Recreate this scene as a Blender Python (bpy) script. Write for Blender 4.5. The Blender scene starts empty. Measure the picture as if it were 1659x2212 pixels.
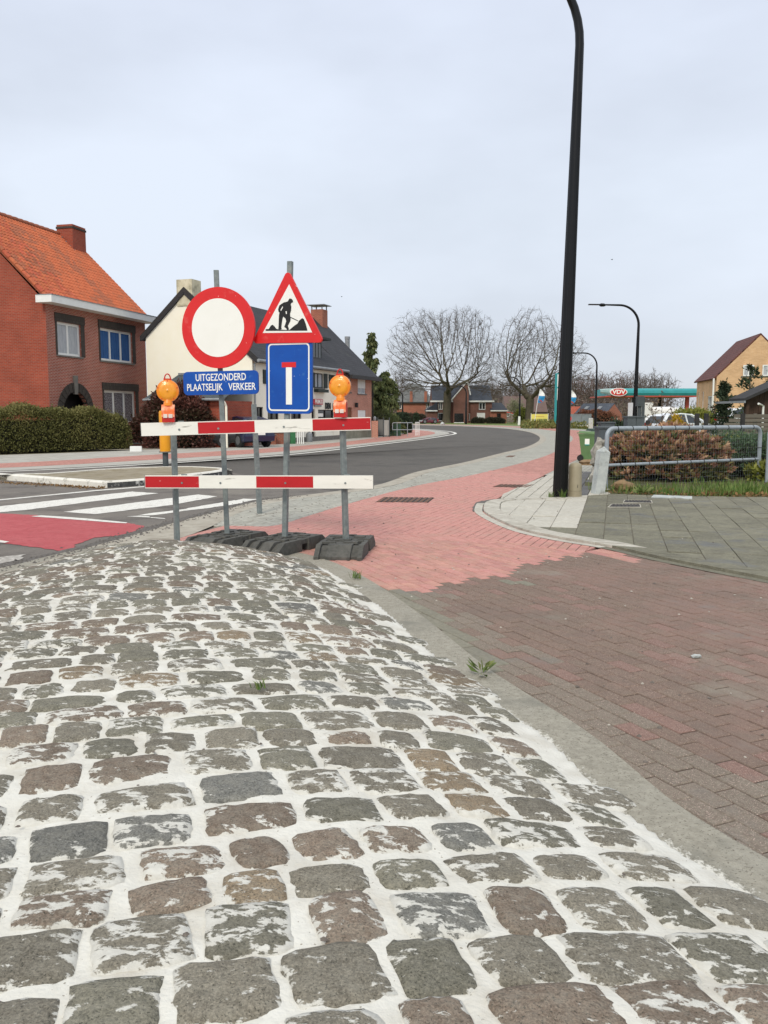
import bpy, bmesh, math, random
import numpy as np
from mathutils import Vector, Matrix
from mathutils.geometry import tessellate_polygon

# ------------------------------------------------------------------ camera, world, sun, exposure
scene = bpy.context.scene
COL = scene.collection
PITCH = math.radians(6.557)
CAMZ = 1.5
cam_data = bpy.data.cameras.new('camera')
cam = bpy.data.objects.new('camera', cam_data)
COL.objects.link(cam)
cam.location = (0, 0, CAMZ)
cam.rotation_euler = (math.radians(90) - PITCH, 0, 0)
cam_data.sensor_fit = 'VERTICAL'
cam_data.sensor_height = 24.0
cam_data.lens = 24.0 * 1853.0 / 2212.0
cam_data.clip_start = 0.05
cam_data.clip_end = 3000
scene.camera = cam

SUN_EL, SUN_AZ = 40.0, 196.0        # degrees; azimuth clockwise from +Y: behind the camera, a little left
scene.view_settings.view_transform = 'Standard'
scene.view_settings.look = 'None'
scene.view_settings.gamma = 1.0
scene.view_settings.use_curve_mapping = False
scene.view_settings.exposure = 0.28

world = bpy.data.worlds.new('World')
scene.world = world
world.use_nodes = True
wn = world.node_tree
wn.nodes.clear()
w_out = wn.nodes.new('ShaderNodeOutputWorld')
w_bg = wn.nodes.new('ShaderNodeBackground')
w_bg.inputs['Strength'].default_value = 0.1
w_sky = wn.nodes.new('ShaderNodeTexSky')
w_sky.sky_type = 'NISHITA'
w_sky.sun_disc = False
w_sky.sun_elevation = math.radians(SUN_EL)
w_sky.sun_rotation = math.radians(SUN_AZ)
w_tc = wn.nodes.new('ShaderNodeTexCoord')
w_sep = wn.nodes.new('ShaderNodeSeparateXYZ')
w_ramp = wn.nodes.new('ShaderNodeValToRGB')      # overcast deck: brighter towards the zenith
e = w_ramp.color_ramp.elements
e[0].position = 0.0; e[0].color = (0.62, 0.66, 0.72, 1)
e[1].position = 1.0; e[1].color = (0.98, 1.0, 1.0, 1)
for pos, colr in ((0.10, (0.625, 0.67, 0.75, 1)), (0.22, (0.64, 0.695, 0.78, 1)), (0.45, (0.655, 0.71, 0.83, 1))):
    q = w_ramp.color_ramp.elements.new(pos); q.color = colr
w_noise = wn.nodes.new('ShaderNodeTexNoise')
w_noise.inputs['Scale'].default_value = 1.9
w_noise.inputs['Detail'].default_value = 5
w_noise.inputs['Roughness'].default_value = 0.5
w_map = wn.nodes.new('ShaderNodeMapping')
w_map.inputs['Scale'].default_value = (1, 1, 2.4)
w_nr = wn.nodes.new('ShaderNodeMapRange')
w_nr.inputs['From Min'].default_value = 0.36
w_nr.inputs['From Max'].default_value = 0.64
w_nr.inputs['To Min'].default_value = 8.75
w_nr.inputs['To Max'].default_value = 10.75
w_mul = wn.nodes.new('ShaderNodeVectorMath'); w_mul.operation = 'SCALE'
w_mix = wn.nodes.new('ShaderNodeMix'); w_mix.data_type = 'RGBA'
w_mix.inputs[0].default_value = 0.93
L = wn.links.new
L(w_tc.outputs['Generated'], w_sep.inputs[0])
L(w_sep.outputs['Z'], w_ramp.inputs[0])
L(w_tc.outputs['Generated'], w_map.inputs[0]); L(w_map.outputs[0], w_noise.inputs['Vector'])
L(w_noise.outputs['Fac'], w_nr.inputs[0])
L(w_ramp.outputs[0], w_mul.inputs[0]); L(w_nr.outputs[0], w_mul.inputs['Scale'])
L(w_sky.outputs[0], w_mix.inputs[6]); L(w_mul.outputs[0], w_mix.inputs[7])
L(w_mix.outputs[2], w_bg.inputs['Color']); L(w_bg.outputs[0], w_out.inputs['Surface'])

sun_data = bpy.data.lights.new('sun', 'SUN')
sun_data.energy = 1.5
sun_data.angle = math.radians(14)
sun_data.color = (1.0, 0.93, 0.80)
sun = bpy.data.objects.new('sun', sun_data)
COL.objects.link(sun)
_az, _el = math.radians(SUN_AZ), math.radians(SUN_EL)
_d = Vector((math.sin(_az) * math.cos(_el), math.cos(_az) * math.cos(_el), math.sin(_el)))
sun.rotation_euler = _d.to_track_quat('Z', 'Y').to_euler()

# ------------------------------------------------------------------ helpers
RND = random.Random(11)
NPR = np.random.default_rng(7)
_F, _CX, _CY = 1853.0, 829.5, 1106.0
_cp, _sp = math.cos(PITCH), math.sin(PITCH)
def G(px, py, z=0.0):
    """survey helper: the point of the plane z seen at a place of the photograph"""
    x, y = (px - _CX) / _F, (_CY - py) / _F
    r = (x, _cp + y * _sp, -_sp + y * _cp)
    t = (z - CAMZ) / r[2]
    return (r[0] * t, r[1] * t)
def A(px, py, Y):
    """survey helper: the point at distance Y (metres north of the camera) in that direction"""
    x, y = (px - _CX) / _F, (_CY - py) / _F
    r = (x, _cp + y * _sp, -_sp + y * _cp)
    t = Y / r[1]
    return Vector((r[0] * t, Y, CAMZ + r[2] * t))
def lin(c):
    out = []
    for v in c[:3]:
        v = v / 255.0
        out.append(v / 12.92 if v <= 0.04045 else ((v + 0.055) / 1.055) ** 2.4)
    return (out[0], out[1], out[2], 1.0)

MATS = {}
def M(name, c1, c2=None, scale=6.0, rough=0.8, bump=0.0, bscale=60.0, metal=0.0, rnd=0.0, spec=0.4,
      detail=5, c3=None, scale3=1.2, lo3=0.5, hi3=0.72, trans=0.0, coat=0.0, stretch=None, lo=0.35, hi=0.65, uv=False, hue=0.0, ground=None, speck=None):
    """procedural material: two tones by noise, optional third tone in stains, bump, per-object variation"""
    m = bpy.data.materials.new(name); m.use_nodes = True
    n, l = m.node_tree.nodes, m.node_tree.links.new
    b = n['Principled BSDF']
    b.inputs['Roughness'].default_value = rough
    b.inputs['Metallic'].default_value = metal
    b.inputs['Specular IOR Level'].default_value = spec
    if coat: b.inputs['Coat Weight'].default_value = coat
    if trans: b.inputs['Transmission Weight'].default_value = trans
    tc = n.new('ShaderNodeTexCoord')
    src = tc.outputs['UV' if uv else 'Object']
    oi = n.new('ShaderNodeObjectInfo')
    if rnd or hue:
        add = n.new('ShaderNodeVectorMath'); add.operation = 'ADD'
        sc = n.new('ShaderNodeMath'); sc.operation = 'MULTIPLY'; sc.inputs[1].default_value = 37.0
        l(oi.outputs['Random'], sc.inputs[0]); l(src, add.inputs[0]); l(sc.outputs[0], add.inputs[1]); src = add.outputs[0]
    if stretch:
        mp = n.new('ShaderNodeMapping'); mp.inputs['Scale'].default_value = stretch; l(src, mp.inputs[0]); src = mp.outputs[0]
    col = None
    if c2 is None and not rnd and c3 is None:
        b.inputs['Base Color'].default_value = c1
    else:
        nz = n.new('ShaderNodeTexNoise'); nz.inputs['Scale'].default_value = scale; nz.inputs['Detail'].default_value = detail
        nz.inputs['Roughness'].default_value = 0.6; l(src, nz.inputs['Vector'])
        mr = n.new('ShaderNodeMapRange'); mr.inputs[1].default_value = lo; mr.inputs[2].default_value = hi; l(nz.outputs['Fac'], mr.inputs[0])
        mx = n.new('ShaderNodeMix'); mx.data_type = 'RGBA'; mx.inputs[6].default_value = c1; mx.inputs[7].default_value = c2 or c1
        l(mr.outputs[0], mx.inputs[0]); col = mx.outputs[2]
        if c3 is not None:
            n3 = n.new('ShaderNodeTexNoise'); n3.inputs['Scale'].default_value = scale3; n3.inputs['Detail'].default_value = 8
            n3.inputs['Roughness'].default_value = 0.65; l(src, n3.inputs['Vector'])
            m3 = n.new('ShaderNodeMapRange'); m3.inputs[1].default_value = lo3; m3.inputs[2].default_value = hi3; l(n3.outputs['Fac'], m3.inputs[0])
            x3 = n.new('ShaderNodeMix'); x3.data_type = 'RGBA'; x3.inputs[7].default_value = c3
            l(m3.outputs[0], x3.inputs[0]); l(col, x3.inputs[6]); col = x3.outputs[2]
        if rnd or hue:
            hs = n.new('ShaderNodeHueSaturation')
            rr = n.new('ShaderNodeMapRange'); rr.inputs[3].default_value = 1 - rnd; rr.inputs[4].default_value = 1 + rnd
            l(oi.outputs['Random'], rr.inputs[0]); l(rr.outputs[0], hs.inputs['Value'])
            if hue:
                sc2 = n.new('ShaderNodeMath'); sc2.operation = 'MULTIPLY'; sc2.inputs[1].default_value = 7.31
                fr = n.new('ShaderNodeMath'); fr.operation = 'FRACT'; l(oi.outputs['Random'], sc2.inputs[0]); l(sc2.outputs[0], fr.inputs[0])
                rh = n.new('ShaderNodeMapRange'); rh.inputs[3].default_value = 0.5 - hue; rh.inputs[4].default_value = 0.5 + hue
                l(fr.outputs[0], rh.inputs[0]); l(rh.outputs[0], hs.inputs['Hue'])
            l(col, hs.inputs['Color']); col = hs.outputs[0]
        if speck:                                  # small pale and dark grains
            ns = n.new('ShaderNodeTexNoise'); ns.inputs['Scale'].default_value = speck[1]; ns.inputs['Detail'].default_value = 2; l(src, ns.inputs['Vector'])
            ms_ = n.new('ShaderNodeMapRange'); ms_.inputs[1].default_value = speck[2]; ms_.inputs[2].default_value = speck[3]; l(ns.outputs['Fac'], ms_.inputs[0])
            xs_ = n.new('ShaderNodeMix'); xs_.data_type = 'RGBA'; xs_.inputs[7].default_value = speck[0]; l(ms_.outputs[0], xs_.inputs[0]); l(col, xs_.inputs[6]); col = xs_.outputs[2]
        for gc, gs, g0, g1, gmax in (ground or ()):  # stains that run across the pieces
            ge = n.new('ShaderNodeNewGeometry'); ng = n.new('ShaderNodeTexNoise'); ng.inputs['Scale'].default_value = gs; ng.inputs['Detail'].default_value = 9; ng.inputs['Roughness'].default_value = 0.68
            l(ge.outputs['Position'], ng.inputs['Vector']); mg = n.new('ShaderNodeMapRange'); mg.inputs[1].default_value = g0; mg.inputs[2].default_value = g1; mg.inputs[4].default_value = gmax; l(ng.outputs['Fac'], mg.inputs[0])
            xg = n.new('ShaderNodeMix'); xg.data_type = 'RGBA'; xg.inputs[7].default_value = gc; l(mg.outputs[0], xg.inputs[0]); l(col, xg.inputs[6]); col = xg.outputs[2]
        l(col, b.inputs['Base Color'])
    if bump:
        bn = n.new('ShaderNodeTexNoise'); bn.inputs['Scale'].default_value = bscale; bn.inputs['Detail'].default_value = 6; l(src, bn.inputs['Vector'])
        bp = n.new('ShaderNodeBump'); bp.inputs['Strength'].default_value = bump; bp.inputs['Distance'].default_value = 0.01
        l(bn.outputs['Fac'], bp.inputs['Height']); l(bp.outputs[0], b.inputs['Normal'])
    MATS[name] = m
    return m

def brick_mat(name, c1, c2, mortar, bw=0.215, bh=0.065, ms=0.01, rough=0.85, var=0.3, bump=0.4, offset=0.5, stain=None, stain_lo=0.5, stain_hi=0.75, smooth=0.1):
    """brick courses on metre UVs"""
    m = bpy.data.materials.new(name); m.use_nodes = True
    n, l = m.node_tree.nodes, m.node_tree.links.new
    b = n['Principled BSDF']; b.inputs['Roughness'].default_value = rough; b.inputs['Specular IOR Level'].default_value = 0.25
    tc = n.new('ShaderNodeTexCoord')
    br = n.new('ShaderNodeTexBrick')
    br.offset = offset
    br.inputs['Scale'].default_value = 1.0
    br.inputs['Brick Width'].default_value = bw; br.inputs['Row Height'].default_value = bh
    br.inputs['Mortar Size'].default_value = ms; br.inputs['Mortar Smooth'].default_value = smooth; br.inputs['Bias'].default_value = 0.0
    br.inputs['Color1'].default_value = c1; br.inputs['Color2'].default_value = c2; br.inputs['Mortar'].default_value = mortar
    l(tc.outputs['UV'], br.inputs['Vector'])
    nz = n.new('ShaderNodeTexNoise'); nz.inputs['Scale'].default_value = 1.1; nz.inputs['Detail'].default_value = 7; l(tc.outputs['UV'], nz.inputs['Vector'])
    mr = n.new('ShaderNodeMapRange'); mr.inputs[1].default_value = 0.3; mr.inputs[2].default_value = 0.7
    mr.inputs[3].default_value = 1 - var; mr.inputs[4].default_value = 1 + var * 0.6; l(nz.outputs['Fac'], mr.inputs[0])
    hs = n.new('ShaderNodeHueSaturation'); l(mr.outputs[0], hs.inputs['Value']); l(br.outputs['Color'], hs.inputs['Color'])
    col = hs.outputs[0]
    if stain is not None:
        n3 = n.new('ShaderNodeTexNoise'); n3.inputs['Scale'].default_value = 0.7; n3.inputs['Detail'].default_value = 9; n3.inputs['Roughness'].default_value = 0.7
        l(tc.outputs['UV'], n3.inputs['Vector'])
        m3 = n.new('ShaderNodeMapRange'); m3.inputs[1].default_value = stain_lo; m3.inputs[2].default_value = stain_hi; l(n3.outputs['Fac'], m3.inputs[0])
        x3 = n.new('ShaderNodeMix'); x3.data_type = 'RGBA'; x3.inputs[7].default_value = stain; l(m3.outputs[0], x3.inputs[0]); l(col, x3.inputs[6]); col = x3.outputs[2]
    l(col, b.inputs['Base Color'])
    bp = n.new('ShaderNodeBump'); bp.inputs['Strength'].default_value = bump; bp.inputs['Distance'].default_value = 0.008; bp.invert = True
    l(br.outputs['Fac'], bp.inputs['Height']); l(bp.outputs[0], b.inputs['Normal'])
    MATS[name] = m
    return m

def leaf_mat(name, ca, cb, cc=None, rough=0.6, trans=0.25):
    """leaves: tone varies by leaf through a per-face random attribute"""
    m = bpy.data.materials.new(name); m.use_nodes = True
    n, l = m.node_tree.nodes, m.node_tree.links.new
    b = n['Principled BSDF']; b.inputs['Roughness'].default_value = rough; b.inputs['Specular IOR Level'].default_value = 0.3
    at = n.new('ShaderNodeAttribute'); at.attribute_name = 'tone'
    rp = n.new('ShaderNodeValToRGB'); el = rp.color_ramp.elements
    el[0].color = ca; el[1].color = cc or cb
    if cc: q = el.new(0.55); q.color = cb
    l(at.outputs['Fac'], rp.inputs[0]); l(rp.outputs[0], b.inputs['Base Color'])
    b.inputs['Subsurface Weight'].default_value = 0.0
    tr = n.new('ShaderNodeBsdfTranslucent'); l(rp.outputs[0], tr.inputs['Color'])
    mx = n.new('ShaderNodeMixShader'); mx.inputs[0].default_value = trans
    l(b.outputs[0], mx.inputs[1]); l(tr.outputs[0], mx.inputs[2])
    l(mx.outputs[0], n['Material Output'].inputs['Surface'])
    MATS[name] = m
    return m

class MB:
    """collects faces of one part"""
    def __init__(s): s.v = []; s.f = []; s.uv = []; s.mi = []; s.cur = 0; s.st = []
    def add(s, verts, faces, uvs=None):
        o = len(s.v); s.st.append((o, len(s.f))); s.v += [tuple(p) for p in verts]
        for k, f in enumerate(faces):
            s.f.append([o + i for i in f]); s.uv.append(uvs[k] if uvs else None); s.mi.append(s.cur)
        return s
    def quad(s, a, b, c, d, uv=None): return s.add([a, b, c, d], [[0, 1, 2, 3]], [uv] if uv else None)
    def box(s, c, d, rz=0.0, mtx=None):
        x, y, z = d[0] / 2, d[1] / 2, d[2] / 2
        pts = [(-x, -y, -z), (x, -y, -z), (x, y, -z), (-x, y, -z), (-x, -y, z), (x, -y, z), (x, y, z), (-x, y, z)]
        cs, sn = math.cos(rz), math.sin(rz)
        out = []
        for p in pts:
            if mtx is not None: q = mtx @ Vector(p)
            else: q = Vector((p[0] * cs - p[1] * sn, p[0] * sn + p[1] * cs, p[2]))
            out.append((q[0] + c[0], q[1] + c[1], q[2] + c[2]))
        dd = (d[0], d[1], d[2])
        def u(w, h): return [(0, 0), (w, 0), (w, h), (0, h)]
        return s.add(out, [[3, 2, 1, 0], [4, 5, 6, 7], [0, 1, 5, 4], [1, 2, 6, 5], [2, 3, 7, 6], [3, 0, 4, 7]],
                     [u(dd[0], dd[1]), u(dd[0], dd[1]), u(dd[0], dd[2]), u(dd[1], dd[2]), u(dd[0], dd[2]), u(dd[1], dd[2])])
    def b2(s, x0, x1, y0, y1, z0, z1):
        return s.box(((x0 + x1) / 2, (y0 + y1) / 2, (z0 + z1) / 2), (abs(x1 - x0), abs(y1 - y0), abs(z1 - z0)))
    def prism(s, poly, h0, h1, axis='z', off=0.0):
        """extrude a 2D outline; axis z: (x,y)->z, axis y: (x,z) along y, axis x: (y,z) along x"""
        n = len(poly)
        ar = sum(poly[i][0] * poly[(i + 1) % n][1] - poly[(i + 1) % n][0] * poly[i][1] for i in range(n))
        if ar < 0: poly = poly[::-1]
        def P(p, h):
            if axis == 'z': return (p[0], p[1], h)
            if axis == 'y': return (p[0], h, p[1])
            return (h, p[0], p[1])
        vs = [P(p, h0) for p in poly] + [P(p, h1) for p in poly]
        tris = tessellate_polygon([[Vector((p[0], p[1], 0)) for p in poly]])
        fs, uvs = [], []
        for t in tris:
            a = list(t)
            fs.append([i + n for i in a]); uvs.append([tuple(poly[i][:2]) for i in a])
            fs.append(a[::-1]); uvs.append([tuple(poly[i][:2]) for i in a[::-1]])
        for i in range(n):
            j = (i + 1) % n
            fs.append([i, j, j + n, i + n]); w = math.dist(poly[i], poly[j])
            uvs.append([(0, 0), (w, 0), (w, h1 - h0), (0, h1 - h0)])
        return s.add(vs, fs, uvs)
    def sheet(s, poly, z):
        tris = tessellate_polygon([[Vector((p[0], p[1], 0)) for p in poly]])
        fs = []
        for t in tris:
            a = list(t); p, q, r = (poly[i] for i in a)
            if (q[0] - p[0]) * (r[1] - p[1]) - (q[1] - p[1]) * (r[0] - p[0]) < 0: a = a[::-1]
            fs.append(a)
        return s.add([(p[0], p[1], z) for p in poly], fs, [[tuple(poly[i][:2]) for i in f] for f in fs])
    def tube(s, pts, rad, n=8, caps=True):
        pts = [Vector(p) for p in pts]
        if not isinstance(rad, (list, tuple)): rad = [rad] * len(pts)
        vs, fs = [], []
        prev = None
        for i, p in enumerate(pts):
            t = (pts[min(i + 1, len(pts) - 1)] - pts[max(i - 1, 0)]).normalized()
            if prev is None:
                ref = Vector((0, 0, 1)) if abs(t.z) < 0.9 else Vector((1, 0, 0))
                u = t.cross(ref).normalized()
            else:
                u = (prev - t * prev.dot(t)).normalized()
            prev = u
            w = t.cross(u)
            for k in range(n):
                a = 2 * math.pi * k / n
                vs.append(p + (u * math.cos(a) + w * math.sin(a)) * rad[i])
        for i in range(len(pts) - 1):
            for k in range(n):
                a, b = i * n + k, i * n + (k + 1) % n
                fs.append([a, b, b + n, a + n])
        if caps:
            fs.append(list(range(n))[::-1]); fs.append([(len(pts) - 1) * n + k for k in range(n)])
        return s.add(vs, fs)
    def lathe(s, prof, n=16, c=(0, 0, 0), axis='z'):
        vs, fs = [], []
        for r, h in prof:
            for k in range(n):
                a = 2 * math.pi * k / n
                if axis == 'z': vs.append((c[0] + r * math.cos(a), c[1] + r * math.sin(a), c[2] + h))
                elif axis == 'y': vs.append((c[0] + r * math.cos(a), c[1] + h, c[2] + r * math.sin(a)))
                else: vs.append((c[0] + h, c[1] + r * math.cos(a), c[2] + r * math.sin(a)))
        for i in range(len(prof) - 1):
            for k in range(n):
                a, b = i * n + k, i * n + (k + 1) % n
                f = [a, b, b + n, a + n]
                fs.append(f if axis != 'y' else f[::-1])
        fs.append(list(range(n))[::-1]); fs.append([(len(prof) - 1) * n + k for k in range(n)])
        return s.add(vs, fs)
    def build_each(s, name, mats, parent=None, smooth=False):
        """one object for every piece added"""
        out = []
        for k, (v0, f0) in enumerate(s.st):
            v1, f1 = s.st[k + 1] if k + 1 < len(s.st) else (len(s.v), len(s.f))
            q = MB(); q.v = s.v[v0:v1]; q.f = [[i - v0 for i in f] for f in s.f[f0:f1]]; q.uv = s.uv[f0:f1]; q.mi = s.mi[f0:f1]
            out.append(q.build(name, mats, parent, smooth))
        return out
    def mesh(s, name, mats, smooth=False):
        me = bpy.data.meshes.new(name)
        me.from_pydata(s.v, [], s.f)
        if any(u is not None for u in s.uv):
            ul = me.uv_layers.new(name='UVMap')
            flat = []
            for f, u in zip(s.f, s.uv):
                if u is None: u = [(s.v[i][0], s.v[i][1]) for i in f]
                for q in u: flat += [q[0], q[1]]
            ul.data.foreach_set('uv', flat)
        for m in (mats if isinstance(mats, (list, tuple)) else [mats]): me.materials.append(m)
        if any(s.mi): me.polygons.foreach_set('material_index', s.mi)
        if smooth:
            me.polygons.foreach_set('use_smooth', [True] * len(me.polygons))
            if smooth == 'angle':
                me.set_sharp_from_angle(angle=math.radians(38))
        me.update()
        return me
    def build(s, name, mats, parent=None, smooth=False, loc=None, rz=None):
        o = bpy.data.objects.new(name, s.mesh(name, mats, smooth))
        COL.objects.link(o)
        if parent is not None: o.parent = parent
        if loc is not None: o.location = loc
        if rz is not None: o.rotation_euler = (0, 0, rz)
        return o

def tag(o, label=None, cat=None, group=None, kind=None):
    if label: o['label'] = label
    if cat: o['category'] = cat
    if group: o['group'] = group
    if kind: o['kind'] = kind
    return o
def thing(name, label, cat, loc=(0, 0, 0), rz=0.0, group=None):
    o = bpy.data.objects.new(name, None); COL.objects.link(o)
    o.location = loc; o.rotation_euler = (0, 0, rz)
    o.empty_display_size = 0.1
    return tag(o, label, cat, group)
def inst(mesh_obj, parent, loc=(0, 0, 0), rz=0.0, scale=None, name=None):
    o = mesh_obj.copy() if not isinstance(mesh_obj, bpy.types.Mesh) else bpy.data.objects.new(name, mesh_obj)
    COL.objects.link(o); o.parent = parent; o.location = loc; o.rotation_euler = (0, 0, rz)
    if scale: o.scale = scale
    return o
def dup(root, loc, rz=None, label=None, scale=None):
    """a copy of a thing with its parts and their pieces"""
    r = root.copy(); COL.objects.link(r); r.location = loc
    if rz is not None: r.rotation_euler = (0, 0, rz)
    if scale: r.scale = (scale, scale, scale)
    if label: r['label'] = label
    for ch in list(root.children):
        c = ch.copy(); COL.objects.link(c); c.parent = r
        for g in list(ch.children):
            d = g.copy(); COL.objects.link(d); d.parent = c
    return r
def structure(o, label=None):
    o['kind'] = 'structure'
    if label: o['label'] = label
    return o

# ---- plane curves
def crv(pts, n=8):
    P = [np.array(p, float) for p in pts]
    P = [2 * P[0] - P[1]] + P + [2 * P[-1] - P[-2]]
    out = []
    for i in range(1, len(P) - 2):
        for k in range(n):
            t = k / n
            out.append(0.5 * ((2 * P[i]) + (P[i + 1] - P[i - 1]) * t + (2 * P[i - 1] - 5 * P[i] + 4 * P[i + 1] - P[i + 2]) * t * t
                              + (3 * P[i] - P[i - 1] - 3 * P[i + 1] + P[i + 2]) * t ** 3))
    out.append(P[-2])
    return [tuple(p) for p in out]
def arc_s(c):
    s = [0.0]
    for a, b in zip(c, c[1:]): s.append(s[-1] + math.dist(a, b))
    return s
def resample(c, n):
    s = arc_s(c); tot = s[-1]; out = []; j = 0
    for k in range(n):
        t = tot * k / (n - 1)
        while j < len(s) - 2 and s[j + 1] < t: j += 1
        u = (t - s[j]) / max(1e-9, s[j + 1] - s[j])
        out.append((c[j][0] + (c[j + 1][0] - c[j][0]) * u, c[j][1] + (c[j + 1][1] - c[j][1]) * u))
    return out
def offset(c, d):
    """shift a polyline to its right-hand side by d"""
    out = []
    for i, p in enumerate(c):
        a, b = c[max(0, i - 1)], c[min(len(c) - 1, i + 1)]
        t = (b[0] - a[0], b[1] - a[1]); ln = math.hypot(*t) or 1
        out.append((p[0] + t[1] / ln * d, p[1] - t[0] / ln * d))
    return out
def strip(name, ca, cb, z, mat, n=80, parent=None, z2=None):
    a, b = resample(ca, n), resample(cb, n)
    mb = MB(); sa = arc_s([((p[0] + q[0]) / 2, (p[1] + q[1]) / 2) for p, q in zip(a, b)])
    for i in range(n - 1):
        w0, w1 = math.dist(a[i], b[i]), math.dist(a[i + 1], b[i + 1])
        z_ = z if z2 is None else z2
        qd = [(*a[i], z), (*b[i], z_), (*b[i + 1], z_), (*a[i + 1], z)]
        uv = [(sa[i], 0), (sa[i], w0), (sa[i + 1], w1), (sa[i + 1], 0)]
        cr = (b[i][0] - a[i][0]) * (b[i + 1][1] - a[i][1]) - (b[i][1] - a[i][1]) * (b[i + 1][0] - a[i][0])
        if cr < 0: qd, uv = qd[::-1], uv[::-1]
        mb.quad(*qd, uv=uv)
    return mb.build(name, mat, parent)
def inside(p, poly):
    x, y = p; c = False; j = len(poly) - 1
    for i in range(len(poly)):
        xi, yi = poly[i]; xj, yj = poly[j]
        if (yi > y) != (yj > y) and x < (xj - xi) * (y - yi) / (yj - yi) + xi: c = not c
        j = i
    return c
def clip_convex(subj, clip):
    """the part of an outline that lies in a convex counter-clockwise outline"""
    out = subj
    for i in range(len(clip)):
        a, b = clip[i], clip[(i + 1) % len(clip)]
        ex, ey = b[0] - a[0], b[1] - a[1]
        inp, out = out, []
        if not inp: return []
        d = [ex * (p[1] - a[1]) - ey * (p[0] - a[0]) for p in inp]
        for k in range(len(inp)):
            p, q, dp, dq = inp[k - 1], inp[k], d[k - 1], d[k]
            if (dp >= 0) != (dq >= 0):
                t = dp / (dp - dq); out.append((p[0] + (q[0] - p[0]) * t, p[1] + (q[1] - p[1]) * t))
            if dq >= 0: out.append(q)
    cl = []
    for p in out:
        if not cl or math.dist(p, cl[-1]) > 1e-4: cl.append(p)
    return cl
def area(poly):
    return 0.5 * sum(poly[i][0] * poly[(i + 1) % len(poly)][1] - poly[(i + 1) % len(poly)][0] * poly[i][1] for i in range(len(poly)))

def pave(parent, region, ang, lx, ly, top, depth, gap, mat_of, name, origin=(0, 0), bond=0.5, limit=300, jit=0.002, stuff_name=None, tilt=0.0):
    """lay single paving pieces over a region; pieces that the border cuts get their own outline"""
    cs, sn = math.cos(ang), math.sin(ang)
    loc = [((x - origin[0]) * cs + (y - origin[1]) * sn, -(x - origin[0]) * sn + (y - origin[1]) * cs) for x, y in region]
    if area(loc) < 0: loc = loc[::-1]
    x0, x1 = min(p[0] for p in loc), max(p[0] for p in loc)
    y0, y1 = min(p[1] for p in loc), max(p[1] for p in loc)
    shared = {}
    pieces = []
    for r in range(math.floor(y0 / ly) - 1, math.ceil(y1 / ly) + 1):
        sh = (r % 2) * bond * lx + RND.uniform(-0.015, 0.015) * lx * bool(bond)
        for c in range(math.floor(x0 / lx) - 2, math.ceil(x1 / lx) + 1):
            ax, ay = c * lx + sh, r * ly
            q = [(ax + gap / 2, ay + gap / 2), (ax + lx - gap / 2, ay + gap / 2), (ax + lx - gap / 2, ay + ly - gap / 2), (ax + gap / 2, ay + ly - gap / 2)]
            if q[1][0] < x0 or q[0][0] > x1 or q[2][1] < y0 or q[0][1] > y1: continue
            near = [p for p in loc if q[0][0] - 1e-6 < p[0] < q[1][0] + 1e-6 and q[0][1] - 1e-6 < p[1] < q[2][1] + 1e-6]
            ins = [inside(p, loc) for p in q]
            if not any(ins) and not near: continue
            full = all(ins) and not near
            pl = q if full else clip_convex(loc, q)
            if len(pl) < 3 or abs(area(pl)) < 0.05 * lx * ly: continue
            cx, cy = sum(p[0] for p in pl) / len(pl), sum(p[1] for p in pl) / len(pl)
            w = (origin[0] + cx * cs - cy * sn, origin[1] + cx * sn + cy * cs)
            pieces.append((math.hypot(*w), w, full, [(p[0] - cx, p[1] - cy) for p in pl]))
    pieces.sort(key=lambda t: t[0])
    out, rest = [], {}
    def shape(mb, pl, ox=0, oy=0, dz=0, a=0):
        ch = min(0.006, 0.06 * min(lx, ly))
        n = len(pl); ca, sa = math.cos(a), math.sin(a)
        inn = []
        for p in pl:
            ln = math.hypot(*p) or 1
            k = max(0.0, 1 - ch * 1.3 / ln); inn.append((p[0] * k, p[1] * k))
        T = lambda p, z: (ox + p[0] * ca - p[1] * sa, oy + p[0] * sa + p[1] * ca, z + dz)
        vs = [T(p, 0) for p in inn] + [T(p, -ch * 0.7) for p in pl] + [T(p, -depth) for p in pl]
        fs = [list(range(n))] + [[n + i, n + (i + 1) % n, (i + 1) % n, i] for i in range(n)] + [[2 * n + i, 2 * n + (i + 1) % n, n + (i + 1) % n, n + i] for i in range(n)]
        mb.add(vs, fs)
    for k, (d, w, full, pl) in enumerate(pieces):
        mat = mat_of(w)
        dz = RND.uniform(-jit, jit)
        if k < limit:
            if full:
                key = mat.name
                if key not in shared:
                    mb = MB(); shape(mb, pl); shared[key] = mb.mesh(name, mat)
                me = shared[key]
            else:
                mb = MB(); shape(mb, pl); me = mb.mesh(name, mat)
            o = bpy.data.objects.new(name, me); COL.objects.link(o); o.parent = parent
            o.location = (w[0], w[1], top + dz)
            o.rotation_euler = (RND.uniform(-tilt, tilt), RND.uniform(-tilt, tilt), ang + RND.uniform(-0.006, 0.006))
            out.append(o)
        else:
            rest.setdefault(mat.name, (mat, MB()))[1]
            shape(rest[mat.name][1], pl, w[0], w[1], top + dz, ang)
    for mat, mb in rest.values():
        o = mb.build(stuff_name or (name + '_field'), mat, parent); o['kind'] = 'stuff'
    return out

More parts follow.
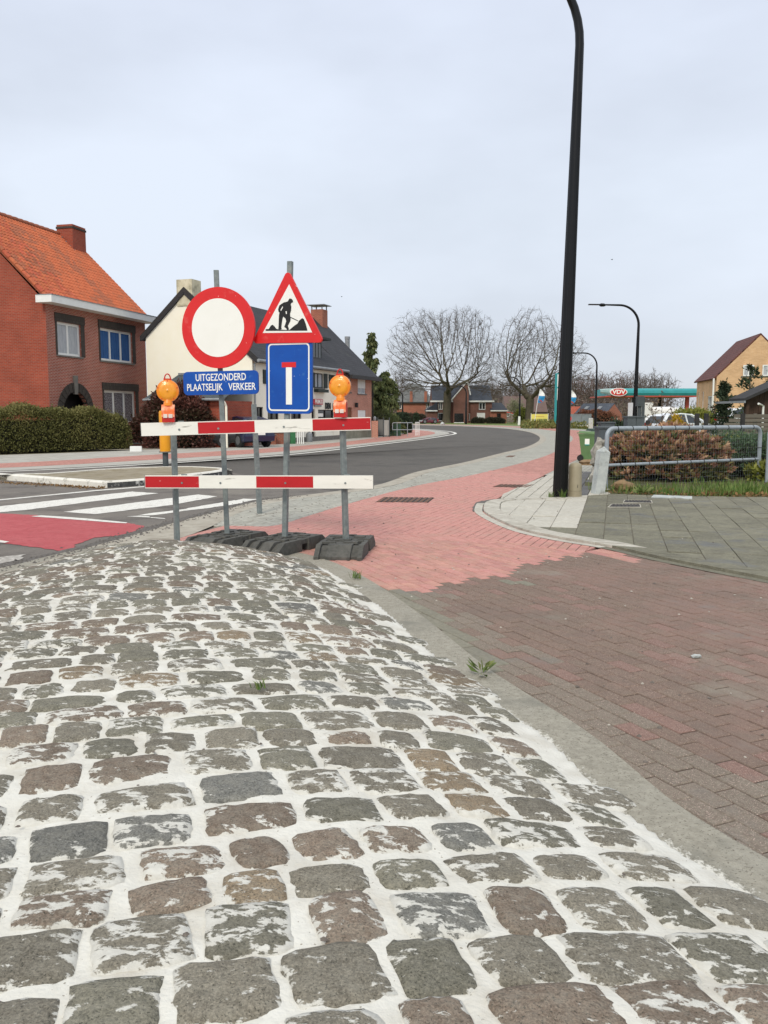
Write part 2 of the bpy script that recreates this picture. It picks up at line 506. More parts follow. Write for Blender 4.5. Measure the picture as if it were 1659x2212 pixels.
def text_mesh(s, size, xs=1.0, ext=0.001, bold=0.0):
    cu = bpy.data.curves.new('lettering', 'FONT'); cu.body = s; cu.size = size; cu.extrude = ext; cu.offset = bold
    cu.align_x = 'CENTER'; cu.align_y = 'CENTER'; cu.resolution_u = 3
    o = bpy.data.objects.new('lettering', cu); COL.objects.link(o)
    dg = bpy.context.evaluated_depsgraph_get()
    me = bpy.data.meshes.new_from_object(o.evaluated_get(dg))
    bpy.data.objects.remove(o)
    for v in me.vertices: v.co.x *= xs
    return me
def text(s, size, mat, parent, loc, rot=(math.pi / 2, 0, 0), xs=1.0, name='lettering', bold=0.0, ext=0.001):
    me = text_mesh(s, size, xs, ext, bold); me.materials.clear(); me.materials.append(mat)
    o = bpy.data.objects.new(name, me); COL.objects.link(o); o.parent = parent; o.location = loc; o.rotation_euler = rot
    return o

def leaf_cloud(name, mat, parent, pts, size, aspect=0.55, nrm=None, tone=None, droop=0.0, jitter=1.0, fold=0.25, rng=None):
    """kite leaves at the given points, one mesh; tone: 0..1 per leaf"""
    rng = rng or NPR
    pts = np.asarray(pts, float); n = len(pts)
    if n == 0: return None
    if np.isscalar(size): size = np.full(n, size) * rng.uniform(0.65, 1.3, n)
    d = rng.normal(size=(n, 3)) * jitter
    if nrm is not None: d = d + np.asarray(nrm)
    d[:, 2] -= droop
    d /= np.linalg.norm(d, axis=1)[:, None] + 1e-9
    r = rng.normal(size=(n, 3)); s = np.cross(d, r); s /= np.linalg.norm(s, axis=1)[:, None] + 1e-9
    u = np.cross(s, d)
    L_ = size[:, None]
    a = pts; b = pts + d * L_ * 0.5 + s * L_ * aspect * 0.5 + u * L_ * fold * 0.3
    c = pts + d * L_; e_ = pts + d * L_ * 0.5 - s * L_ * aspect * 0.5 + u * L_ * fold * 0.3
    V = np.stack([a, b, c, e_], 1).reshape(-1, 3)
    me = bpy.data.meshes.new(name)
    me.vertices.add(4 * n); me.vertices.foreach_set('co', V.astype(np.float32).ravel())
    F = np.empty((n, 2, 3), np.int32); base = np.arange(n) * 4
    F[:, 0] = np.stack([base, base + 1, base + 2], 1); F[:, 1] = np.stack([base, base + 2, base + 3], 1)
    me.loops.add(6 * n); me.loops.foreach_set('vertex_index', F.ravel())
    me.polygons.add(2 * n); me.polygons.foreach_set('loop_start', np.arange(2 * n, dtype=np.int32) * 3)
    me.update(calc_edges=True)
    at = me.attributes.new('tone', 'FLOAT', 'POINT')
    t = tone if tone is not None else rng.random(n)
    at.data.foreach_set('value', np.repeat(np.clip(t, 0, 1), 4).astype(np.float32))
    me.materials.append(mat)
    o = bpy.data.objects.new(name, me); COL.objects.link(o)
    if parent is not None: o.parent = parent
    return o
# ------------------------------------------------------------------ ground materials
def vnoise(x, y, seed):
    rng = np.random.default_rng(seed); T = rng.random((64, 64))
    xi, yi = np.floor(x).astype(int), np.floor(y).astype(int); fx, fy = x - xi, y - yi
    fx, fy = fx * fx * (3 - 2 * fx), fy * fy * (3 - 2 * fy)
    g = lambda i, j: T[i % 64, j % 64]
    return (g(xi, yi) * (1 - fx) + g(xi + 1, yi) * fx) * (1 - fy) + (g(xi, yi + 1) * (1 - fx) + g(xi + 1, yi + 1) * fx) * fy

m_ground = M('ground_earth', lin((98, 100, 70)), lin((120, 108, 84)), scale=0.35, rough=0.95, bump=0.4, bscale=6)
m_asphalt = M('asphalt_new', lin((84, 80, 74)), lin((93, 88, 82)), scale=3, rough=0.85, bump=0.35, bscale=160, c3=lin((76, 73, 68)), scale3=0.5, lo3=0.5, hi3=0.7, speck=(lin((116, 111, 104)), 60, 0.60, 0.7), ground=((lin((70, 67, 63)), 0.25, 0.52, 0.64, 0.6), (lin((60, 57, 54)), 2.2, 0.68, 0.74, 0.5)))
m_asphalt_old = M('asphalt_old', lin((128, 121, 113)), lin((104, 99, 94)), scale=90, rough=0.92, bump=0.8, bscale=140, c3=lin((84, 79, 75)), scale3=1.3, lo3=0.5, hi3=0.72, ground=((lin((146, 139, 128)), 0.5, 0.5, 0.66, 0.6), (lin((88, 82, 76)), 1.6, 0.58, 0.7, 0.6)))
m_gutter = M('gutter_concrete', lin((178, 172, 158)), lin((160, 152, 138)), scale=5, rough=0.9, bump=0.35, bscale=80, c3=lin((128, 118, 104)), scale3=2.2, lo3=0.52, hi3=0.7)
m_gutter2 = M('border_concrete', lin((166, 161, 147)), lin((144, 139, 126)), scale=30, rough=0.93, bump=0.7, bscale=120, detail=8, c3=lin((158, 154, 142)), scale3=1.7, lo3=0.5, hi3=0.68, speck=(lin((116, 110, 98)), 110, 0.6, 0.68), ground=((lin((124, 122, 112)), 1.3, 0.54, 0.68, 0.8),))
def add_overspray(m):
    """mortar slopped over the inner edge of the border, fading outwards in flecks"""
    n, l = m.node_tree.nodes, m.node_tree.links.new; b = n['Principled BSDF']
    src = b.inputs['Base Color'].links[0].from_socket
    tc = n.new('ShaderNodeTexCoord'); sp = n.new('ShaderNodeSeparateXYZ'); l(tc.outputs['UV'], sp.inputs[0])
    nz = n.new('ShaderNodeTexNoise'); nz.inputs['Scale'].default_value = 26; nz.inputs['Detail'].default_value = 10; nz.inputs['Roughness'].default_value = 0.75; l(tc.outputs['UV'], nz.inputs['Vector'])
    n2 = n.new('ShaderNodeTexNoise'); n2.inputs['Scale'].default_value = 2.2; l(tc.outputs['UV'], n2.inputs['Vector'])
    w = n.new('ShaderNodeMapRange'); w.inputs[1].default_value = 0.02; w.inputs[2].default_value = 0.15; w.inputs[3].default_value = 0.17; w.inputs[4].default_value = -0.20; l(sp.outputs[1], w.inputs[0])
    ad = n.new('ShaderNodeMath'); ad.operation = 'ADD'; l(nz.outputs['Fac'], ad.inputs[0]); l(w.outputs[0], ad.inputs[1])
    mu = n.new('ShaderNodeMath'); mu.operation = 'MULTIPLY_ADD'; mu.inputs[1].default_value = 0.35; mu.inputs[2].default_value = -0.17; l(n2.outputs['Fac'], mu.inputs[0])
    a2 = n.new('ShaderNodeMath'); a2.operation = 'ADD'; l(ad.outputs[0], a2.inputs[0]); l(mu.outputs[0], a2.inputs[1])
    mr = n.new('ShaderNodeMapRange'); mr.inputs[1].default_value = 0.50; mr.inputs[2].default_value = 0.60; l(a2.outputs[0], mr.inputs[0])
    mx = n.new('ShaderNodeMix'); mx.data_type = 'RGBA'; mx.inputs[7].default_value = lin((214, 211, 201)); l(mr.outputs[0], mx.inputs[0]); l(src, mx.inputs[6]); l(mx.outputs[2], b.inputs['Base Color'])
add_overspray(m_gutter2)
m_bed = M('joint_sand', lin((96, 80, 70)), lin((74, 63, 56)), scale=30, rough=0.95, bump=0.5, bscale=120)
m_bed_light = M('joint_sand_pale', lin((120, 112, 98)), lin((92, 86, 74)), scale=30, rough=0.95, bump=0.5, bscale=120)
m_red = M('red_paver', lin((196, 143, 131)), lin((179, 127, 116)), scale=14, rough=0.88, bump=0.35, bscale=150, rnd=0.10, hue=0.008, c3=lin((176, 138, 124)), scale3=3, lo3=0.5, hi3=0.7, speck=(lin((222, 188, 176)), 200, 0.63, 0.7), ground=((lin((176, 138, 124)), 0.8, 0.5, 0.68, 0.7), (lin((150, 120, 108)), 2.4, 0.58, 0.72, 0.6)))
m_dark = M('brown_paver', lin((136, 115, 102)), lin((112, 94, 83)), scale=60, rough=0.92, bump=0.7, bscale=170, rnd=0.05, hue=0.005, detail=8, c3=lin((124, 108, 95)), scale3=5, lo3=0.5, hi3=0.72, speck=(lin((186, 168, 152)), 190, 0.59, 0.68), ground=((lin((150, 118, 107)), 0.55, 0.47, 0.62, 0.6), (lin((116, 104, 94)), 0.9, 0.5, 0.66, 0.55), (lin((124, 120, 114)), 1.1, 0.575, 0.66, 0.5), (lin((150, 146, 132)), 0.7, 0.55, 0.7, 0.6)))
m_darkpink = M('brown_pink_paver', lin((146, 117, 106)), lin((126, 100, 90)), scale=60, rough=0.92, bump=0.7, bscale=170, rnd=0.05, detail=8, speck=(lin((196, 174, 162)), 190, 0.60, 0.68), ground=((lin((124, 120, 114)), 1.1, 0.575, 0.66, 0.5), (lin((150, 146, 132)), 0.7, 0.55, 0.7, 0.6),))
m_darkdust = M('dusty_paver', lin((138, 128, 114)), lin((120, 107, 95)), scale=60, rough=0.92, bump=0.7, bscale=170, rnd=0.05, detail=8, speck=(lin((196, 174, 162)), 190, 0.60, 0.68), ground=((lin((124, 120, 114)), 1.1, 0.575, 0.66, 0.5), (lin((150, 146, 132)), 0.7, 0.55, 0.7, 0.6),))
m_greyp = M('grey_paver', lin((176, 174, 163)), lin((160, 158, 147)), scale=14, rough=0.88, bump=0.3, bscale=120, rnd=0.08, c3=lin((136, 130, 118)), scale3=5, lo3=0.52, hi3=0.72)
m_greyp2 = M('green_grey_paver', lin((140, 136, 120)), lin((122, 118, 104)), scale=40, rough=0.9, bump=0.5, bscale=150, rnd=0.05, ground=((lin((124, 120, 114)), 1.1, 0.575, 0.66, 0.5), (lin((150, 146, 132)), 0.7, 0.55, 0.7, 0.6),))
m_slab = M('concrete_slab', lin((128, 125, 107)), lin((108, 105, 90)), scale=16, rough=0.93, bump=0.55, bscale=150, rnd=0.15, detail=8, c3=lin((104, 101, 88)), scale3=3.5, lo3=0.5, hi3=0.68, speck=(lin((164, 160, 142)), 120, 0.62, 0.7), ground=((lin((106, 108, 110)), 0.75, 0.555, 0.63, 0.7), (lin((146, 142, 124)), 0.5, 0.52, 0.7, 0.45), (lin((92, 88, 74)), 3.0, 0.60, 0.72, 0.6)))
m_slabnew = M('concrete_slab_new', lin((198, 194, 182)), lin((180, 175, 162)), scale=16, rough=0.9, bump=0.35, bscale=150, rnd=0.05, speck=(lin((160, 154, 140)), 120, 0.62, 0.7), ground=((lin((160, 154, 140)), 1.6, 0.56, 0.72, 0.7),))
m_kerbnew = M('kerb_concrete', lin((196, 192, 180)), lin((176, 170, 157)), scale=12, rough=0.88, bump=0.3, bscale=120, rnd=0.05, c3=lin((160, 152, 138)), scale3=4, lo3=0.54, hi3=0.74, ground=((lin((150, 144, 130)), 1.3, 0.56, 0.72, 0.8),))
m_white_line = M('road_paint_white', lin((234, 232, 224)), lin((216, 213, 204)), scale=14, rough=0.7, bump=0.3, bscale=120, speck=(lin((150, 143, 134)), 70, 0.62, 0.68), ground=((lin((140, 133, 124)), 3.2, 0.60, 0.68, 0.85),))
m_red_line = M('road_paint_red', lin((178, 78, 82)), lin((186, 92, 94)), scale=2.5, rough=0.8, bump=0.4, bscale=140, c3=lin((168, 70, 74)), scale3=9, lo3=0.5, hi3=0.66, speck=(lin((150, 62, 64)), 90, 0.58, 0.66), ground=((lin((160, 92, 90)), 0.8, 0.54, 0.7, 0.6), (lin((120, 78, 74)), 4.0, 0.66, 0.72, 0.7)))
m_kerbwhite = M('kerb_white_paint', lin((232, 229, 220)), lin((220, 216, 204)), scale=8, rough=0.75, bump=0.25, bscale=70, c3=lin((150, 145, 132)), scale3=5, lo3=0.58, hi3=0.7)
m_kerbblack = M('kerb_black_paint', lin((62, 62, 62)), lin((88, 88, 86)), scale=9, rough=0.75, bump=0.3, bscale=70, c3=lin((205, 203, 195)), scale3=6, lo3=0.55, hi3=0.62)
m_tar = M('tar_patch', lin((92, 88, 84)), lin((112, 107, 101)), scale=40, rough=0.9, bump=0.6, bscale=120)
m_islandtop = M('island_soil', lin((156, 146, 126)), lin((134, 124, 104)), scale=4, rough=0.95, bump=0.6, bscale=60, c3=lin((124, 112, 80)), scale3=2.2, lo3=0.52, hi3=0.68)
m_walk = M('far_pavement_slab', lin((190, 187, 178)), lin((174, 170, 161)), scale=1.2, rough=0.88, c3=lin((146, 140, 132)), scale3=0.6, lo3=0.55, hi3=0.75)
m_forecourt = M('forecourt_paving', lin((168, 160, 146)), lin((148, 141, 128)), scale=1.0, rough=0.9, c3=lin((126, 118, 106)), scale3=0.5, lo3=0.5, hi3=0.75)
b_red = brick_mat('red_path_far', lin((194, 142, 130)), lin((180, 129, 118)), lin((140, 100, 91)), bw=0.215, bh=0.1075, ms=0.005, var=0.14, bump=0.15)
b_grey = brick_mat('grey_path_far', lin((176, 174, 163)), lin((164, 162, 151)), lin((120, 116, 106)), bw=0.26, bh=0.13, ms=0.007, var=0.12, bump=0.15)
b_lwalk = brick_mat('left_path_grey', lin((184, 181, 172)), lin((172, 169, 160)), lin((142, 138, 130)), bw=0.4, bh=0.4, ms=0.008, var=0.12, bump=0.1)
m_verge = M('verge_soil', lin((92, 86, 56)), lin((70, 74, 40)), scale=5, rough=0.95, bump=0.6, bscale=40)
m_lawn = M('lawn', lin((92, 112, 52)), lin((112, 124, 62)), scale=1.4, rough=0.95, bump=0.8, bscale=18, c3=lin((120, 112, 70)), scale3=0.6, lo3=0.5, hi3=0.75)

# ------------------------------------------------------------------ survey lines (metres, from the photograph's ground plane)
R0 = crv([(-4.4, 6.2), (-3.78, 8.0), G(150, 1195), G(274, 1162), G(373, 1132), G(473, 1105), G(573, 1081), G(705, 1065), G(822, 1047),
          (0.84, 22.0), (2.41, 26.15), (4.35, 32.2), (6.5, 38.9), (8.9, 49.2), (10.6, 59.8), (11.8, 72), (11.8, 86), (9.5, 99), (4.5, 110), (-4, 118), (-22, 126), (-60, 134)], 8)
R0g = [tuple(np.array(p) + (np.array(q) - np.array(p)) * (0.36 + 0.32 * float(np.clip((13.2 - p[1]) / 2.0, 0, 1)))) for p, q in zip(R0, offset(R0, 1.0))]
R1 = crv([G(578, 1139), G(620, 1130), G(750, 1090), (0.68, 17.77), (1.95, 20.4), (3.55, 24.32), (5.75, 30.44), (8.3, 39.5), (11.2, 51), (13.2, 62), (14.6, 74), (14.6, 88), (11.5, 102.5), (6, 113.5), (-3, 121.5), (-21, 129.5), (-60, 137.5)], 8)
R2 = crv([(1.81, 14.5), (2.89, 17.77), (4.29, 22.0), (6.4, 28.3), (8.6, 35.5), (11.9, 46), (14.6, 57), (16.4, 68), (17.2, 80), (16.4, 93), (13.2, 105.5), (7, 117), (-2, 125), (-20, 133), (-60, 141)], 8)
R3 = crv([(3.4, 14.8), (4.2, 18.0), (5.6, 22.0), (7.7, 28.0), (9.9, 35.0), (13.2, 45.5), (16.0, 56.5), (17.9, 68), (18.8, 80), (18.0, 94), (14.6, 107), (8, 119), (-1, 127), (-19, 135), (-60, 143)], 8)
L0 = crv([(-40, 4), (-25, 12), (-15, 17.8), (-9.8, 21.9), (-6.84, 25.2), (-3.34, 31.2), (-0.57, 40.0), (2.1, 49.0), (4.3, 58), (5.5, 65), (5.3, 74), (3.2, 84), (-1.5, 94), (-9, 102.5), (-24, 111), (-60, 120)], 8)
L1 = crv([(-42, 6), (-27, 14), (-16.2, 19.6), (-10.6, 23.5), (-7.55, 27.6), (-4.0, 33.7), (-1.3, 42), (1.1, 50.5), (3.0, 59), (3.9, 65.5), (3.7, 73), (1.8, 82), (-2.6, 91), (-10, 99.5), (-25, 108), (-60, 117)], 8)
L2 = crv([(-44, 8.5), (-29, 16.3), (-17.5, 22), (-11.5, 25.7), (-8.45, 31.0), (-5.0, 36.8), (-2.4, 44.3), (-0.6, 52), (1.0, 59.5), (1.7, 65), (1.6, 71), (0, 79), (-4.2, 87.5), (-11.4, 96), (-26, 105), (-60, 114)], 8)
L3 = crv([(-48, 14), (-32, 22), (-20, 28.0), (-13.8, 30.9), (-9.65, 35.6), (-6.2, 39.9), (-3.9, 46.0), (-2.3, 53.2), (-1.0, 60), (-0.6, 65), (-0.8, 70), (-2.2, 76.5), (-6, 84), (-13, 92), (-27, 101.5), (-60, 111)], 8)
MR = crv([(1.9, 0.2), (1.5, 1.5), (1.17, 2.45), (1.0, 2.83), (0.89, 3.15), (0.75, 3.81), (0.52, 4.47), (0.36, 4.98), (0.04, 6.27), (-0.37, 7.61), (-0.79, 8.57), (-1.35, 9.25), (-1.95, 9.62), (-2.5, 9.7),
          (-2.95, 9.5), (-3.25, 9.0), (-3.45, 8.2), (-3.75, 6.8), (-4.0, 4.8), (-4.2, 2.5), (-4.3, 0.0)], 6)
MPOLY = [(1.9, -3.0)] + MR + [(-4.3, -3.0)]
KC = crv([(3.25, 15.0), (2.45, 14.95), (1.81, 14.5), (1.57, 13.43), (1.53, 12.51), (1.74, 11.0), (2.09, 10.14), (2.51, 9.52), (2.83, 8.75), (3.12, 8.18), (3.5, 7.5), (4.1, 6.5), (4.9, 5.1), (5.8, 3.0), (6.4, 0.5)], 6)

# ------------------------------------------------------------------ big sheets
structure(MB().sheet([(-900, -300), (900, -300), (900, 1500), (-900, 1500)], -0.05).build('ground', m_ground))
structure(MB().sheet([(-60, -12), (14, -12), (14, 6), (3.2, 15.2), (-0.3, 18.5), (-4, 26), (-9.5, 23), (-26, 12.5), (-60, 0)], -0.012).build('side_road', m_asphalt_old))
_n = 130
road = strip('main_road', resample(L0, 240), resample(R0[4 * 8:], 240), 0.0, m_asphalt, n=240)
structure(road)
# worn older asphalt of the junction laid up to the joint across the mouth
jo = [G(499, 1021), G(600, 1041), G(722, 1062.5)]
oldp = jo + [p for p in R0 if 5.0 < p[1] < G(722, 1062)[1]][::-1] + [(-6.5, 4.0), (-30, 2.0), (-30, 10.5)] + [p for p in L0 if -26 < p[0] < -7.2 and p[1] < 30]
structure(MB().sheet(oldp, 0.004).build('junction_asphalt', m_asphalt_old))

# right side: gutter, grey strip, red cycle path, pavement
structure(strip('gutter', R0, R0g, 0.012, m_gutter, n=260))
i18 = next(i for i, p in enumerate(R1) if p[1] > 20.2)
g18 = next(i for i, p in enumerate(R0g) if p[1] > 21.0) - 3
i18 -= 3
structure(strip('grey_paving_strip', R0g[g18:], R1[i18:], 0.010, b_grey, n=220))
c22 = next(i for i, p in enumerate(R1) if p[1] > 22.3)
d22 = next(i for i, p in enumerate(R2) if p[1] > 20.6)
structure(strip('red_cycle_path', R1[c22:], R2[d22:], 0.012, b_red, n=220))
structure(strip('right_pavement', R2[d22:], R3[d22:], 0.010, b_grey, n=200))
# far left pavement
structure(strip('left_edge_line', L0, offset(L0, -0.22), 0.012, m_white_line, n=220))
structure(strip('left_gutter', offset(L0, -0.22), offset(L0, -0.55), 0.010, m_tar, n=220))
structure(strip('left_grey_paving', offset(L0, -0.55), L1, 0.012, b_lwalk, n=200))
structure(strip('left_cycle_path', L1, L2, 0.014, b_red, n=200))
structure(strip('left_pavement', L2, L3, 0.012, b_lwalk, n=200))
structure(MB().sheet(L3[4 * 8:9 * 8 + 4] + [(-9, 62), (-22, 50), (-22, 34)], 0.004).build('forecourt', m_forecourt))
# lawns and verges beyond
structure(strip('far_verge', R3[d22 + 40:], offset(R3[d22 + 40:], 26.0), 0.004, m_lawn, n=80))
structure(strip('far_left_lawn', L3[9 * 8 + 2:], offset(L3[9 * 8 + 2:], -12.0), -0.004, m_lawn, n=60))
structure(strip('right_lawn', R3[d22 - 6:d22 + 42], offset(R3[d22 - 6:d22 + 42], 40.0), 0.0, m_lawn, n=60))

# ------------------------------------------------------------------ road markings
def c6(x, y): return G(x * 0.29763, 932.6 + y * 0.29763)
def c3(x, y): return G(274.3 + x * 0.33069, 877.8 + y * 0.33069)
def ragged(poly, step=0.12, amp=0.012, keep=None):
    out = []
    for i in range(len(poly)):
        a, b = poly[i], poly[(i + 1) % len(poly)]
        n = max(1, int(math.dist(a, b) / step))
        for k in range(n):
            t = k / n; j = amp if k else amp * 0.3
            out.append((a[0] + (b[0] - a[0]) * t + RND.uniform(-j, j), a[1] + (b[1] - a[1]) * t + RND.uniform(-j, j)))
    return out
mk = thing('crosswalk', None, None); del_ = mk
mk['kind'] = 'structure'
for poly in ([(-900, 640), (-560, 690), (-20, 590), (180, 572), (1150, 450), (960, 437), (0, 545)],
             [(460, 585), (690, 602), (1250, 535), (1580, 472), (1440, 458)],
             [(1000, 612), (1110, 610), (1310, 582), (1640, 540), (1800, 512), (1700, 500), (1310, 568), (1060, 600)],
             [(920, 618), (1090, 626), (1086, 618), (1000, 614)], [(1085, 628), (1200, 637), (1190, 631), (1100, 624)]):
    MB().sheet(ragged([c6(*p) for p in poly], amp=0.02), 0.0085).build('stripe', m_white_line, mk)
MB().sheet(ragged([c3(*p) for p in [(760, 606), (985, 612), (930, 624), (800, 628), (640, 652), (620, 640)]], amp=0.02), 0.0087).build('stripe', m_white_line, mk)
el = MB().sheet(ragged([c6(*p) for p in [(-700, 560), (0, 501), (700, 433), (1050, 404), (1050, 397), (880, 412), (700, 426), (0, 494), (-700, 552)]], amp=0.01), 0.0085).build('edge_marking', m_white_line); structure(el)
el = MB().sheet(ragged([c6(*p) for p in [(-300, 930), (0, 915), (190, 893), (140, 935), (0, 962), (-300, 985)]], amp=0.03), 0.0085).build('worn_marking', M('road_paint_worn', lin((196, 192, 184)), lin((140, 134, 126)), scale=22, rough=0.8)); structure(el)
rp = MB().sheet(ragged([c6(*p) for p in [(-900, 560), (0, 597), (250, 608), (920, 665), (1045, 688), (1005, 722), (850, 760), (690, 772), (640, 792), (545, 822), (550, 850), (420, 870), (360, 857), (0, 810), (-900, 700)]], 0.06, 0.02), 0.0085).build('red_crossing', m_red_line); structure(rp)
MB().sheet(ragged([c6(*p) for p in [(225, 620), (300, 612), (620, 634), (925, 664), (915, 671), (800, 664), (500, 640)]], amp=0.01), 0.0125).build('stripe', m_white_line, rp)
MB().sheet(ragged([c6(*p) for p in [(-200, 775), (0, 793), (70, 805), (35, 813), (-200, 800)]], amp=0.01), 0.0125).build('stripe', m_white_line, rp)
# crumbled edge of the asphalt along the concrete gutter
ce = [p for p in R0 if 6.5 < p[1] < 15.5]
br = ragged(ce + offset(ce, -0.16)[::-1], 0.05, 0.035)
structure(MB().sheet(br, 0.0105).build('crumbled_edge', m_tar))

# ------------------------------------------------------------------ traffic island on the left
isl = thing('traffic_island', 'raised traffic island with soil top and white painted kerb', 'traffic island'); 
HI = 0.14
fr = [G(-500, 1022, 0), G(-150, 1030, 0), G(0, 1037, 0), G(104, 1045, 0), G(200, 1053, 0), G(232, 1054.5, 0), G(320, 1048, 0), G(400, 1039, 0), G(470, 1030, 0), G(497, 1024, 0)]
bk = [G(502, 1014, HI), G(476, 1010, HI), G(430, 1007.5, HI), G(387, 1007, HI), G(300, 1009, HI), G(208, 1013.5, HI), G(0, 1024, HI), G(-500, 1014, HI)]
out = crv(fr, 3)[:-1] + crv(bk, 3)
def inset(poly, d):
    n = len(poly); s = 1 if area(poly) > 0 else -1; r = []
    for i in range(n):
        a, p, b = poly[i - 1], poly[i], poly[(i + 1) % n]
        t = (b[0] - a[0], b[1] - a[1]); ln = math.hypot(*t) or 1
        r.append((p[0] - t[1] / ln * d * s, p[1] + t[0] / ln * d * s))
    return r
inn = inset(out, 0.16)
MB().prism(inn, 0.0, HI - 0.012).build('soil_top', m_islandtop, isl)
N = len(out); i = 0
while i < N:
    j = min(i + 3, N); mb = MB()
    mid = out[(i + j) // 2 % N]
    for k in range(i, j):
        a, b, c, d = out[k], out[(k + 1) % N], inn[(k + 1) % N], inn[k]
        t = 0.03
        a2 = (a[0] + (d[0] - a[0]) * 0.2, a[1] + (d[1] - a[1]) * 0.2); b2 = (b[0] + (c[0] - b[0]) * 0.2, b[1] + (c[1] - b[1]) * 0.2)
        rise = HI if k % 3 else HI
        mb.quad((*a, -0.02), (*b, -0.02), (*b, HI - t), (*a, HI - t)); mb.quad((*a, HI - t), (*b, HI - t), (*b2, HI), (*a2, HI))
        mb.quad((*a2, HI), (*b2, HI), (*c, HI), (*d, HI)); mb.quad((*d, HI), (*c, HI), (*c, 0), (*d, 0))
    px = _CX + _F * mid[0] / mid[1]
    black = (235 < px < 330 and mid[1] < 20.5) or (415 < px and mid[1] < 23.2)
    if black: mb.mi = [1 if q % 4 == 0 else 0 for q in range(len(mb.f))]
    mb.build('kerb_stone', [m_kerbwhite, m_kerbblack] if black else m_kerbwhite, isl)
    i = j
# dry leaves and soil gathered against the island kerb
lp = [G(RND.uniform(-60, 225), 0) for _ in range(0)]
pts = []
for k in range(900):
    t = RND.random(); a = G(-100 + 330 * t, 1034 + 20 * min(1, t * 1.05 + 0.02) + 1, 0)
    pts.append((a[0] + RND.gauss(0, 0.03), a[1] - abs(RND.gauss(0, 0.16)) * (1.2 - 0.6 * t), 0.008 + RND.random() * 0.01))
litter_m = leaf_mat('dry_litter', lin((92, 70, 46)), lin((132, 102, 66)), lin((150, 122, 84)), rough=0.9, trans=0.05)
o = leaf_cloud('dry_leaf_litter', litter_m, None, pts, 0.05, droop=0.0, nrm=[0, 0, 0.0]); tag(o, kind='stuff')

# ------------------------------------------------------------------ paved corner: beds, pavers, slabs, kerbs
Mg = offset(MR, 0.22)                       # outer edge of the concrete border of the mound
nb = next(i for i, p in enumerate(MR) if p[1] > 9.55)
JOIN = [G(*p) for p in [(1262, 1194), (1138, 1179.5), (1029, 1164), (918, 1154), (823, 1156), (700, 1158), (560, 1163), (430, 1170), (345, 1174)]]
K_in = offset(KC, -0.24)
k11 = next(i for i, p in enumerate(KC) if p[1] < 9.6 and i > 12)
near_poly = Mg[2:nb] + [(-2.2, 9.75), (-2.6, 9.85)] + JOIN[::-1] + KC[k11:] + [(6.4, 0.3)]
structure(MB().sheet(near_poly, 0.0045).build('brick_pavement_bed', m_bed))
brickp = thing('brick_pavement', None, None); brickp['kind'] = 'structure'
redp = thing('red_pavement', None, None); redp['kind'] = 'structure'
bl = [G(*p) for p in [(780, 1266), (921, 1287), (940, 1275), (1005, 1253), (1072, 1247), (1101, 1234), (1156, 1213), (1204, 1211), (1262, 1199), (1302, 1203), (1400, 1225)]]
def is_red(w):
    # the change from new red to old brown pavers steps across the bond
    for a, b in zip(bl, bl[1:]):
        if a[0] <= w[0] <= b[0]:
            return w[1] > a[1] + (b[1] - a[1]) * (w[0] - a[0]) / (b[0] - a[0] + 1e-9)
    return w[0] < bl[0][0]
def near_mat(w):
    if is_red((w[0], w[1] + RND.gauss(0, 0.07))): return m_red
    for q in ((1130, 1261),):
        g = G(*q)
        if math.dist(g, w) < 0.13: return m_greyp2
    # a course of grey blocks runs along the border
    d = min(math.dist(w, p) for p in Mg)
    if d < 0.14 and w[1] > 4.9: return m_greyp2
    if d < 0.5 and RND.random() < 1.15 - d * 2.1: return m_darkdust
    if RND.random() < 0.22 * max(0.0, vnoise(np.array([w[0] * 0.9]), np.array([w[1] * 0.9]), 12)[0] * 2 - 0.6): return m_darkpink
    return m_dark
def crop_poly(poly, y0, y1):
    box = [(-50, y0), (50, y0), (50, y1), (-50, y1)]
    return clip_convex(poly, box)
ANG = math.radians(-66)
pieces = pave(brickp, near_poly, ANG, 0.215, 0.1075, 0.010, 0.04, 0.0055, near_mat, 'paver', origin=(1.0, 5.0), limit=10 ** 6, jit=0.0025, tilt=0.004)
def in_view(o):
    x, y, z = o.location
    if y < 1.5: return False
    c = y * _cp - (z - CAMZ) * _sp
    u = (y * _sp + (z - CAMZ) * _cp) / c; 
    return abs(x / c) * _F < 850 and abs(u) * _F < 1130
def settle(pcs, pick, parent, limit, stuff_name):
    """keep the nearest pieces in view as single objects, join the rest"""
    sel = [o for o in pcs if pick(o)]
    vis = sorted([o for o in sel if in_view(o)], key=lambda o: o.location.length)
    keep = set(o.name for o in vis[:limit]); rest = {}
    for o in sel:
        if o.name in keep: o.parent = parent
        else: rest.setdefault(o.data.materials[0].name, []).append(o)
    for mn, lst in rest.items():
        mb = MB()
        for o in lst:
            mw = Matrix.Translation(o.location) @ o.rotation_euler.to_matrix().to_4x4()
            mb.add([mw @ v.co for v in o.data.vertices], [list(p.vertices) for p in o.data.polygons])
        q = mb.build(stuff_name, MATS[mn], parent); q['kind'] = 'stuff'
        for o in lst: bpy.data.objects.remove(o)
isr = {o.name: o.data.materials[0].name == 'red_paver' for o in pieces}
reds = [o for o in pieces if isr[o.name]]; darks = [o for o in pieces if not isr[o.name]]
settle(darks, lambda o: True, brickp, 300, 'paver_field')

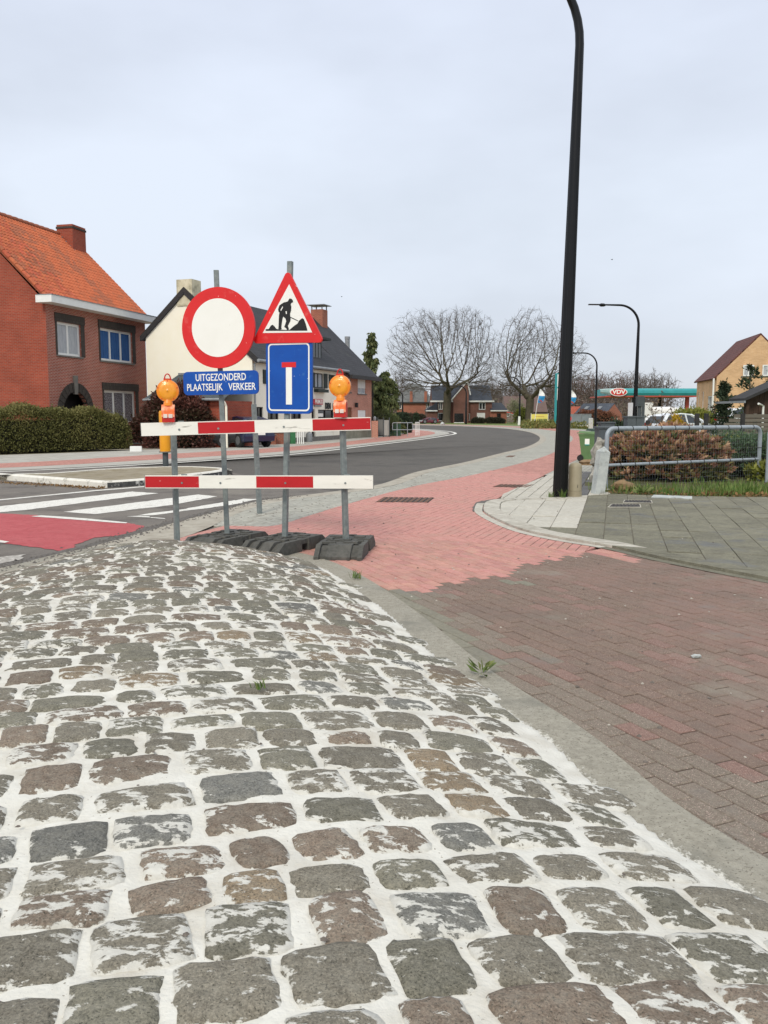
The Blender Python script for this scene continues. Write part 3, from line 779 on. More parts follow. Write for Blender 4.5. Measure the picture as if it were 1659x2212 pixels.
path_poly = [JOIN[8], G(486, 1137), G(578, 1139)] + [p for p in R1 if G(578, 1139)[1] < p[1] < 22.4] + [(2.75, 22.5), (4.4, 22.5)] + [p for p in R2[::-1] if p[1] < 22.4] + KC[12:k11] + JOIN[:8]
structure(MB().sheet(path_poly, 0.0055).build('red_pavement_bed', m_bed))
pp = pave(redp, path_poly, math.radians(68.6), 0.215, 0.1075, 0.011, 0.04, 0.0075, lambda w: m_red, 'paver', origin=(0, 11), limit=10 ** 6, jit=0.002, tilt=0.003)
settle(reds + pp, lambda o: True, redp, 300, 'paver_field')
# grey paver strip between gutter and cycle path
gs_poly = [G(460, 1137)] + [p for p in R0g if 11.6 < p[1] < 21.0] + [p for p in R1[::-1] if p[1] < 20.3] + [G(486, 1137)]
structure(MB().sheet(gs_poly, -0.002).build('grey_strip_bed', m_bed_light))
greyp = thing('grey_paver_strip', None, None); greyp['kind'] = 'structure'
gp = pave(greyp, gs_poly, math.radians(68.6), 0.215, 0.1075, 0.012, 0.03, 0.007, lambda w: m_greyp, 'paver', origin=(0.05, 13), limit=10 ** 6, jit=0.002)
settle(gp, lambda o: True, greyp, 300, 'paver_field')
# border of the mound
bd = MB(); a_, b_ = MR[:], offset(MR, 0.22)
structure(strip('mound_border', offset(MR, -0.07), Mg, 0.010, m_gutter2, n=120, z2=0.014))

# corner pavement with kerb
corner = thing('corner_pavement', None, None); corner['kind'] = 'structure'
GE = [(3.3, 15.25), (4.1, 15.65), (5.6, 15.2), (7.5, 15.0), (9.6, 14.8), (12.5, 14.0)]
cp = [p for p in offset(KC, -0.26)[3:]] + [(12.5, 0.5)] + GE[::-1]
structure(MB().sheet(cp, 0.0235).build('corner_bed', m_bed_light))
def slab_mat(w):
    return m_slabnew if (w[0] - (2.05 + (w[1] - 11.4) * 0.30) < 0.55 and w[1] > 11.2 and w[1] < 15.2) else m_slab
sl = pave(corner, cp, math.radians(-15), 0.34, 0.58, 0.032, 0.05, 0.0075, slab_mat, 'slab', origin=(2.5, 11), bond=0.0, limit=10 ** 6, jit=0.005, tilt=0.009)
settle(sl, lambda o: True, corner, 300, 'slab_field')
ka = resample(KC, 64); kb = resample(offset(KC, -0.25), 64)
for k in range(0, 63):
    a, b, c, d = ka[k], ka[k + 1], kb[k + 1], kb[k]
    g = 0.012
    f = lambda p, q: (p[0] + (q[0] - p[0]) * g / 0.4, p[1] + (q[1] - p[1]) * g / 0.4)
    poly = [f(a, b), f(b, a), f(c, d), f(d, c)]
    MB().prism(poly, -0.02, 0.040 + RND.uniform(-0.002, 0.002)).build('kerb_stone', m_kerbnew if k < 26 else m_slab, corner)
kn = next(i for i, p in enumerate(KC) if p[1] < 9.4 and i > 12)
structure(strip('kerb_foot', offset(KC[14:kn], 0.02), offset(KC[14:kn], 0.14), 0.0155, m_kerbnew, n=50))
structure(strip('old_kerb_foot', offset(KC[kn - 1:], 0.02), offset(KC[kn - 1:], 0.13), 0.0150, m_slab, n=50))
structure(MB().sheet(ragged(offset(KC[8:22], 0.0) + offset(KC[8:22], 0.17)[::-1], 0.06, 0.02), 0.0152).build('tar_patch', m_tar))
# behind the lamp: small pale blocks and patch of dark stone along the garden
bp_ = [(2.05, 15.0), (3.25, 15.1), (4.2, 15.75), (5.6, 22.0), (4.42, 22.0), (2.89, 17.77), (2.2, 15.8)]
structure(MB().sheet(bp_, 0.0).build('block_bed', m_bed_light))
blocks = thing('block_pavement', None, None); blocks['kind'] = 'structure'
m_bluestone = M('dark_blue_stone', lin((92, 92, 94)), lin((106, 104, 102)), scale=12, rough=0.85, bump=0.3, bscale=100, rnd=0.08)
def blk(w):
    if w[1] > 15.6 and abs(w[0] - (3.35 + (w[1] - 15.5) * 0.27)) < 0.30: return m_bluestone
    return m_slabnew
bk_ = pave(blocks, bp_, math.radians(74), 0.26, 0.2, 0.020, 0.04, 0.012, blk, 'block', origin=(3, 16), limit=10 ** 6)
settle(bk_, lambda o: True, blocks, 300, 'block_field')

# ------------------------------------------------------------------ cobbled mound
def mound_d(x, y):
    """distance to the edge of the mound (numpy arrays), negative outside"""
    P = np.array(MPOLY); Q = np.roll(P, -1, 0)
    best = np.full(x.shape, 1e9); ins = np.zeros(x.shape, bool)
    for (ax, ay), (bx, by) in zip(P, Q):
        if ay < -2.9 and by < -2.9: pass
        else:
            dx, dy = bx - ax, by - ay; l2 = dx * dx + dy * dy
            if l2 > 1e-12:
                t = np.clip(((x - ax) * dx + (y - ay) * dy) / l2, 0, 1)
                best = np.minimum(best, np.hypot(x - ax - t * dx, y - ay - t * dy))
        cond = ((ay > y) != (by > y))
        if by != ay:
            xi = (bx - ax) * (y - ay) / (by - ay) + ax
            ins ^= cond & (x < xi)
    return np.where(ins, best, -best)
def mound_z(x, y):
    d = np.clip(mound_d(x, y), 0, None)
    return 0.235 * (1 - (1 - np.clip(d / 1.9, 0, 1)) ** 2.1) + 0.012
def grid_sheet(xs, ys, zf, keep, name, mat, parent=None, smooth=True):
    X, Y = np.meshgrid(xs, ys); nx, ny = len(xs), len(ys)
    D = keep(X, Y); Z = zf(X, Y)
    idx = -np.ones(X.shape, int); vs, fs = [], []
    ok = D
    cell = ok[:-1, :-1] | ok[1:, :-1] | ok[:-1, 1:] | ok[1:, 1:]
    use = np.zeros(X.shape, bool); use[:-1, :-1] |= cell; use[1:, :-1] |= cell; use[:-1, 1:] |= cell; use[1:, 1:] |= cell
    idx[use] = np.arange(use.sum())
    V = np.stack([X[use], Y[use], Z[use]], 1)
    J, I = np.nonzero(cell)
    Fq = np.stack([idx[J, I], idx[J, I + 1], idx[J + 1, I + 1], idx[J + 1, I]], 1)
    me = bpy.data.meshes.new(name); me.from_pydata(V.tolist(), [], Fq.tolist())
    me.polygons.foreach_set('use_smooth', [smooth] * len(me.polygons)); me.materials.append(mat)
    o = bpy.data.objects.new(name, me); COL.objects.link(o)
    if parent: o.parent = parent
    return o
m_mortar = M('mortar', lin((222, 220, 211)), lin((208, 205, 195)), scale=7, rough=0.92, bump=0.5, bscale=70, c3=lin((188, 181, 167)), scale3=3.0, lo3=0.52, hi3=0.75, speck=(lin((150, 142, 128)), 75, 0.70, 0.74))
mound = thing('cobbled_mound', None, None); mound['kind'] = 'structure'
def mort_z(X, Y):
    D = mound_d(X, Y)
    return mound_z(X, Y) + (vnoise(X * 7, Y * 7, 3) - 0.5) * 0.010 + (vnoise(X * 21, Y * 21, 4) - 0.5) * 0.007 + (vnoise(X * 45, Y * 45, 5) - 0.5) * 0.005 - 0.0015 - np.where(D < -0.005, 0.03, 0.0)
grid_sheet(np.arange(-4.4, 2.1, 0.022), np.arange(-0.3, 9.85, 0.022), mort_z, lambda X, Y: mound_d(X, Y) > -0.01, 'mortar_bed', m_mortar, mound)

def stone_mat(name, ca, cb, cc):
    """grainy split stone with mortar smeared over its edges and hollows"""
    m = bpy.data.materials.new(name); m.use_nodes = True
    n, l = m.node_tree.nodes, m.node_tree.links.new
    b = n['Principled BSDF']; b.inputs['Roughness'].default_value = 0.8; b.inputs['Specular IOR Level'].default_value = 0.3
    tc = n.new('ShaderNodeTexCoord'); oi = n.new('ShaderNodeObjectInfo')
    def math_(op, a, bb=None, c=None):
        q = n.new('ShaderNodeMath'); q.operation = op
        for i, x in enumerate((a, bb, c)):
            if x is None: continue
            if isinstance(x, (int, float)): q.inputs[i].default_value = x
            else: l(x, q.inputs[i])
        return q.outputs[0]
    def noise(v, sc, det=8, ro=0.65, dist=0.0):
        q = n.new('ShaderNodeTexNoise'); q.inputs['Scale'].default_value = sc; q.inputs['Detail'].default_value = det; q.inputs['Roughness'].default_value = ro; q.inputs['Distortion'].default_value = dist; l(v, q.inputs['Vector']); return q.outputs['Fac']
    def rng_(v, a, bb, c=0.0, d=1.0):
        q = n.new('ShaderNodeMapRange'); q.inputs[1].default_value = a; q.inputs[2].default_value = bb; q.inputs[3].default_value = c; q.inputs[4].default_value = d; l(v, q.inputs[0]); return q.outputs[0]
    def mix_(f, a, bb):
        q = n.new('ShaderNodeMix'); q.data_type = 'RGBA'
        l(f, q.inputs[0])
        for i, x in ((6, a), (7, bb)):
            if isinstance(x, tuple): q.inputs[i].default_value = x
            else: l(x, q.inputs[i])
        return q.outputs[2]
    sc = math_('MULTIPLY', oi.outputs['Random'], 91.0)
    ad = n.new('ShaderNodeVectorMath'); l(tc.outputs['Object'], ad.inputs[0]); l(sc, ad.inputs[1]); v = ad.outputs[0]
    col = mix_(rng_(noise(v, 16, 6), 0.36, 0.64), ca, cb)
    col = mix_(rng_(noise(v, 130, 4, 0.7), 0.42, 0.70), col, cc)                       # light grain
    col = mix_(rng_(noise(v, 170, 3, 0.7), 0.54, 0.66), col, lin((58, 57, 50)))         # dark grain
    hs = n.new('ShaderNodeHueSaturation'); l(rng_(oi.outputs['Random'], 0, 1, 0.86, 1.22), hs.inputs['Value']); l(col, hs.inputs['Color']); col = hs.outputs[0]
    mp = n.new('ShaderNodeMapping'); mp.inputs['Rotation'].default_value = (0, 0, math.radians(-17)); mp.inputs['Scale'].default_value = (12, 21, 14); l(v, mp.inputs[0])
    at = n.new('ShaderNodeAttribute'); at.attribute_name = 'rim'
    f = math_('MULTIPLY_ADD', at.outputs['Fac'], 0.16, noise(mp.outputs[0], 1.0, 10, 0.66, 0.3))
    fc = math_('FRACT', math_('MULTIPLY', oi.outputs['Random'], 13.7))
    f = math_('ADD', f, rng_(fc, 0, 1, -0.05, 0.06))
    f = math_('MULTIPLY_ADD', noise(v, 75, 4, 0.7), 0.16, f)                           # flecks
    mask = rng_(f, 0.655, 0.69)
    film = math_('MULTIPLY', rng_(noise(v, 26, 8, 0.7), 0.42, 0.72), 0.34)
    col = mix_(film, col, lin((170, 166, 152)))                                        # worn pale film
    l(mix_(mask, col, mix_(rng_(noise(v, 30, 5), 0.35, 0.65), lin((219, 217, 208)), lin((204, 201, 191)))), b.inputs['Base Color'])
    b1 = n.new('ShaderNodeBump'); b1.inputs['Strength'].default_value = 0.9; b1.inputs['Distance'].default_value = 0.010; l(noise(v, 34, 10, 0.7), b1.inputs['Height'])
    b2 = n.new('ShaderNodeBump'); b2.inputs['Strength'].default_value = 0.25; b2.inputs['Distance'].default_value = 0.003; l(mask, b2.inputs['Height']); l(b1.outputs[0], b2.inputs['Normal'])
    l(b2.outputs[0], b.inputs['Normal'])
    MATS[name] = m
    return m
STONES = [stone_mat('stone_grey', lin((97, 92, 81)), lin((116, 110, 97)), lin((148, 141, 126))), stone_mat('stone_olive_grey', lin((92, 90, 79)), lin((112, 109, 95)), lin((142, 137, 121))),
          stone_mat('stone_brown', lin((102, 90, 78)), lin((121, 106, 92)), lin((150, 135, 119))), stone_mat('stone_blue_grey', lin((86, 86, 82)), lin((108, 107, 101)), lin((136, 135, 129))),
          stone_mat('stone_ochre', lin((110, 96, 77)), lin((132, 115, 93)), lin((156, 139, 115)))]
UA = math.radians(17)
uax, uay, vax, vay = math.cos(UA), math.sin(UA), -math.sin(UA), math.cos(UA)
cob = []
v = 0.0; row = 0
while v < 11.5:
    rh = RND.uniform(0.185, 0.245)
    u = -4.6 + RND.uniform(0, 0.3)
    while u < 4.5:
        w = RND.choice([RND.uniform(0.20, 0.28), RND.uniform(0.23, 0.34), RND.uniform(0.18, 0.24)])
        cu, cv = u + w / 2, v + rh / 2 + 0.03 * math.sin(u * 2.1 + row)
        x, y = cu * uax + cv * vax, cu * uay + cv * vay
        if y > 1.2: cob.append((x, y, w, rh))
        u += w + RND.uniform(0.0, 0.012)
    v += rh; row += 1
cx_, cy_ = np.array([c[0] for c in cob]), np.array([c[1] for c in cob])
dd = mound_d(cx_, cy_)
NS = 22
ncob = 0; far_cob = {}
for (x, y, w, h), d in sorted(zip(cob, dd), key=lambda q: math.hypot(q[0][0], q[0][1])):
    if d < 0.035: continue
    if abs(x) > 0.62 * y + 0.45: continue
    gw, gh = RND.uniform(0.004, 0.030), RND.uniform(0.0, 0.024)
    if d < 0.2: gw *= 0.6
    a, b = (w - gw) / 2, (h - gh) / 2
    if RND.random() < 0.04: b *= 0.6
    pw = RND.uniform(4.5, 12.0); rot = UA + RND.gauss(0, 0.055)
    cor = [RND.uniform(0.90, 1.06) for _ in range(4)]
    out = []
    for k in range(NS):
        t = 2 * math.pi * (k + 0.5) / NS; ct, st = math.cos(t), math.sin(t)
        r = (abs(ct) ** pw + abs(st) ** pw) ** (-1 / pw)
        q = (k / NS * 4 - 0.5) % 4; q0 = int(q); f = q - q0
        r *= (cor[q0] * (1 - f) + cor[(q0 + 1) % 4] * f) * RND.uniform(0.945, 1.045)
        px, py = a * r * ct, b * r * st
        out.append((px * math.cos(rot) - py * math.sin(rot), px * math.sin(rot) + py * math.cos(rot)))
    rings = [(0.42, RND.uniform(0.011, 0.017), 0.0), (0.76, RND.uniform(0.009, 0.014), 0.06), (0.965, 0.0035, 0.55), (1.05, -0.022, 1.0)]
    top = RND.uniform(0.011, 0.018)
    V2 = [(0, 0)] + [(p[0] * k, p[1] * k) for k, _, _ in rings for p in out]
    offs = [top] + [o_ + RND.uniform(-0.003, 0.003) * (k < 0.9) for k, o_, _ in rings for _ in out]
    xs, ys = np.array([p[0] + x for p in V2]), np.array([p[1] + y for p in V2])
    zs = mound_z(xs, ys); z0 = float(zs[0])
    tx, ty = RND.uniform(-0.045, 0.045), RND.uniform(-0.045, 0.045)
    verts = [(V2[i][0], V2[i][1], float(zs[i]) - z0 + offs[i] + tx * V2[i][0] + ty * V2[i][1]) for i in range(len(V2))]
    faces = [[0, 1 + k, 1 + (k + 1) % NS] for k in range(NS)]
    for r_ in range(3):
        for k in range(NS):
            i0, i1 = 1 + r_ * NS + k, 1 + r_ * NS + (k + 1) % NS
            faces.append([i0, i0 + NS, i1 + NS, i1])
    mt = RND.choices(STONES, [5, 4, 3, 1, 0.6])[0]
    rim = [0.0] + [rv for _, _, rv in rings for _ in out]
    ncob += 1
    if ncob > 300:
        q = far_cob.setdefault(mt.name, [[], [], []]); k0 = len(q[0])
        q[0] += [(p[0] + x, p[1] + y, p[2] + z0) for p in verts]; q[1] += [[i + k0 for i in f] for f in faces]; q[2] += rim
        continue
    me = bpy.data.meshes.new('cobble'); me.from_pydata(verts, [], faces); me.materials.append(mt)
    me.polygons.foreach_set('use_smooth', [True] * len(me.polygons))
    at = me.attributes.new('rim', 'FLOAT', 'POINT'); at.data.foreach_set('value', rim)
    o = bpy.data.objects.new('cobble', me); COL.objects.link(o); o.parent = mound; o.location = (x, y, z0)
for mn, (vs, fs, rm) in far_cob.items():
    me = bpy.data.meshes.new('cobble_field'); me.from_pydata(vs, [], fs); me.materials.append(MATS[mn])
    me.polygons.foreach_set('use_smooth', [True] * len(me.polygons))
    at = me.attributes.new('rim', 'FLOAT', 'POINT'); at.data.foreach_set('value', rm)
    o = bpy.data.objects.new('cobble_field', me); COL.objects.link(o); o.parent = mound; o['kind'] = 'stuff'

# loose grit and pebbles
def pebbles(name, pts, smin, smax, mat):
    mb = MB()
    for (x, y, z) in pts:
        s = RND.uniform(smin, smax); n = 5
        a0 = RND.random() * 6
        vs = [(x + s * math.cos(a0 + 2 * math.pi * k / n) * RND.uniform(0.7, 1.2), y + s * math.sin(a0 + 2 * math.pi * k / n) * RND.uniform(0.7, 1.2), z) for k in range(n)]
        vs.append((x, y, z + s * RND.uniform(0.5, 0.9)))
        mb.add(vs, [[k, (k + 1) % n, n] for k in range(n)])
    o = mb.build(name, mat); o['kind'] = 'stuff'; return o
def scatter(poly, n, z):
    xs = [p[0] for p in poly]; ys = [p[1] for p in poly]; r = []
    while len(r) < n:
        p = (RND.uniform(min(xs), max(xs)), RND.uniform(min(ys), max(ys)))
        if inside(p, poly): r.append((*p, z))
    return r
m_grit = M('grit', lin((92, 84, 78)), lin((120, 112, 104)), scale=20, rough=0.9)
m_gritw = M('grit_pale', lin((196, 190, 178)), lin((160, 152, 140)), scale=20, rough=0.9)
pebbles('loose_grit', scatter(near_poly, 140, 0.012) + scatter(cp, 90, 0.036) + scatter(gs_poly, 120, 0.014) + scatter(path_poly, 60, 0.013), 0.006, 0.016, m_grit)
pebbles('pale_chips', scatter(near_poly, 90, 0.012) + scatter(cp, 60, 0.036), 0.006, 0.014, m_gritw)
mp_ = [(x, y, 0) for x, y, _ in scatter([(-1.5, 1.9), (0.9, 1.9), (0.5, 4.2), (-0.2, 6.5), (-2.4, 6.5), (-2.2, 4)], 90, 0)]
zz = mound_z(np.array([p[0] for p in mp_]), np.array([p[1] for p in mp_]))
pebbles('mound_grit', [(p[0], p[1], float(z) + 0.012) for p, z in zip(mp_, zz)], 0.004, 0.011, m_grit)
# crumbs of asphalt
pebbles('asphalt_crumbs', [(p[0] + RND.gauss(0, 0.1), p[1] + RND.gauss(0, 0.1), 0.012) for p in ce for _ in range(14)], 0.008, 0.022, m_tar)
# grey dust lying on the paving
# ------------------------------------------------------------------ road works barrier and signs
m_steel = M('galvanised_steel', lin((138, 146, 144)), lin((118, 126, 126)), scale=18, rough=0.5, metal=0.35, bump=0.08, bscale=60, c3=lin((158, 160, 152)), scale3=7, lo3=0.55, hi3=0.7)
m_signred = M('sign_red', lin((224, 42, 42)), lin((214, 36, 38)), scale=3, rough=0.45, c3=lin((226, 86, 80)), scale3=7, lo3=0.58, hi3=0.72, speck=(lin((240, 214, 206)), 26, 0.735, 0.745))
m_signwhite = M('sign_white', lin((246, 245, 238)), lin((242, 241, 233)), scale=4, rough=0.5, c3=lin((176, 172, 160)), scale3=11, lo3=0.7, hi3=0.76)
m_signblue = M('sign_blue', lin((14, 84, 176)), lin((12, 74, 162)), scale=3, rough=0.4, c3=lin((52, 106, 178)), scale3=9, lo3=0.60, hi3=0.72, speck=(lin((196, 210, 226)), 24, 0.74, 0.75))
m_signblack = M('sign_black', lin((28, 28, 28)), lin((36, 36, 36)), scale=6, rough=0.6)
m_back = M('sign_back', lin((120, 122, 120)), lin((104, 106, 104)), scale=8, rough=0.55, metal=0.3)
m_plankw = M('plank_white', lin((242, 240, 230)), lin((234, 232, 222)), scale=5, rough=0.6, bump=0.06, bscale=40, c3=lin((148, 142, 132)), scale3=7, lo3=0.61, hi3=0.72, stretch=(0.5, 1, 2.4))
m_plankr = M('plank_red', lin((192, 26, 34)), lin((182, 22, 30)), scale=6, rough=0.5, c3=lin((226, 190, 184)), scale3=16, lo3=0.69, hi3=0.71, stretch=(0.6, 1, 1.6))
m_rubber = M('recycled_rubber', lin((72, 72, 68)), lin((92, 91, 86)), scale=26, rough=0.88, bump=0.5, bscale=120, c3=lin((104, 102, 96)), scale3=3.5, lo3=0.52, hi3=0.75)
m_amber = M('amber_lens', lin((240, 150, 24)), lin((248, 168, 40)), scale=24, rough=0.25, spec=0.6, coat=0.4, bump=0.2, bscale=220)
m_amber2 = M('amber_rim', lin((244, 146, 34)), lin((236, 134, 26)), scale=8, rough=0.35, coat=0.3)
m_lampred = M('lamp_red_plastic', lin((204, 42, 34)), lin((188, 34, 30)), scale=6, rough=0.45)
m_lamporange = M('lamp_orange_reflector', lin((246, 120, 62)), lin((250, 176, 140)), scale=14, rough=0.4, lo=0.45, hi=0.6)
m_lampwhite = M('lamp_white_plastic', lin((232, 222, 210)), lin((220, 206, 196)), scale=9, rough=0.5)

def slope_post(base, top, r=0.0275, twist=0.55, name='post', parent=None, mat=None):
    """square steel post between two points with chamfered corners and an open top"""
    b, t = Vector(base), Vector(top); ax = (t - b); ln = ax.length; q = ax.to_track_quat('Z', 'Y').to_matrix().to_4x4()
    c = 0.18
    prof = [(-1, -1 + c), (-1 + c, -1), (1 - c, -1), (1, -1 + c), (1, 1 - c), (1 - c, 1), (-1 + c, 1), (-1, 1 - c)]
    ct, st = math.cos(twist), math.sin(twist)
    prof = [((x * ct - y * st) * r, (x * st + y * ct) * r) for x, y in prof]
    mb = MB().prism(prof, 0.0, ln)
    mb.v = [tuple(Matrix.Translation(b) @ (q @ Vector(p))) for p in mb.v]
    return mb.build(name, mat or m_steel, parent)
def rounded(w, h, r, n=5):
    o = []
    for cx, cy, a0 in ((w / 2 - r, h / 2 - r, 0), (-w / 2 + r, h / 2 - r, 90), (-w / 2 + r, -h / 2 + r, 180), (w / 2 - r, -h / 2 + r, 270)):
        for k in range(n + 1):
            a = math.radians(a0 + 90 * k / n); o.append((cx + r * math.cos(a), cy + r * math.sin(a)))
    return o
def circle(r, n=48): return [(r * math.cos(2 * math.pi * k / n), r * math.sin(2 * math.pi * k / n)) for k in range(n)]
def rtri(side, r, n=6):
    h = side * math.sqrt(3) / 2
    cs = [(-side / 2, -h / 3), (side / 2, -h / 3), (0, 2 * h / 3)]
    k = r * 2; o = []
    for i, (cx, cy) in enumerate(cs):
        ln = math.hypot(cx, cy); ccx, ccy = cx * (1 - k / ln), cy * (1 - k / ln); a0 = math.atan2(cy, cx) - math.radians(60)
        for j in range(n + 1): a = a0 + math.radians(120) * j / n; o.append((ccx + r * math.cos(a), ccy + r * math.sin(a)))
    return o
def ring_sheet(mb, outer, inner, y):
    n = len(outer)
    for i in range(n):
        j = (i + 1) % n
        mb.quad((outer[i][0], y, outer[i][1]), (outer[j][0], y, outer[j][1]), (inner[j][0], y, inner[j][1]), (inner[i][0], y, inner[i][1]))
def flat(mb, poly, y):
    tr = tessellate_polygon([[Vector((p[0], p[1], 0)) for p in poly]])
    mb.add([(p[0], y, p[1]) for p in poly], [list(t) for t in tr])
def panel(name, outline, mat, parent, loc, rz, depth=0.028, tilt=0.0):
    """a sign panel: its face in the local xz plane looking towards -y, with a turned-over edge"""
    o = MB().prism(outline, 0.0, depth, axis='y').build(name, mat, parent)
    o.location = loc; o.rotation_euler = (0, tilt, rz)
    return o

P1, P2, P3 = (-1.77, 9.59), (-1.09, 9.34), (-0.41, 9.16)
top1 = A(467, 584, 9.62); top2 = A(627, 565, 9.42)
# rubber feet
def rubber_foot(label, loc, rz, ribs):
    t = thing('rubber_foot', label, 'barrier foot', (loc[0], loc[1], 0.012), rz, 'rubber feet of the road signs')
    mb = MB(); W, Ln, H = 0.25, 0.53, 0.135
    prof = [(-Ln, 0), (-Ln, 0.03), (-Ln + 0.15, H), (-0.06, H), (-0.06, 0)]
    def wedge(x0, x1, d=0.0, f=1): # sloping end ribs
        p = [(-Ln + d, 0.0), (-Ln + d, 0.03), (-Ln + 0.15 + d, H - d * 0.4), (-0.04, H - d * 0.4), (-0.04, 0.0)]
        mb.prism([(f * a, z) for a, z in p], x0, x1, axis='x')
    wedge(-W + 0.004, W - 0.004, 0.05)
    for x0, x1 in ribs: wedge(x0, x1)
    mb.build('front_block', m_rubber, t)
    m2 = MB()
    p = [(Ln, 0), (Ln, 0.03), (Ln - 0.15, H), (0.10, H), (0.10, 0)]
    m2.prism(p, -W, W, axis='x'); m2.build('rear_block', m_rubber, t)
    m3 = MB(); m3.b2(-W, W - 0.13, -0.06, 0.12, 0.0, H - 0.006); m3.b2(W - 0.14, W - 0.02, -0.06, 0.12, 0.075, H - 0.012); m3.build('middle_block', m_rubber, t)
    m4 = MB()
    for (x, y, w, l) in ((-0.14, -0.25, 0.14, 0.05), (0.09, -0.22, 0.15, 0.06), (-0.05, -0.12, 0.2, 0.04), (0.12, 0.20, 0.12, 0.08), (-0.12, 0.16, 0.16, 0.05), (0.0, 0.30, 0.14, 0.05), (-0.17, 0.02, 0.06, 0.10), (0.17, -0.10, 0.07, 0.05)):
        m4.b2(x - w / 2, x + w / 2, y - l / 2, y + l / 2, H - 0.01, H + 0.014)
    m4.b2(-0.06, 0.06, -0.06, 0.06, H - 0.008, H + 0.012)
    m4.build_each('locking_lug', m_rubber, t)
    return t
r2 = [(-0.25, -0.20), (-0.125, 0.125), (0.20, 0.25)]
r3 = [(-0.25, -0.19), (-0.12, -0.06), (0.0, 0.12), (0.19, 0.25)]
rubber_foot('black rubber foot under the round sign, half hidden by cobbles', P1, math.radians(-27), r2)
rubber_foot('middle black rubber foot with three pockets, under the triangle sign', P2, math.radians(-27), r3)
rubber_foot('nearest black rubber foot, right end of the barrier', P3, math.radians(-7), r2)

# round sign with its plate
s1 = thing('no_entry_sign', 'round white sign with red rim and blue text plate on steel post', 'road sign', (P1[0], P1[1], 0.0))
rel = lambda p, b: (p[0] - b[0], p[1] - b[1], p[2])
slope_post((0, 0, 0.13), rel(top1, P1), parent=s1)
RZ1 = math.radians(-16)
c = A(470.5, 708, 9.50)
pd = panel('round_panel', circle(0.435, 56), m_signred, s1, rel(c, P1), RZ1)
mb = MB(); flat(mb, circle(0.313, 56), -0.0025); mb.build('white_disc', m_signwhite, pd)
c = A(476, 827, 9.49)
pl = panel('text_plate', rounded(0.90, 0.255, 0.05), m_signblue, s1, rel(c, P1), RZ1, depth=0.022, tilt=math.radians(-0.6))
text('UITGEZONDERD', 0.108, m_signwhite, pl, (0.005, -0.0015, 0.058), xs=0.74, bold=0.0012)
text('PLAATSELIJK', 0.108, m_signwhite, pl, (-0.192, -0.0015, -0.048), xs=0.73, bold=0.0012)
text('VERKEER', 0.108, m_signwhite, pl, (0.258, -0.0015, -0.048), xs=0.75, bold=0.0012)
mb = MB()
for z in (-0.17, 0.2): mb.b2(-0.05, 0.05, 0.028, 0.06, z - 0.015, z + 0.015)
mb.build_each('bracket', m_back, pd)

# roadworks triangle and dead-end panel
s2 = thing('roadworks_sign', 'red triangle roadworks sign above blue dead end panel on steel post', 'road sign', (P2[0], P2[1], 0.0))
slope_post((0, 0, 0.13), rel(top2, P2), parent=s2)
RZ2 = math.radians(-24)
kx, kz = 0.845 / 815.0, 0.745 / 810.0
c = A(620.5, 688, 9.30)
tri = panel('triangle_panel', rtri(0.885, 0.035), m_signred, s2, rel(c, P2), RZ2, tilt=math.radians(1.2))
h = 0.885 * math.sqrt(3) / 2
def tp(x, y): return ((x - 518) * kx, (868 - y) * kz - h / 3 + 0.035)
mb = MB(); flat(mb, [tp(540, 242), tp(226, 788), tp(812, 792)], -0.0025); mb.build('white_triangle', m_signwhite, tri)
pic = MB()
man = [(545, 403), (570, 408), (585, 425), (588, 447), (572, 452), (560, 468), (568, 495), (565, 540), (553, 575), (556, 605), (560, 630), (558, 655), (540, 690), (528, 712), (543, 752), (520, 762), (508, 740), (485, 722), (495, 700), (508, 660), (500, 630), (475, 605), (465, 625), (455, 690), (450, 730), (458, 745), (440, 752), (415, 752), (418, 700), (420, 640), (422, 590), (428, 560), (415, 545), (412, 520), (425, 480), (450, 462), (480, 445), (505, 442), (525, 435), (535, 420)]
flat(pic, [tp(*p) for p in man], -0.0050)
flat(pic, [tp(*p) for p in [(554, 608), (650, 656), (648, 664), (552, 618)]], -0.0046)
flat(pic, [tp(*p) for p in [(262, 745), (300, 743), (325, 705), (345, 695), (365, 710), (390, 742), (420, 752), (545, 760), (600, 715), (640, 690), (660, 655), (695, 628), (715, 640), (735, 690), (750, 740), (758, 772), (262, 764)]], -0.0042)
pic.build('worker_pictogram', m_signblack, tri)
mb = MB(); flat(mb, [tp(*p) for p in [(440, 530), (466, 488), (470, 502), (447, 541)]], -0.0056); flat(mb, [tp(*p) for p in [(500, 548), (514, 545), (517, 575), (506, 578)]], -0.0056); mb.build_each('pictogram_gap', m_signwhite, tri)
c = A(623.7, 815, 9.31)
blue = panel('dead_end_panel', rounded(0.565, 0.775, 0.055), m_signblue, s2, rel(c, P2), RZ2, tilt=math.radians(0.6))
mb = MB(); ring_sheet(mb, rounded(0.51, 0.72, 0.045), rounded(0.478, 0.688, 0.032), -0.002); mb.build('white_border', m_signwhite, blue)
mb = MB(); flat(mb, [(-0.034, -0.29), (0.04, -0.29), (0.04, 0.105), (-0.034, 0.105)], -0.002); mb.build('white_stem', m_signwhite, blue)
mb = MB(); flat(mb, [(-0.085, 0.106), (0.09, 0.106), (0.09, 0.160), (-0.085, 0.160)], -0.002); mb.build('red_bar', m_signred, blue)
# spare posts
slope_post((0, 0, 0.0), (-0.06, 0.0, 1.625), r=0.032, name='steel_post').location = (-1.86, 12.75, 0.008)
o = bpy.data.objects['steel_post']; tag(o, 'short bare steel post on the gutter behind the barrier', 'post')

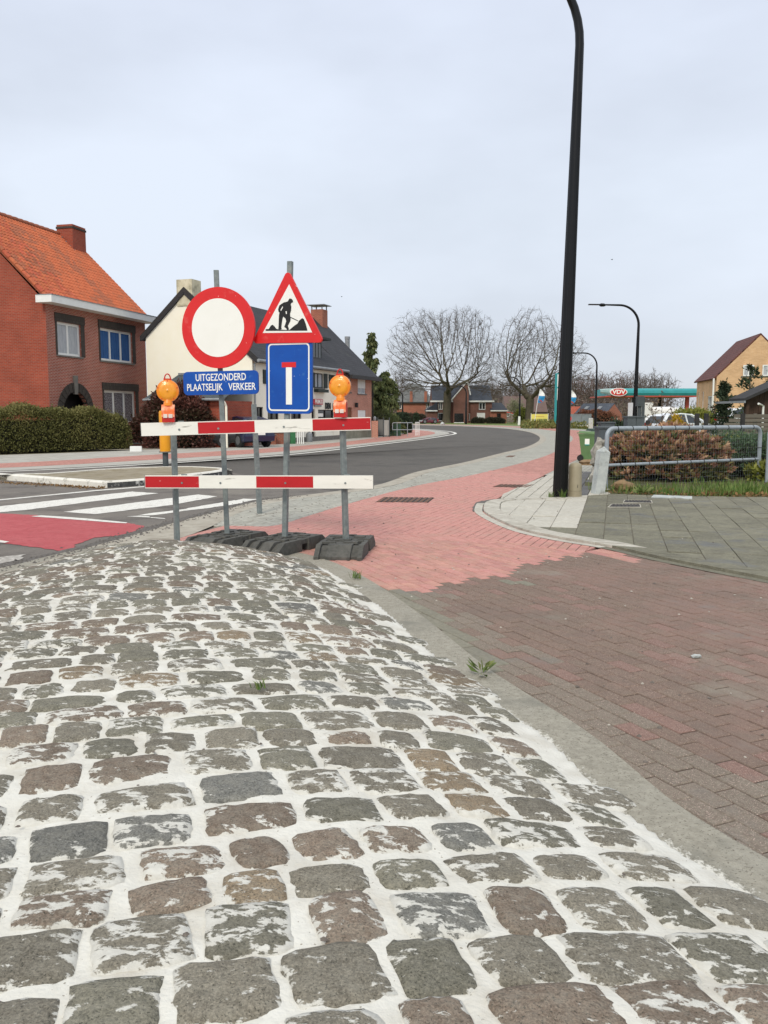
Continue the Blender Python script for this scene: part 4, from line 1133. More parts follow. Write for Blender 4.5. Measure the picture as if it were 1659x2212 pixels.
# barrier: two planks on two posts
br0 = (-0.9, 9.1)
bar = thing('road_barrier', 'red and white plank barrier on steel posts closing the cycle path', 'barrier', (br0[0], br0[1], 0.0))
lpt = A(374, 930, 9.42); lpb = A(383, 1180, 9.42)
slope_post(rel((lpb[0], 9.42, 0.0), br0), rel((lpt[0] + 0.003, 9.42, 1.36), br0), parent=bar)
slope_post(rel((P3[0], P3[1], 0.13), br0), rel((P3[0] - 0.03, P3[1], 1.38), br0), parent=bar)
def plank(l, r, hgt, cuts, first_red, mode):
    """a hollow aluminium board between two end points (mid height), striped"""
    l, r = Vector(l), Vector(r); ax = r - l; ln = ax.length
    rz = math.atan2(ax.y, ax.x); slope = math.asin(ax.z / ln)
    t = MB(); t.b2(0, ln, 0.0, 0.03, -hgt / 2, hgt / 2)
    p = t.build('plank', m_plankw, bar)
    p.location = rel(l, br0); p.rotation_euler = (0, -slope, rz)
    red = first_red; x = 0.0
    for c in list(cuts) + [1.0]:
        if red:
            q = MB(); q.b2(x * ln + 0.004, c * ln - 0.003, -0.002, 0.002, -hgt / 2 + 0.009, hgt / 2 - 0.009); q.build('red_stripe', m_plankr, p)
        x = c; red = not red
    e = MB(); e.b2(-0.004, 0.0, -0.002, 0.032, -hgt / 2 - 0.002, hgt / 2 + 0.002); e.b2(ln, ln + 0.004, -0.002, 0.032, -hgt / 2 - 0.002, hgt / 2 + 0.002)
    e.build_each('end_cap', m_back, p)
    e = MB()
    for u in (0.165, 0.335, 0.62, 0.88): e.lathe([(0.011, -0.007), (0.011, 0.001)], 10, c=(u * ln, 0, -0.01), axis='y')
    e.build_each('bolt', m_steel, p)
    e = MB()
    for u in (0.17, 0.885): e.b2(u * ln - 0.03, u * ln + 0.03, 0.03, 0.055, -0.03, hgt / 2 + 0.012)
    e.build_each('clamp', m_steel, p)
    return p
plank(A(304.8, 928, 9.02), A(800.8, 914.9, 9.08), 0.136, (0.245, 0.494, 0.744), False, 0)
plank(A(313, 1041, 9.22), A(806, 1041.5, 9.05), 0.138, (0.241, 0.491, 0.742), True, 0)
# yellow marking on the right post
# warning lamps
def warning_lamp(label, px, pybase, Y, rz, sc=1.0, lensdx=0.0):
    b = A(px, pybase, Y)
    t = thing('warning_lamp', label, 'warning lamp', b, rz, 'amber lamps on the barrier')
    h = MB(); h.prism([(-0.055, 0.0), (0.05, 0.0), (0.05, 0.15), (-0.02, 0.175), (-0.055, 0.12)], -0.062, 0.062, axis='x'); h.build('housing', m_lampred, t)
    h = MB(); h.prism([(-0.059, 0.055), (-0.059, 0.125), (-0.024, 0.182), (0.03, 0.182), (0.03, 0.16), (-0.03, 0.16), (-0.05, 0.12), (-0.05, 0.055)], -0.066, 0.066, axis='x'); h.build('reflector', m_lamporange, t)
    h = MB(); h.b2(-0.046, -0.006, -0.066, -0.058, 0.045, 0.085); h.b2(0.006, 0.046, -0.066, -0.058, 0.045, 0.085); h.build_each('catch', m_lampwhite, t)
    h = MB(); h.lathe([(0.05, 0.172), (0.048, 0.20), (0.036, 0.235), (0.02, 0.25)], 16); h.build('neck', m_amber2, t)
    zc = 0.325
    lens = MB(); lens.lathe([(0.02, -0.045), (0.075, -0.041), (0.092, -0.030), (0.113, -0.026), (0.116, -0.015), (0.116, 0.015), (0.113, 0.026), (0.092, 0.030), (0.075, 0.041), (0.02, 0.045)], 40, c=(lensdx, 0, zc), axis='y')
    l_ = lens.build('lens', m_amber2, t, smooth='angle')
    d = MB(); d.lathe([(0.004, -0.0475), (0.03, -0.0462), (0.06, -0.0452), (0.080, -0.041), (0.088, -0.034)], 40, c=(lensdx, 0, zc), axis='y'); d.build('lens_face', m_amber, l_, smooth=True)
    s = MB()
    for k in range(5):
        a = math.radians(90 + 72 * k); s.lathe([(0.006, -0.031), (0.006, -0.026)], 8, c=(lensdx + 0.103 * math.cos(a), 0, zc + 0.103 * math.sin(a)), axis='y')
    s.build_each('screw', m_lampred, l_)
    hd = MB(); hd.tube([(lensdx + 0.03 * math.cos(a), 0, zc + 0.125 + 0.05 * math.sin(a)) for a in [math.pi * k / 10 for k in range(11)]] , 0.0065, 8)
    hd.b2(lensdx - 0.04, lensdx + 0.04, -0.012, 0.012, zc + 0.106, zc + 0.128); hd.build('handle', m_lampred, t, smooth='angle')
    return t
warning_lamp('amber warning lamp at the left end of the barrier', 364.5, 912, 9.045, math.radians(8))
warning_lamp('amber warning lamp at the right end of the barrier', 736, 901.5, 9.085, math.radians(-10), lensdx=-0.005)

# ------------------------------------------------------------------ street lamps
m_lampblack = M('lamp_black_paint', lin((13, 13, 13)), lin((18, 18, 18)), scale=5, rough=0.24, spec=0.32)
def street_lamp(label, base, hgt, rb, rt, R, arm, rz, nseg=20, lean=0.0, group='black curved street lamps'):
    t = thing('street_lamp', label, 'street lamp', (base[0], base[1], 0.0), rz, group)
    path, rad = [], []
    for k in range(13):
        f = k / 12; path.append((0, 0, hgt * f)); rad.append(rb + (rt - rb) * f)
    for k in range(1, 13):
        a = math.pi / 2 * k / 12; path.append((-R + R * math.cos(a), 0, hgt + R * math.sin(a))); rad.append(rt * (1 - 0.2 * k / 12))
    path.append((-R - arm * 0.6, 0, hgt + R + 0.01)); rad.append(rt * 0.62)
    mb = MB(); mb.tube(path, rad, nseg); p = mb.build('pole', m_lampblack, t, smooth='angle')
    if nseg > 16:
        fl = MB()
        for a in (-70, -58, -46, -118, -150, -180, 20, 60, 120):
            a = math.radians(a)
            fl.tube([(math.cos(a) * (rb * (1 - f) + rt * f), math.sin(a) * (rb * (1 - f) + rt * f), hgt * f) for f in (0.0, 0.5, 0.9)], [rb * 0.05, rb * 0.045, rb * 0.02], 5)
        fl.build('fluting', m_lampblack, p)
        d = MB(); d.b2(-0.06, 0.06, rb - 0.006, rb + 0.008, 0.5, 1.0); d.build('service_door', m_lampblack, p)
    hd = MB(); x0 = -R - arm * 0.55; s = arm / 1.1
    hd.lathe([(0.03 * s, 0), (0.07 * s, -0.08 * s), (0.075 * s, -0.22 * s), (0.03 * s, -0.3 * s)], 12, c=(x0, 0, hgt + R), axis='x')
    hd.box((x0 - 0.52 * s, 0, hgt + R + 0.015), (0.5 * s, 0.16 * s, 0.045 * s)); hd.build('luminaire', m_lampblack, t)
    t.rotation_euler = (0, lean, rz)
    return t
street_lamp('tall black fluted lamp post standing closest to the camera, beside beige bollard', (3.12, 15.13), 7.62, 0.133, 0.074, 1.5, 1.7, math.radians(6), 32, lean=math.radians(1.15))
b = A(1371, 893, 42); street_lamp('black curved street lamp rising behind the fenced garden', (b[0], 42), 5.7, 0.125, 0.062, 0.95, 1.2, 0, lean=math.radians(0.5))
b = A(1285.5, 930, 74); street_lamp('black curved street lamp beside the white railing near the bin', (b[0], 74), 5.5, 0.13, 0.07, 1.1, 1.4, 0, 12)
b = A(1122, 912, 125); street_lamp('black curved street lamp in front of the right bare tree', (b[0], 125), 5.4, 0.16, 0.10, 1.3, 1.2, 0, 8)
b = A(1006.5, 916, 121); street_lamp('black curved street lamp in front of the gabled brick house', (b[0], 121), 4.3, 0.16, 0.09, 1.0, 1.0, 0, 8)
b = A(869.5, 905, 126); street_lamp('black curved street lamp before the far hipped brick house', (b[0], 126), 3.9, 0.15, 0.09, 0.9, 0.9, 0, 8)

# ------------------------------------------------------------------ things on the corner
m_beige = M('beige_plastic', lin((160, 150, 126)), lin((150, 140, 116)), scale=5, rough=0.55)
g = (3.40, 15.22)
t = thing('cable_pedestal', 'beige round cable pedestal next to the lamp post', 'pedestal', (*g, 0.03))
mb = MB(); mb.lathe([(0.122, 0.0), (0.122, 0.085), (0.114, 0.088), (0.113, 0.10), (0.118, 0.104), (0.113, 0.53), (0.105, 0.565), (0.08, 0.59), (0.035, 0.605), (0.0, 0.607)], 28); mb.build('body', m_beige, t, smooth='angle')
mb = MB(); mb.lathe([(0.008, -0.118), (0.008, -0.11)], 10, c=(0.02, 0, 0.21), axis='y'); mb.lathe([(0.010, -0.118), (0.010, -0.11)], 10, c=(0.02, 0, 0.18), axis='y'); mb.build_each('lock', m_signblack, t)
# weathered concrete boundary post
m_concw = M('whitewashed_concrete', lin((196, 200, 196)), lin((170, 176, 174)), scale=6, rough=0.85, bump=0.4, bscale=40, c3=lin((124, 118, 106)), scale3=4, lo3=0.55, hi3=0.68)
t = thing('boundary_post', 'leaning whitewashed concrete boundary post with pointed top', 'post', (3.98, 15.92, 0.0), math.radians(12))
mb = MB(); s = 0.095; mb.add([(-s, -s, 0), (s, -s, 0), (s, s, 0), (-s, s, 0), (-s, -s, 0.80), (s, -s, 0.80), (s, s, 0.80), (-s, s, 0.80), (0, 0, 0.90)],
     [[0, 1, 5, 4], [1, 2, 6, 5], [2, 3, 7, 6], [3, 0, 4, 7], [4, 5, 8], [5, 6, 8], [6, 7, 8], [7, 4, 8]])
mb.build('shaft', m_concw, t); t.rotation_euler = (0, math.radians(6.5), math.radians(12))
# broken stones stacked behind it
m_rock = M('pale_rock', lin((172, 168, 158)), lin((128, 124, 114)), scale=7, rough=0.9, bump=0.8, bscale=18, c3=lin((88, 86, 78)), scale3=5, lo3=0.55, hi3=0.65)
def rock(label, c, r, seed, name='rock', mat=None, sq=(1, 1, 1)):
    rg = random.Random(seed); bm = bmesh.new(); bmesh.ops.create_icosphere(bm, subdivisions=2, radius=1.0)
    for v_ in bm.verts:
        k = rg.uniform(0.66, 1.2); v_.co = Vector((v_.co.x * r * k * sq[0], v_.co.y * r * k * sq[1], v_.co.z * r * k * sq[2]))
    me = bpy.data.meshes.new(name); bm.to_mesh(me); bm.free(); me.materials.append(mat or m_rock)
    o = bpy.data.objects.new(name, me); COL.objects.link(o); o.location = c
    return tag(o, label, 'rock')
rock('jagged pale rock on top of the stones behind the boundary post', (4.36, 17.3, 0.86), 0.13, 3, sq=(0.9, 1, 1.3))
rock('pale lower rock behind the pointed top of the boundary post', (4.30, 17.2, 0.62), 0.19, 5, sq=(0.9, 1, 1.3))
rock('pale base rock behind the concrete boundary post', (4.30, 17.1, 0.28), 0.2, 9, sq=(1, 1.1, 1.5))
m_rockb = M('brown_rock', lin((150, 124, 92)), lin((120, 98, 72)), scale=7, rough=0.9, bump=0.7, bscale=20)
rock('brown field stone in the grass beside the fence post', (4.62, 16.5, 0.10), 0.17, 12, mat=m_rockb, sq=(1.3, 1, 0.8))
rock('flat brown stone on the pavement below the green bin', (6.0, 25.0, 0.05), 0.28, 14, mat=m_rockb, sq=(1.3, 1, 0.4))

# tubular garden fence
m_tube = M('fence_grey_paint', lin((164, 172, 178)), lin((150, 158, 164)), scale=9, rough=0.5, metal=0.2, c3=lin((150, 122, 92)), scale3=4, lo3=0.64, hi3=0.72)
m_tie = M('wire_dark', lin((44, 44, 44)), lin((60, 60, 60)), scale=9, rough=0.6, metal=0.3)
fl_, fr_ = Vector((*G(1308, 1056), 0)), Vector((*G(1637, 1040), 0))
t = thing('garden_fence', 'grey tubular fence frame with wire mesh before the reddish shrub', 'fence', (fl_.x, fl_.y, 0))
dv = fr_ - fl_; ln = dv.length; t.rotation_euler = (0, 0, math.atan2(dv.y, dv.x))
Hf = 1.20; rr = 0.045; rc = 0.16
path = [(0, 0, 0), (0, 0, Hf - rc)] + [(rc - rc * math.cos(a), 0, Hf - rc + rc * math.sin(a)) for a in [math.pi / 2 * k / 6 for k in range(1, 7)]] + [(ln - rc, 0, Hf)] + [(ln - rc + rc * math.sin(a), 0, Hf - rc + rc * math.cos(a)) for a in [math.pi / 2 * k / 6 for k in range(1, 7)]] + [(ln, 0, 0)]
MB().tube(path, rr, 12).build('frame', m_tube, t, smooth='angle')
MB().tube([(0, 0, 0.47), (ln, 0, 0.50)], 0.032, 10).build('middle_rail', m_tube, t, smooth='angle')
mb = MB()
for k in range(11):
    x = 0.25 + (ln - 0.5) * k / 10
    mb.lathe([(rr + 0.006, -0.008), (rr + 0.006, 0.008)], 10, c=(x, 0, Hf), axis='x'); mb.lathe([(0.040, -0.007), (0.040, 0.007)], 10, c=(x + 0.1, 0, 0.47 + 0.03 * x / ln), axis='x')
for z in (0.3, 0.75):
    for x in (0, ln): mb.lathe([(rr + 0.006, -0.008), (rr + 0.006, 0.008)], 10, c=(x, 0, z))
mb.build_each('tie_wire', m_tie, t)
mb = MB()
for k in range(int(ln / 0.07)): mb.box((0.06 + k * 0.07, -0.045, 0.62), (0.0012, 0.0012, 1.16))
for k in range(12): mb.box((ln / 2, -0.045, 0.06 + k * 0.1), (ln - 0.05, 0.0012, 0.0012))
mb.build('wire_mesh', m_tube, t)
f2 = thing('garden_fence', 'second tubular fence frame starting at the right picture edge', 'fence', (8.28, 18.5, 0), math.radians(26))
path2 = [(0, 0, 0), (0, 0, 1.04)] + [(rc - rc * math.cos(a), 0, 1.04 + rc * math.sin(a)) for a in [math.pi / 2 * k / 6 for k in range(1, 7)]] + [(3.0, 0, 1.2)] + [(3.0 + rc * math.sin(a), 0, 1.04 + rc * math.cos(a)) for a in [math.pi / 2 * k / 6 for k in range(1, 7)]] + [(3.16, 0, 0)]
MB().tube(path2, rr, 12).build('frame', m_tube, f2, smooth='angle')
MB().tube([(0, 0, 0.48), (3.16, 0, 0.5)], 0.032, 10).build('middle_rail', m_tube, f2, smooth='angle')

# wheelie bins
m_bin = M('bin_green', lin((98, 128, 82)), lin((90, 118, 76)), scale=5, rough=0.5)
m_bindark = M('bin_dark_green', lin((40, 62, 44)), lin((34, 54, 40)), scale=5, rough=0.5)
m_tyre = M('tyre_rubber', lin((34, 34, 34)), lin((44, 44, 44)), scale=10, rough=0.8)
def bin_(label, loc, rz, mat, sticker=False, s=1.0):
    t = thing('wheelie_bin', label, 'bin', (*loc, 0.01), rz)
    t.scale = (s, s, s)
    mb = MB(); a, b2_, c, d = 0.20, 0.235, 0.21, 0.26
    mb.add([(-a, -c, 0.04), (a, -c, 0.04), (a, c - 0.06, 0.04), (-a, c - 0.06, 0.04), (-b2_, -d, 0.83), (b2_, -d, 0.83), (b2_, d, 0.83), (-b2_, d, 0.83)], [[3, 2, 1, 0], [0, 1, 5, 4], [1, 2, 6, 5], [2, 3, 7, 6], [3, 0, 4, 7], [4, 5, 6, 7]])
    mb.b2(-0.25, 0.25, -0.275, 0.27, 0.80, 0.85); mb.b2(-a + 0.03, a - 0.03, -c + 0.03, c - 0.1, 0.0, 0.06); mb.build('body', mat, t)
    l_ = MB(); l_.add([(-0.26, -0.30, 0.85), (0.26, -0.30, 0.85), (0.26, 0.28, 0.87), (-0.26, 0.28, 0.87), (-0.21, -0.24, 0.92), (0.21, -0.24, 0.92), (0.21, 0.25, 0.94), (-0.21, 0.25, 0.94)], [[3, 2, 1, 0], [0, 1, 5, 4], [1, 2, 6, 5], [2, 3, 7, 6], [3, 0, 4, 7], [4, 5, 6, 7]])
    l_.build('lid', mat, t)
    MB().tube([(-0.2, 0.31, 0.88), (0.2, 0.31, 0.88)], 0.016, 8).build('handle', mat, t)
    for x in (-0.23, 0.23):
        w = MB(); w.lathe([(0.05, -0.025), (0.095, -0.025), (0.1, -0.015), (0.1, 0.015), (0.095, 0.025), (0.05, 0.025)], 18, c=(x, 0.20, 0.10), axis='x'); w.build('wheel', m_tyre, t)
    if sticker:
        MB().b2(-0.2355, -0.215, -0.07, 0.07, 0.50, 0.70).build('sticker', m_signwhite, t)
        MB().b2(-0.2365, -0.216, -0.07, 0.07, 0.50, 0.53).build('sticker_band', M('sticker_teal', lin((60, 160, 150))), t)
    return t
bin_('light green wheelie bin with white sticker on the pavement edge', (6.42, 27.1), math.radians(72), m_bin, True, 1.0)
bin_('dark green wheelie bin behind the light green one', (7.25, 29.3), math.radians(20), m_bindark, False, 1.04)

# drain grates and small covers
m_iron = M('cast_iron', lin((62, 58, 54)), lin((78, 72, 66)), scale=20, rough=0.7, metal=0.3, bump=0.3, bscale=60)
m_rust = M('rusty_iron', lin((116, 84, 66)), lin((96, 72, 58)), scale=20, rough=0.8, bump=0.4, bscale=60)
def grate(label, quad, z, mat, frame=None, bars=9):
    cx, cy = sum(p[0] for p in quad) / 4, sum(p[1] for p in quad) / 4
    t = thing('drain_grate', label, 'drain', (cx, cy, 0))
    q = [(p[0] - cx, p[1] - cy) for p in quad]
    MB().prism([(p[0] * 1.0, p[1] * 1.0) for p in q], z - 0.03, z + 0.003).build('tray', m_signblack if bars else mat, t)
    for i in range(bars):
        f0, f1 = (i + 0.18) / bars, (i + 0.82) / bars
        L_ = lambda a, b, f: (a[0] + (b[0] - a[0]) * f, a[1] + (b[1] - a[1]) * f)
        MB().prism([L_(q[0], q[1], f0), L_(q[0], q[1], f1), L_(q[3], q[2], f1), L_(q[3], q[2], f0)], z, z + 0.010).build('bar', mat, t)
    if frame:
        for i in range(4):
            a, b = q[i], q[(i + 1) % 4]
            k = 1.06; a2, b2_ = (a[0] * k, a[1] * k), (b[0] * k, b[1] * k)
            MB().prism([a, b, b2_, a2], z, z + 0.012).build('frame', frame, t)
    return t
def q4(*ps): return [G(*p) for p in ps]
grate('rusty rectangular drain in the red path, left one', q4((812, 1086), (925, 1087), (938, 1077), (828, 1076)), 0.012, m_rust, bars=10)
grate('rusty rectangular drain in the red path, right one near the lamp', q4((1064, 1053), (1137, 1055), (1154, 1049), (1079, 1048)), 0.012, m_rust, bars=8)
grate('dark drain grate with pale frame in the corner paving', q4((1315, 1101), (1383, 1101), (1381, 1094.5), (1322, 1094.5)), 0.034, m_iron, m_kerbnew, 8)
grate('second drain grate with pale frame, nearer the grass', q4((1347, 1091), (1408, 1092), (1405, 1086), (1350, 1085.5)), 0.034, m_iron, m_kerbnew, 8)
grate('small iron gully in the road edge by the bend', q4((1092, 988), (1107, 988), (1114, 985), (1099, 985)), 0.014, m_rust, bars=0)

# yellow beacon on the traffic island
m_yellow = M('beacon_yellow', lin((232, 160, 28)), lin((224, 148, 22)), scale=4, rough=0.45, c3=lin((196, 140, 50)), scale3=5, lo3=0.62, hi3=0.75)
m_darkgrey = M('dark_grey_paint', lin((76, 82, 84)), lin((66, 72, 74)), scale=6, rough=0.6)
g = G(358, 1006, HI)
t = thing('island_beacon', 'yellow cylinder beacon on dark stub, on the traffic island', 'bollard', (*g, HI - 0.012))
MB().lathe([(0.075, 0.0), (0.075, 0.36)], 14).build('stub', m_darkgrey, t, smooth='angle')
MB().lathe([(0.165, 0.36), (0.165, 0.385), (0.135, 0.386)], 18).build('collar', m_back, t)
MB().lathe([(0.138, 0.386), (0.138, 1.40), (0.12, 1.44), (0.0, 1.45)], 18).build('cylinder', m_yellow, t, smooth='angle')

# ------------------------------------------------------------------ weeds, grass, leaf litter on the corner
lm_grass = leaf_mat('grass_blades', lin((72, 100, 42)), lin((98, 126, 58)), lin((138, 142, 84)), rough=0.7, trans=0.2)
lm_weed = leaf_mat('weed_leaves', lin((84, 104, 52)), lin((112, 128, 70)), lin((140, 146, 92)), rough=0.65, trans=0.2)
def grass_patch(name, pts, hmin, hmax, mat, w=0.012, bend=0.45):
    n = len(pts); pts = np.asarray(pts, float); rg = NPR
    h = rg.uniform(hmin, hmax, n); a = rg.uniform(0, 2 * np.pi, n); d = np.stack([np.cos(a), np.sin(a)], 1)
    s = np.stack([-d[:, 1], d[:, 0]], 1) * w
    z = pts[:, 2]
    b0 = np.concatenate([pts[:, :2] - s / 2, z[:, None]], 1); b1 = np.concatenate([pts[:, :2] + s / 2, z[:, None]], 1)
    mid = pts[:, :2] + d * (h * bend * 0.3)[:, None]
    m0 = np.concatenate([mid - s * 0.4, (z + h * 0.6)[:, None]], 1); m1 = np.concatenate([mid + s * 0.4, (z + h * 0.6)[:, None]], 1)
    tp_ = np.concatenate([pts[:, :2] + d * (h * bend)[:, None], (z + h)[:, None]], 1)
    V = np.stack([b0, b1, m1, m0, tp_], 1).reshape(-1, 3); base = np.arange(n) * 5
    F = np.stack([np.stack([base, base + 1, base + 2], 1), np.stack([base, base + 2, base + 3], 1), np.stack([base + 3, base + 2, base + 4], 1)], 1).reshape(-1, 3)
    me = bpy.data.meshes.new(name); me.vertices.add(len(V)); me.vertices.foreach_set('co', V.astype(np.float32).ravel())
    me.loops.add(F.size); me.loops.foreach_set('vertex_index', F.astype(np.int32).ravel()); me.polygons.add(len(F)); me.polygons.foreach_set('loop_start', np.arange(len(F), dtype=np.int32) * 3)
    me.update(calc_edges=True)
    at = me.attributes.new('tone', 'FLOAT', 'POINT'); at.data.foreach_set('value', np.repeat(rg.random(n), 5).astype(np.float32)); me.materials.append(mat)
    o = bpy.data.objects.new(name, me); COL.objects.link(o); return o
verge_poly = [(3.9, 15.9), (4.9, 15.55), (5.6, 15.3), (7.5, 15.05), (9.6, 14.85), (12.5, 14.1), (14, 20), (9, 21), (4.6, 19.5), (4.1, 17.5)]
structure(MB().sheet(verge_poly, 0.02).build('verge', m_verge))
gp_ = []
while len(gp_) < 7000:
    x, y = RND.uniform(3.9, 11.5), 15.0 + abs(RND.gauss(0, 1.1))
    if not inside((x, y), verge_poly): continue
    dens = vnoise(np.array([x * 1.7]), np.array([y * 1.7]), 21)[0]
    front = y - np.interp(x, [3.9, 4.9, 5.6, 7.5, 9.6, 12.5], [15.9, 15.55, 15.3, 15.05, 14.85, 14.1])
    if x < 6.3 and RND.random() > 0.16 + 0.3 * dens: continue
    if front < 0.3 and dens < 0.55: continue
    gp_.append((x, y, 0.02))
o = grass_patch('grass', gp_, 0.05, 0.21, lm_grass, 0.014); tag(o, kind='stuff')
pts = []
while len(pts) < 1500:
    x, y = RND.uniform(4.2, 10.5), 15.0 + abs(RND.gauss(0, 0.6))
    if inside((x, y), verge_poly): pts.append((x, y, 0.03 + 0.02 * RND.random()))
o = leaf_cloud('fallen_leaves', litter_m, None, pts, 0.075); tag(o, kind='stuff')
pts = []
MB().prism([G(1407, 1075, 0.03), G(1495, 1079, 0.03), G(1495, 1073.5, 0.03), G(1412, 1070.5, 0.03)], 0.0, 0.045).build('edging_slab', m_concw); tag(bpy.data.objects['edging_slab'], 'long pale concrete edging slab at the foot of the grass', 'slab')
def weed(label, c, r, h, n, broad=True):
    t = thing('weed', label, 'weed', c)
    if broad:
        mb = []
        P_, N_ = [], []
        for k in range(n):
            a = 2 * math.pi * k / n + RND.uniform(-0.3, 0.3); e_ = RND.uniform(0.25, 1.1)
            P_.append((0.02 * math.cos(a), 0.02 * math.sin(a), RND.uniform(0, h * 0.5))); N_.append((math.cos(a) * math.cos(e_) * 6, math.sin(a) * math.cos(e_) * 6, math.sin(e_) * 6))
        leaf_cloud('leaf_tuft', lm_weed, t, P_, r, aspect=0.34, nrm=N_, jitter=0.4)
    else:
        o = grass_patch('blade_tuft', [(RND.gauss(0, r * 0.25), RND.gauss(0, r * 0.25), 0) for _ in range(n)], h * 0.5, h, lm_grass, 0.007, 0.7); o.parent = t
    return t
gx = G(1042, 1462)
weed('leafy weed growing from the border beside the brown pavers', (*gx, 0.015), 0.08, 0.09, 16)
gx = G(768, 1254); weed('small grass tuft at the tip of the border', (*gx, 0.02), 0.1, 0.09, 30, False)
gx = G(560, 1492, 0.24); weed('tiny grass tuft in the mortar between cobbles', (*gx, 0.25), 0.05, 0.05, 22, False)
weed('grass tuft left of the tall lamp foot', (2.93, 15.0, 0.03), 0.1, 0.14, 40, False)
weed('grass tuft in front of the tall lamp foot', (3.12, 14.93, 0.03), 0.1, 0.2, 40, False)
weed('broad-leaved weed at the paving edge by the fence', (4.75, 15.75, 0.03), 0.17, 0.08, 24)
rock('small white pebble lying on the brown pavers', (*G(1504, 1424), 0.02), 0.022, 31, name='pebble', mat=m_concw, sq=(1.4, 1, 0.6))
# ------------------------------------------------------------------ houses
k_brick = brick_mat('red_brick', lin((170, 78, 56)), lin((152, 66, 48)), lin((150, 104, 88)), var=0.16)
k_brick_front = brick_mat('red_brick_front', lin((172, 84, 64)), lin((150, 70, 54)), lin((182, 150, 136)), ms=0.013, var=0.16)
k_brick_pink = brick_mat('pink_brick', lin((196, 122, 100)), lin((176, 104, 86)), lin((200, 170, 152)), ms=0.012, var=0.14)
k_brick_dark = brick_mat('dark_brick', lin((84, 76, 70)), lin((70, 64, 60)), lin((60, 56, 52)), bw=0.065, bh=0.215, ms=0.008, offset=0.0, var=0.1)
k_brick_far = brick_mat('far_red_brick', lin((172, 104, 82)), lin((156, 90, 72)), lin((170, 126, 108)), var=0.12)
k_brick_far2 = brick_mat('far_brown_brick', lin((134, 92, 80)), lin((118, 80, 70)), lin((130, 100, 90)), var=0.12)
k_brick_beige = brick_mat('beige_brick', lin((224, 182, 138)), lin((208, 164, 120)), lin((212, 182, 148)), var=0.14)
m_tile = M('clay_tile', lin((196, 104, 70)), lin((176, 88, 58)), scale=6, rough=0.8, rnd=0.14, hue=0.006, bump=0.2, bscale=40, c3=lin((150, 92, 68)), scale3=2.2, lo3=0.5, hi3=0.72)
m_tiledark = M('clay_tile_weathered', lin((166, 98, 70)), lin((146, 88, 66)), scale=6, rough=0.85, rnd=0.16, bump=0.2, bscale=40)
m_roofdark = brick_mat('dark_roof_tile', lin((66, 66, 70)), lin((58, 58, 62)), lin((44, 44, 47)), bw=0.25, bh=0.2, ms=0.012, rough=0.7, var=0.15, bump=0.6, stain=lin((96, 96, 84)), stain_lo=0.58, stain_hi=0.8)
m_roofblue = brick_mat('blue_grey_roof_tile', lin((82, 88, 98)), lin((74, 80, 90)), lin((58, 62, 70)), bw=0.3, bh=0.25, ms=0.015, rough=0.6, var=0.12, bump=0.5)
m_roofslate = brick_mat('slate_roof', lin((122, 124, 122)), lin((108, 110, 110)), lin((92, 94, 94)), bw=0.3, bh=0.2, ms=0.012, rough=0.7, var=0.14, bump=0.4)
m_roofbrown = brick_mat('brown_roof_tile', lin((112, 66, 58)), lin((98, 58, 52)), lin((66, 40, 38)), bw=0.25, bh=0.26, ms=0.02, rough=0.7, var=0.14, bump=0.7)
m_roofred = brick_mat('far_red_roof', lin((176, 96, 74)), lin((160, 84, 66)), lin((128, 70, 56)), bw=0.3, bh=0.3, ms=0.02, var=0.14)
m_cream = M('cream_render', lin((254, 249, 231)), lin((252, 246, 225)), scale=1.5, rough=0.85, c3=lin((249, 241, 217)), scale3=0.7, lo3=0.55, hi3=0.8)
m_whitewall = M('off_white_render', lin((250, 245, 230)), lin((246, 240, 222)), scale=1.2, rough=0.85, c3=lin((214, 204, 182)), scale3=0.9, lo3=0.58, hi3=0.8)
m_whitepaint = M('white_joinery', lin((240, 240, 236)), lin((232, 232, 228)), scale=4, rough=0.5)
m_stone = M('sill_stone', lin((124, 120, 114)), lin((108, 104, 98)), scale=6, rough=0.8)
m_pane = M('window_glass', lin((46, 52, 58)), lin((60, 68, 74)), scale=1.5, rough=0.08, spec=0.7)
m_panedark = M('window_glass_dark', lin((26, 28, 30)), lin((38, 40, 42)), scale=2, rough=0.08, spec=0.7)
m_curtain = M('white_net_curtain', lin((196, 198, 200)), lin((160, 164, 170)), scale=9, rough=0.9, stretch=(4, 4, 0.3))
m_curtainblue = M('blue_curtain', lin((58, 104, 160)), lin((38, 76, 128)), scale=9, rough=0.85, stretch=(4, 4, 0.3))
m_curtainlace = M('lace_curtain', lin((150, 146, 150)), lin((74, 66, 72)), scale=7, rough=0.9, stretch=(2.2, 2.2, 2.8), lo=0.45, hi=0.55)
m_shutter = M('dark_green_shutter', lin((40, 50, 44)), lin((34, 42, 38)), scale=7, rough=0.6)
m_roller = M('white_roller_shutter', lin((236, 236, 232)), lin((226, 226, 222)), scale=3, rough=0.6)
m_zinc = M('zinc', lin((158, 162, 164)), lin((138, 142, 146)), scale=5, rough=0.5, metal=0.4)
m_black = M('dark_trim', lin((44, 42, 42)), lin((54, 52, 52)), scale=6, rough=0.6)
m_wood = M('brown_door', lin((124, 84, 52)), lin((104, 68, 42)), scale=5, rough=0.6, stretch=(6, 6, 1))
m_interior = M('dark_interior', lin((28, 22, 20)), lin((36, 30, 28)), scale=4, rough=0.9)

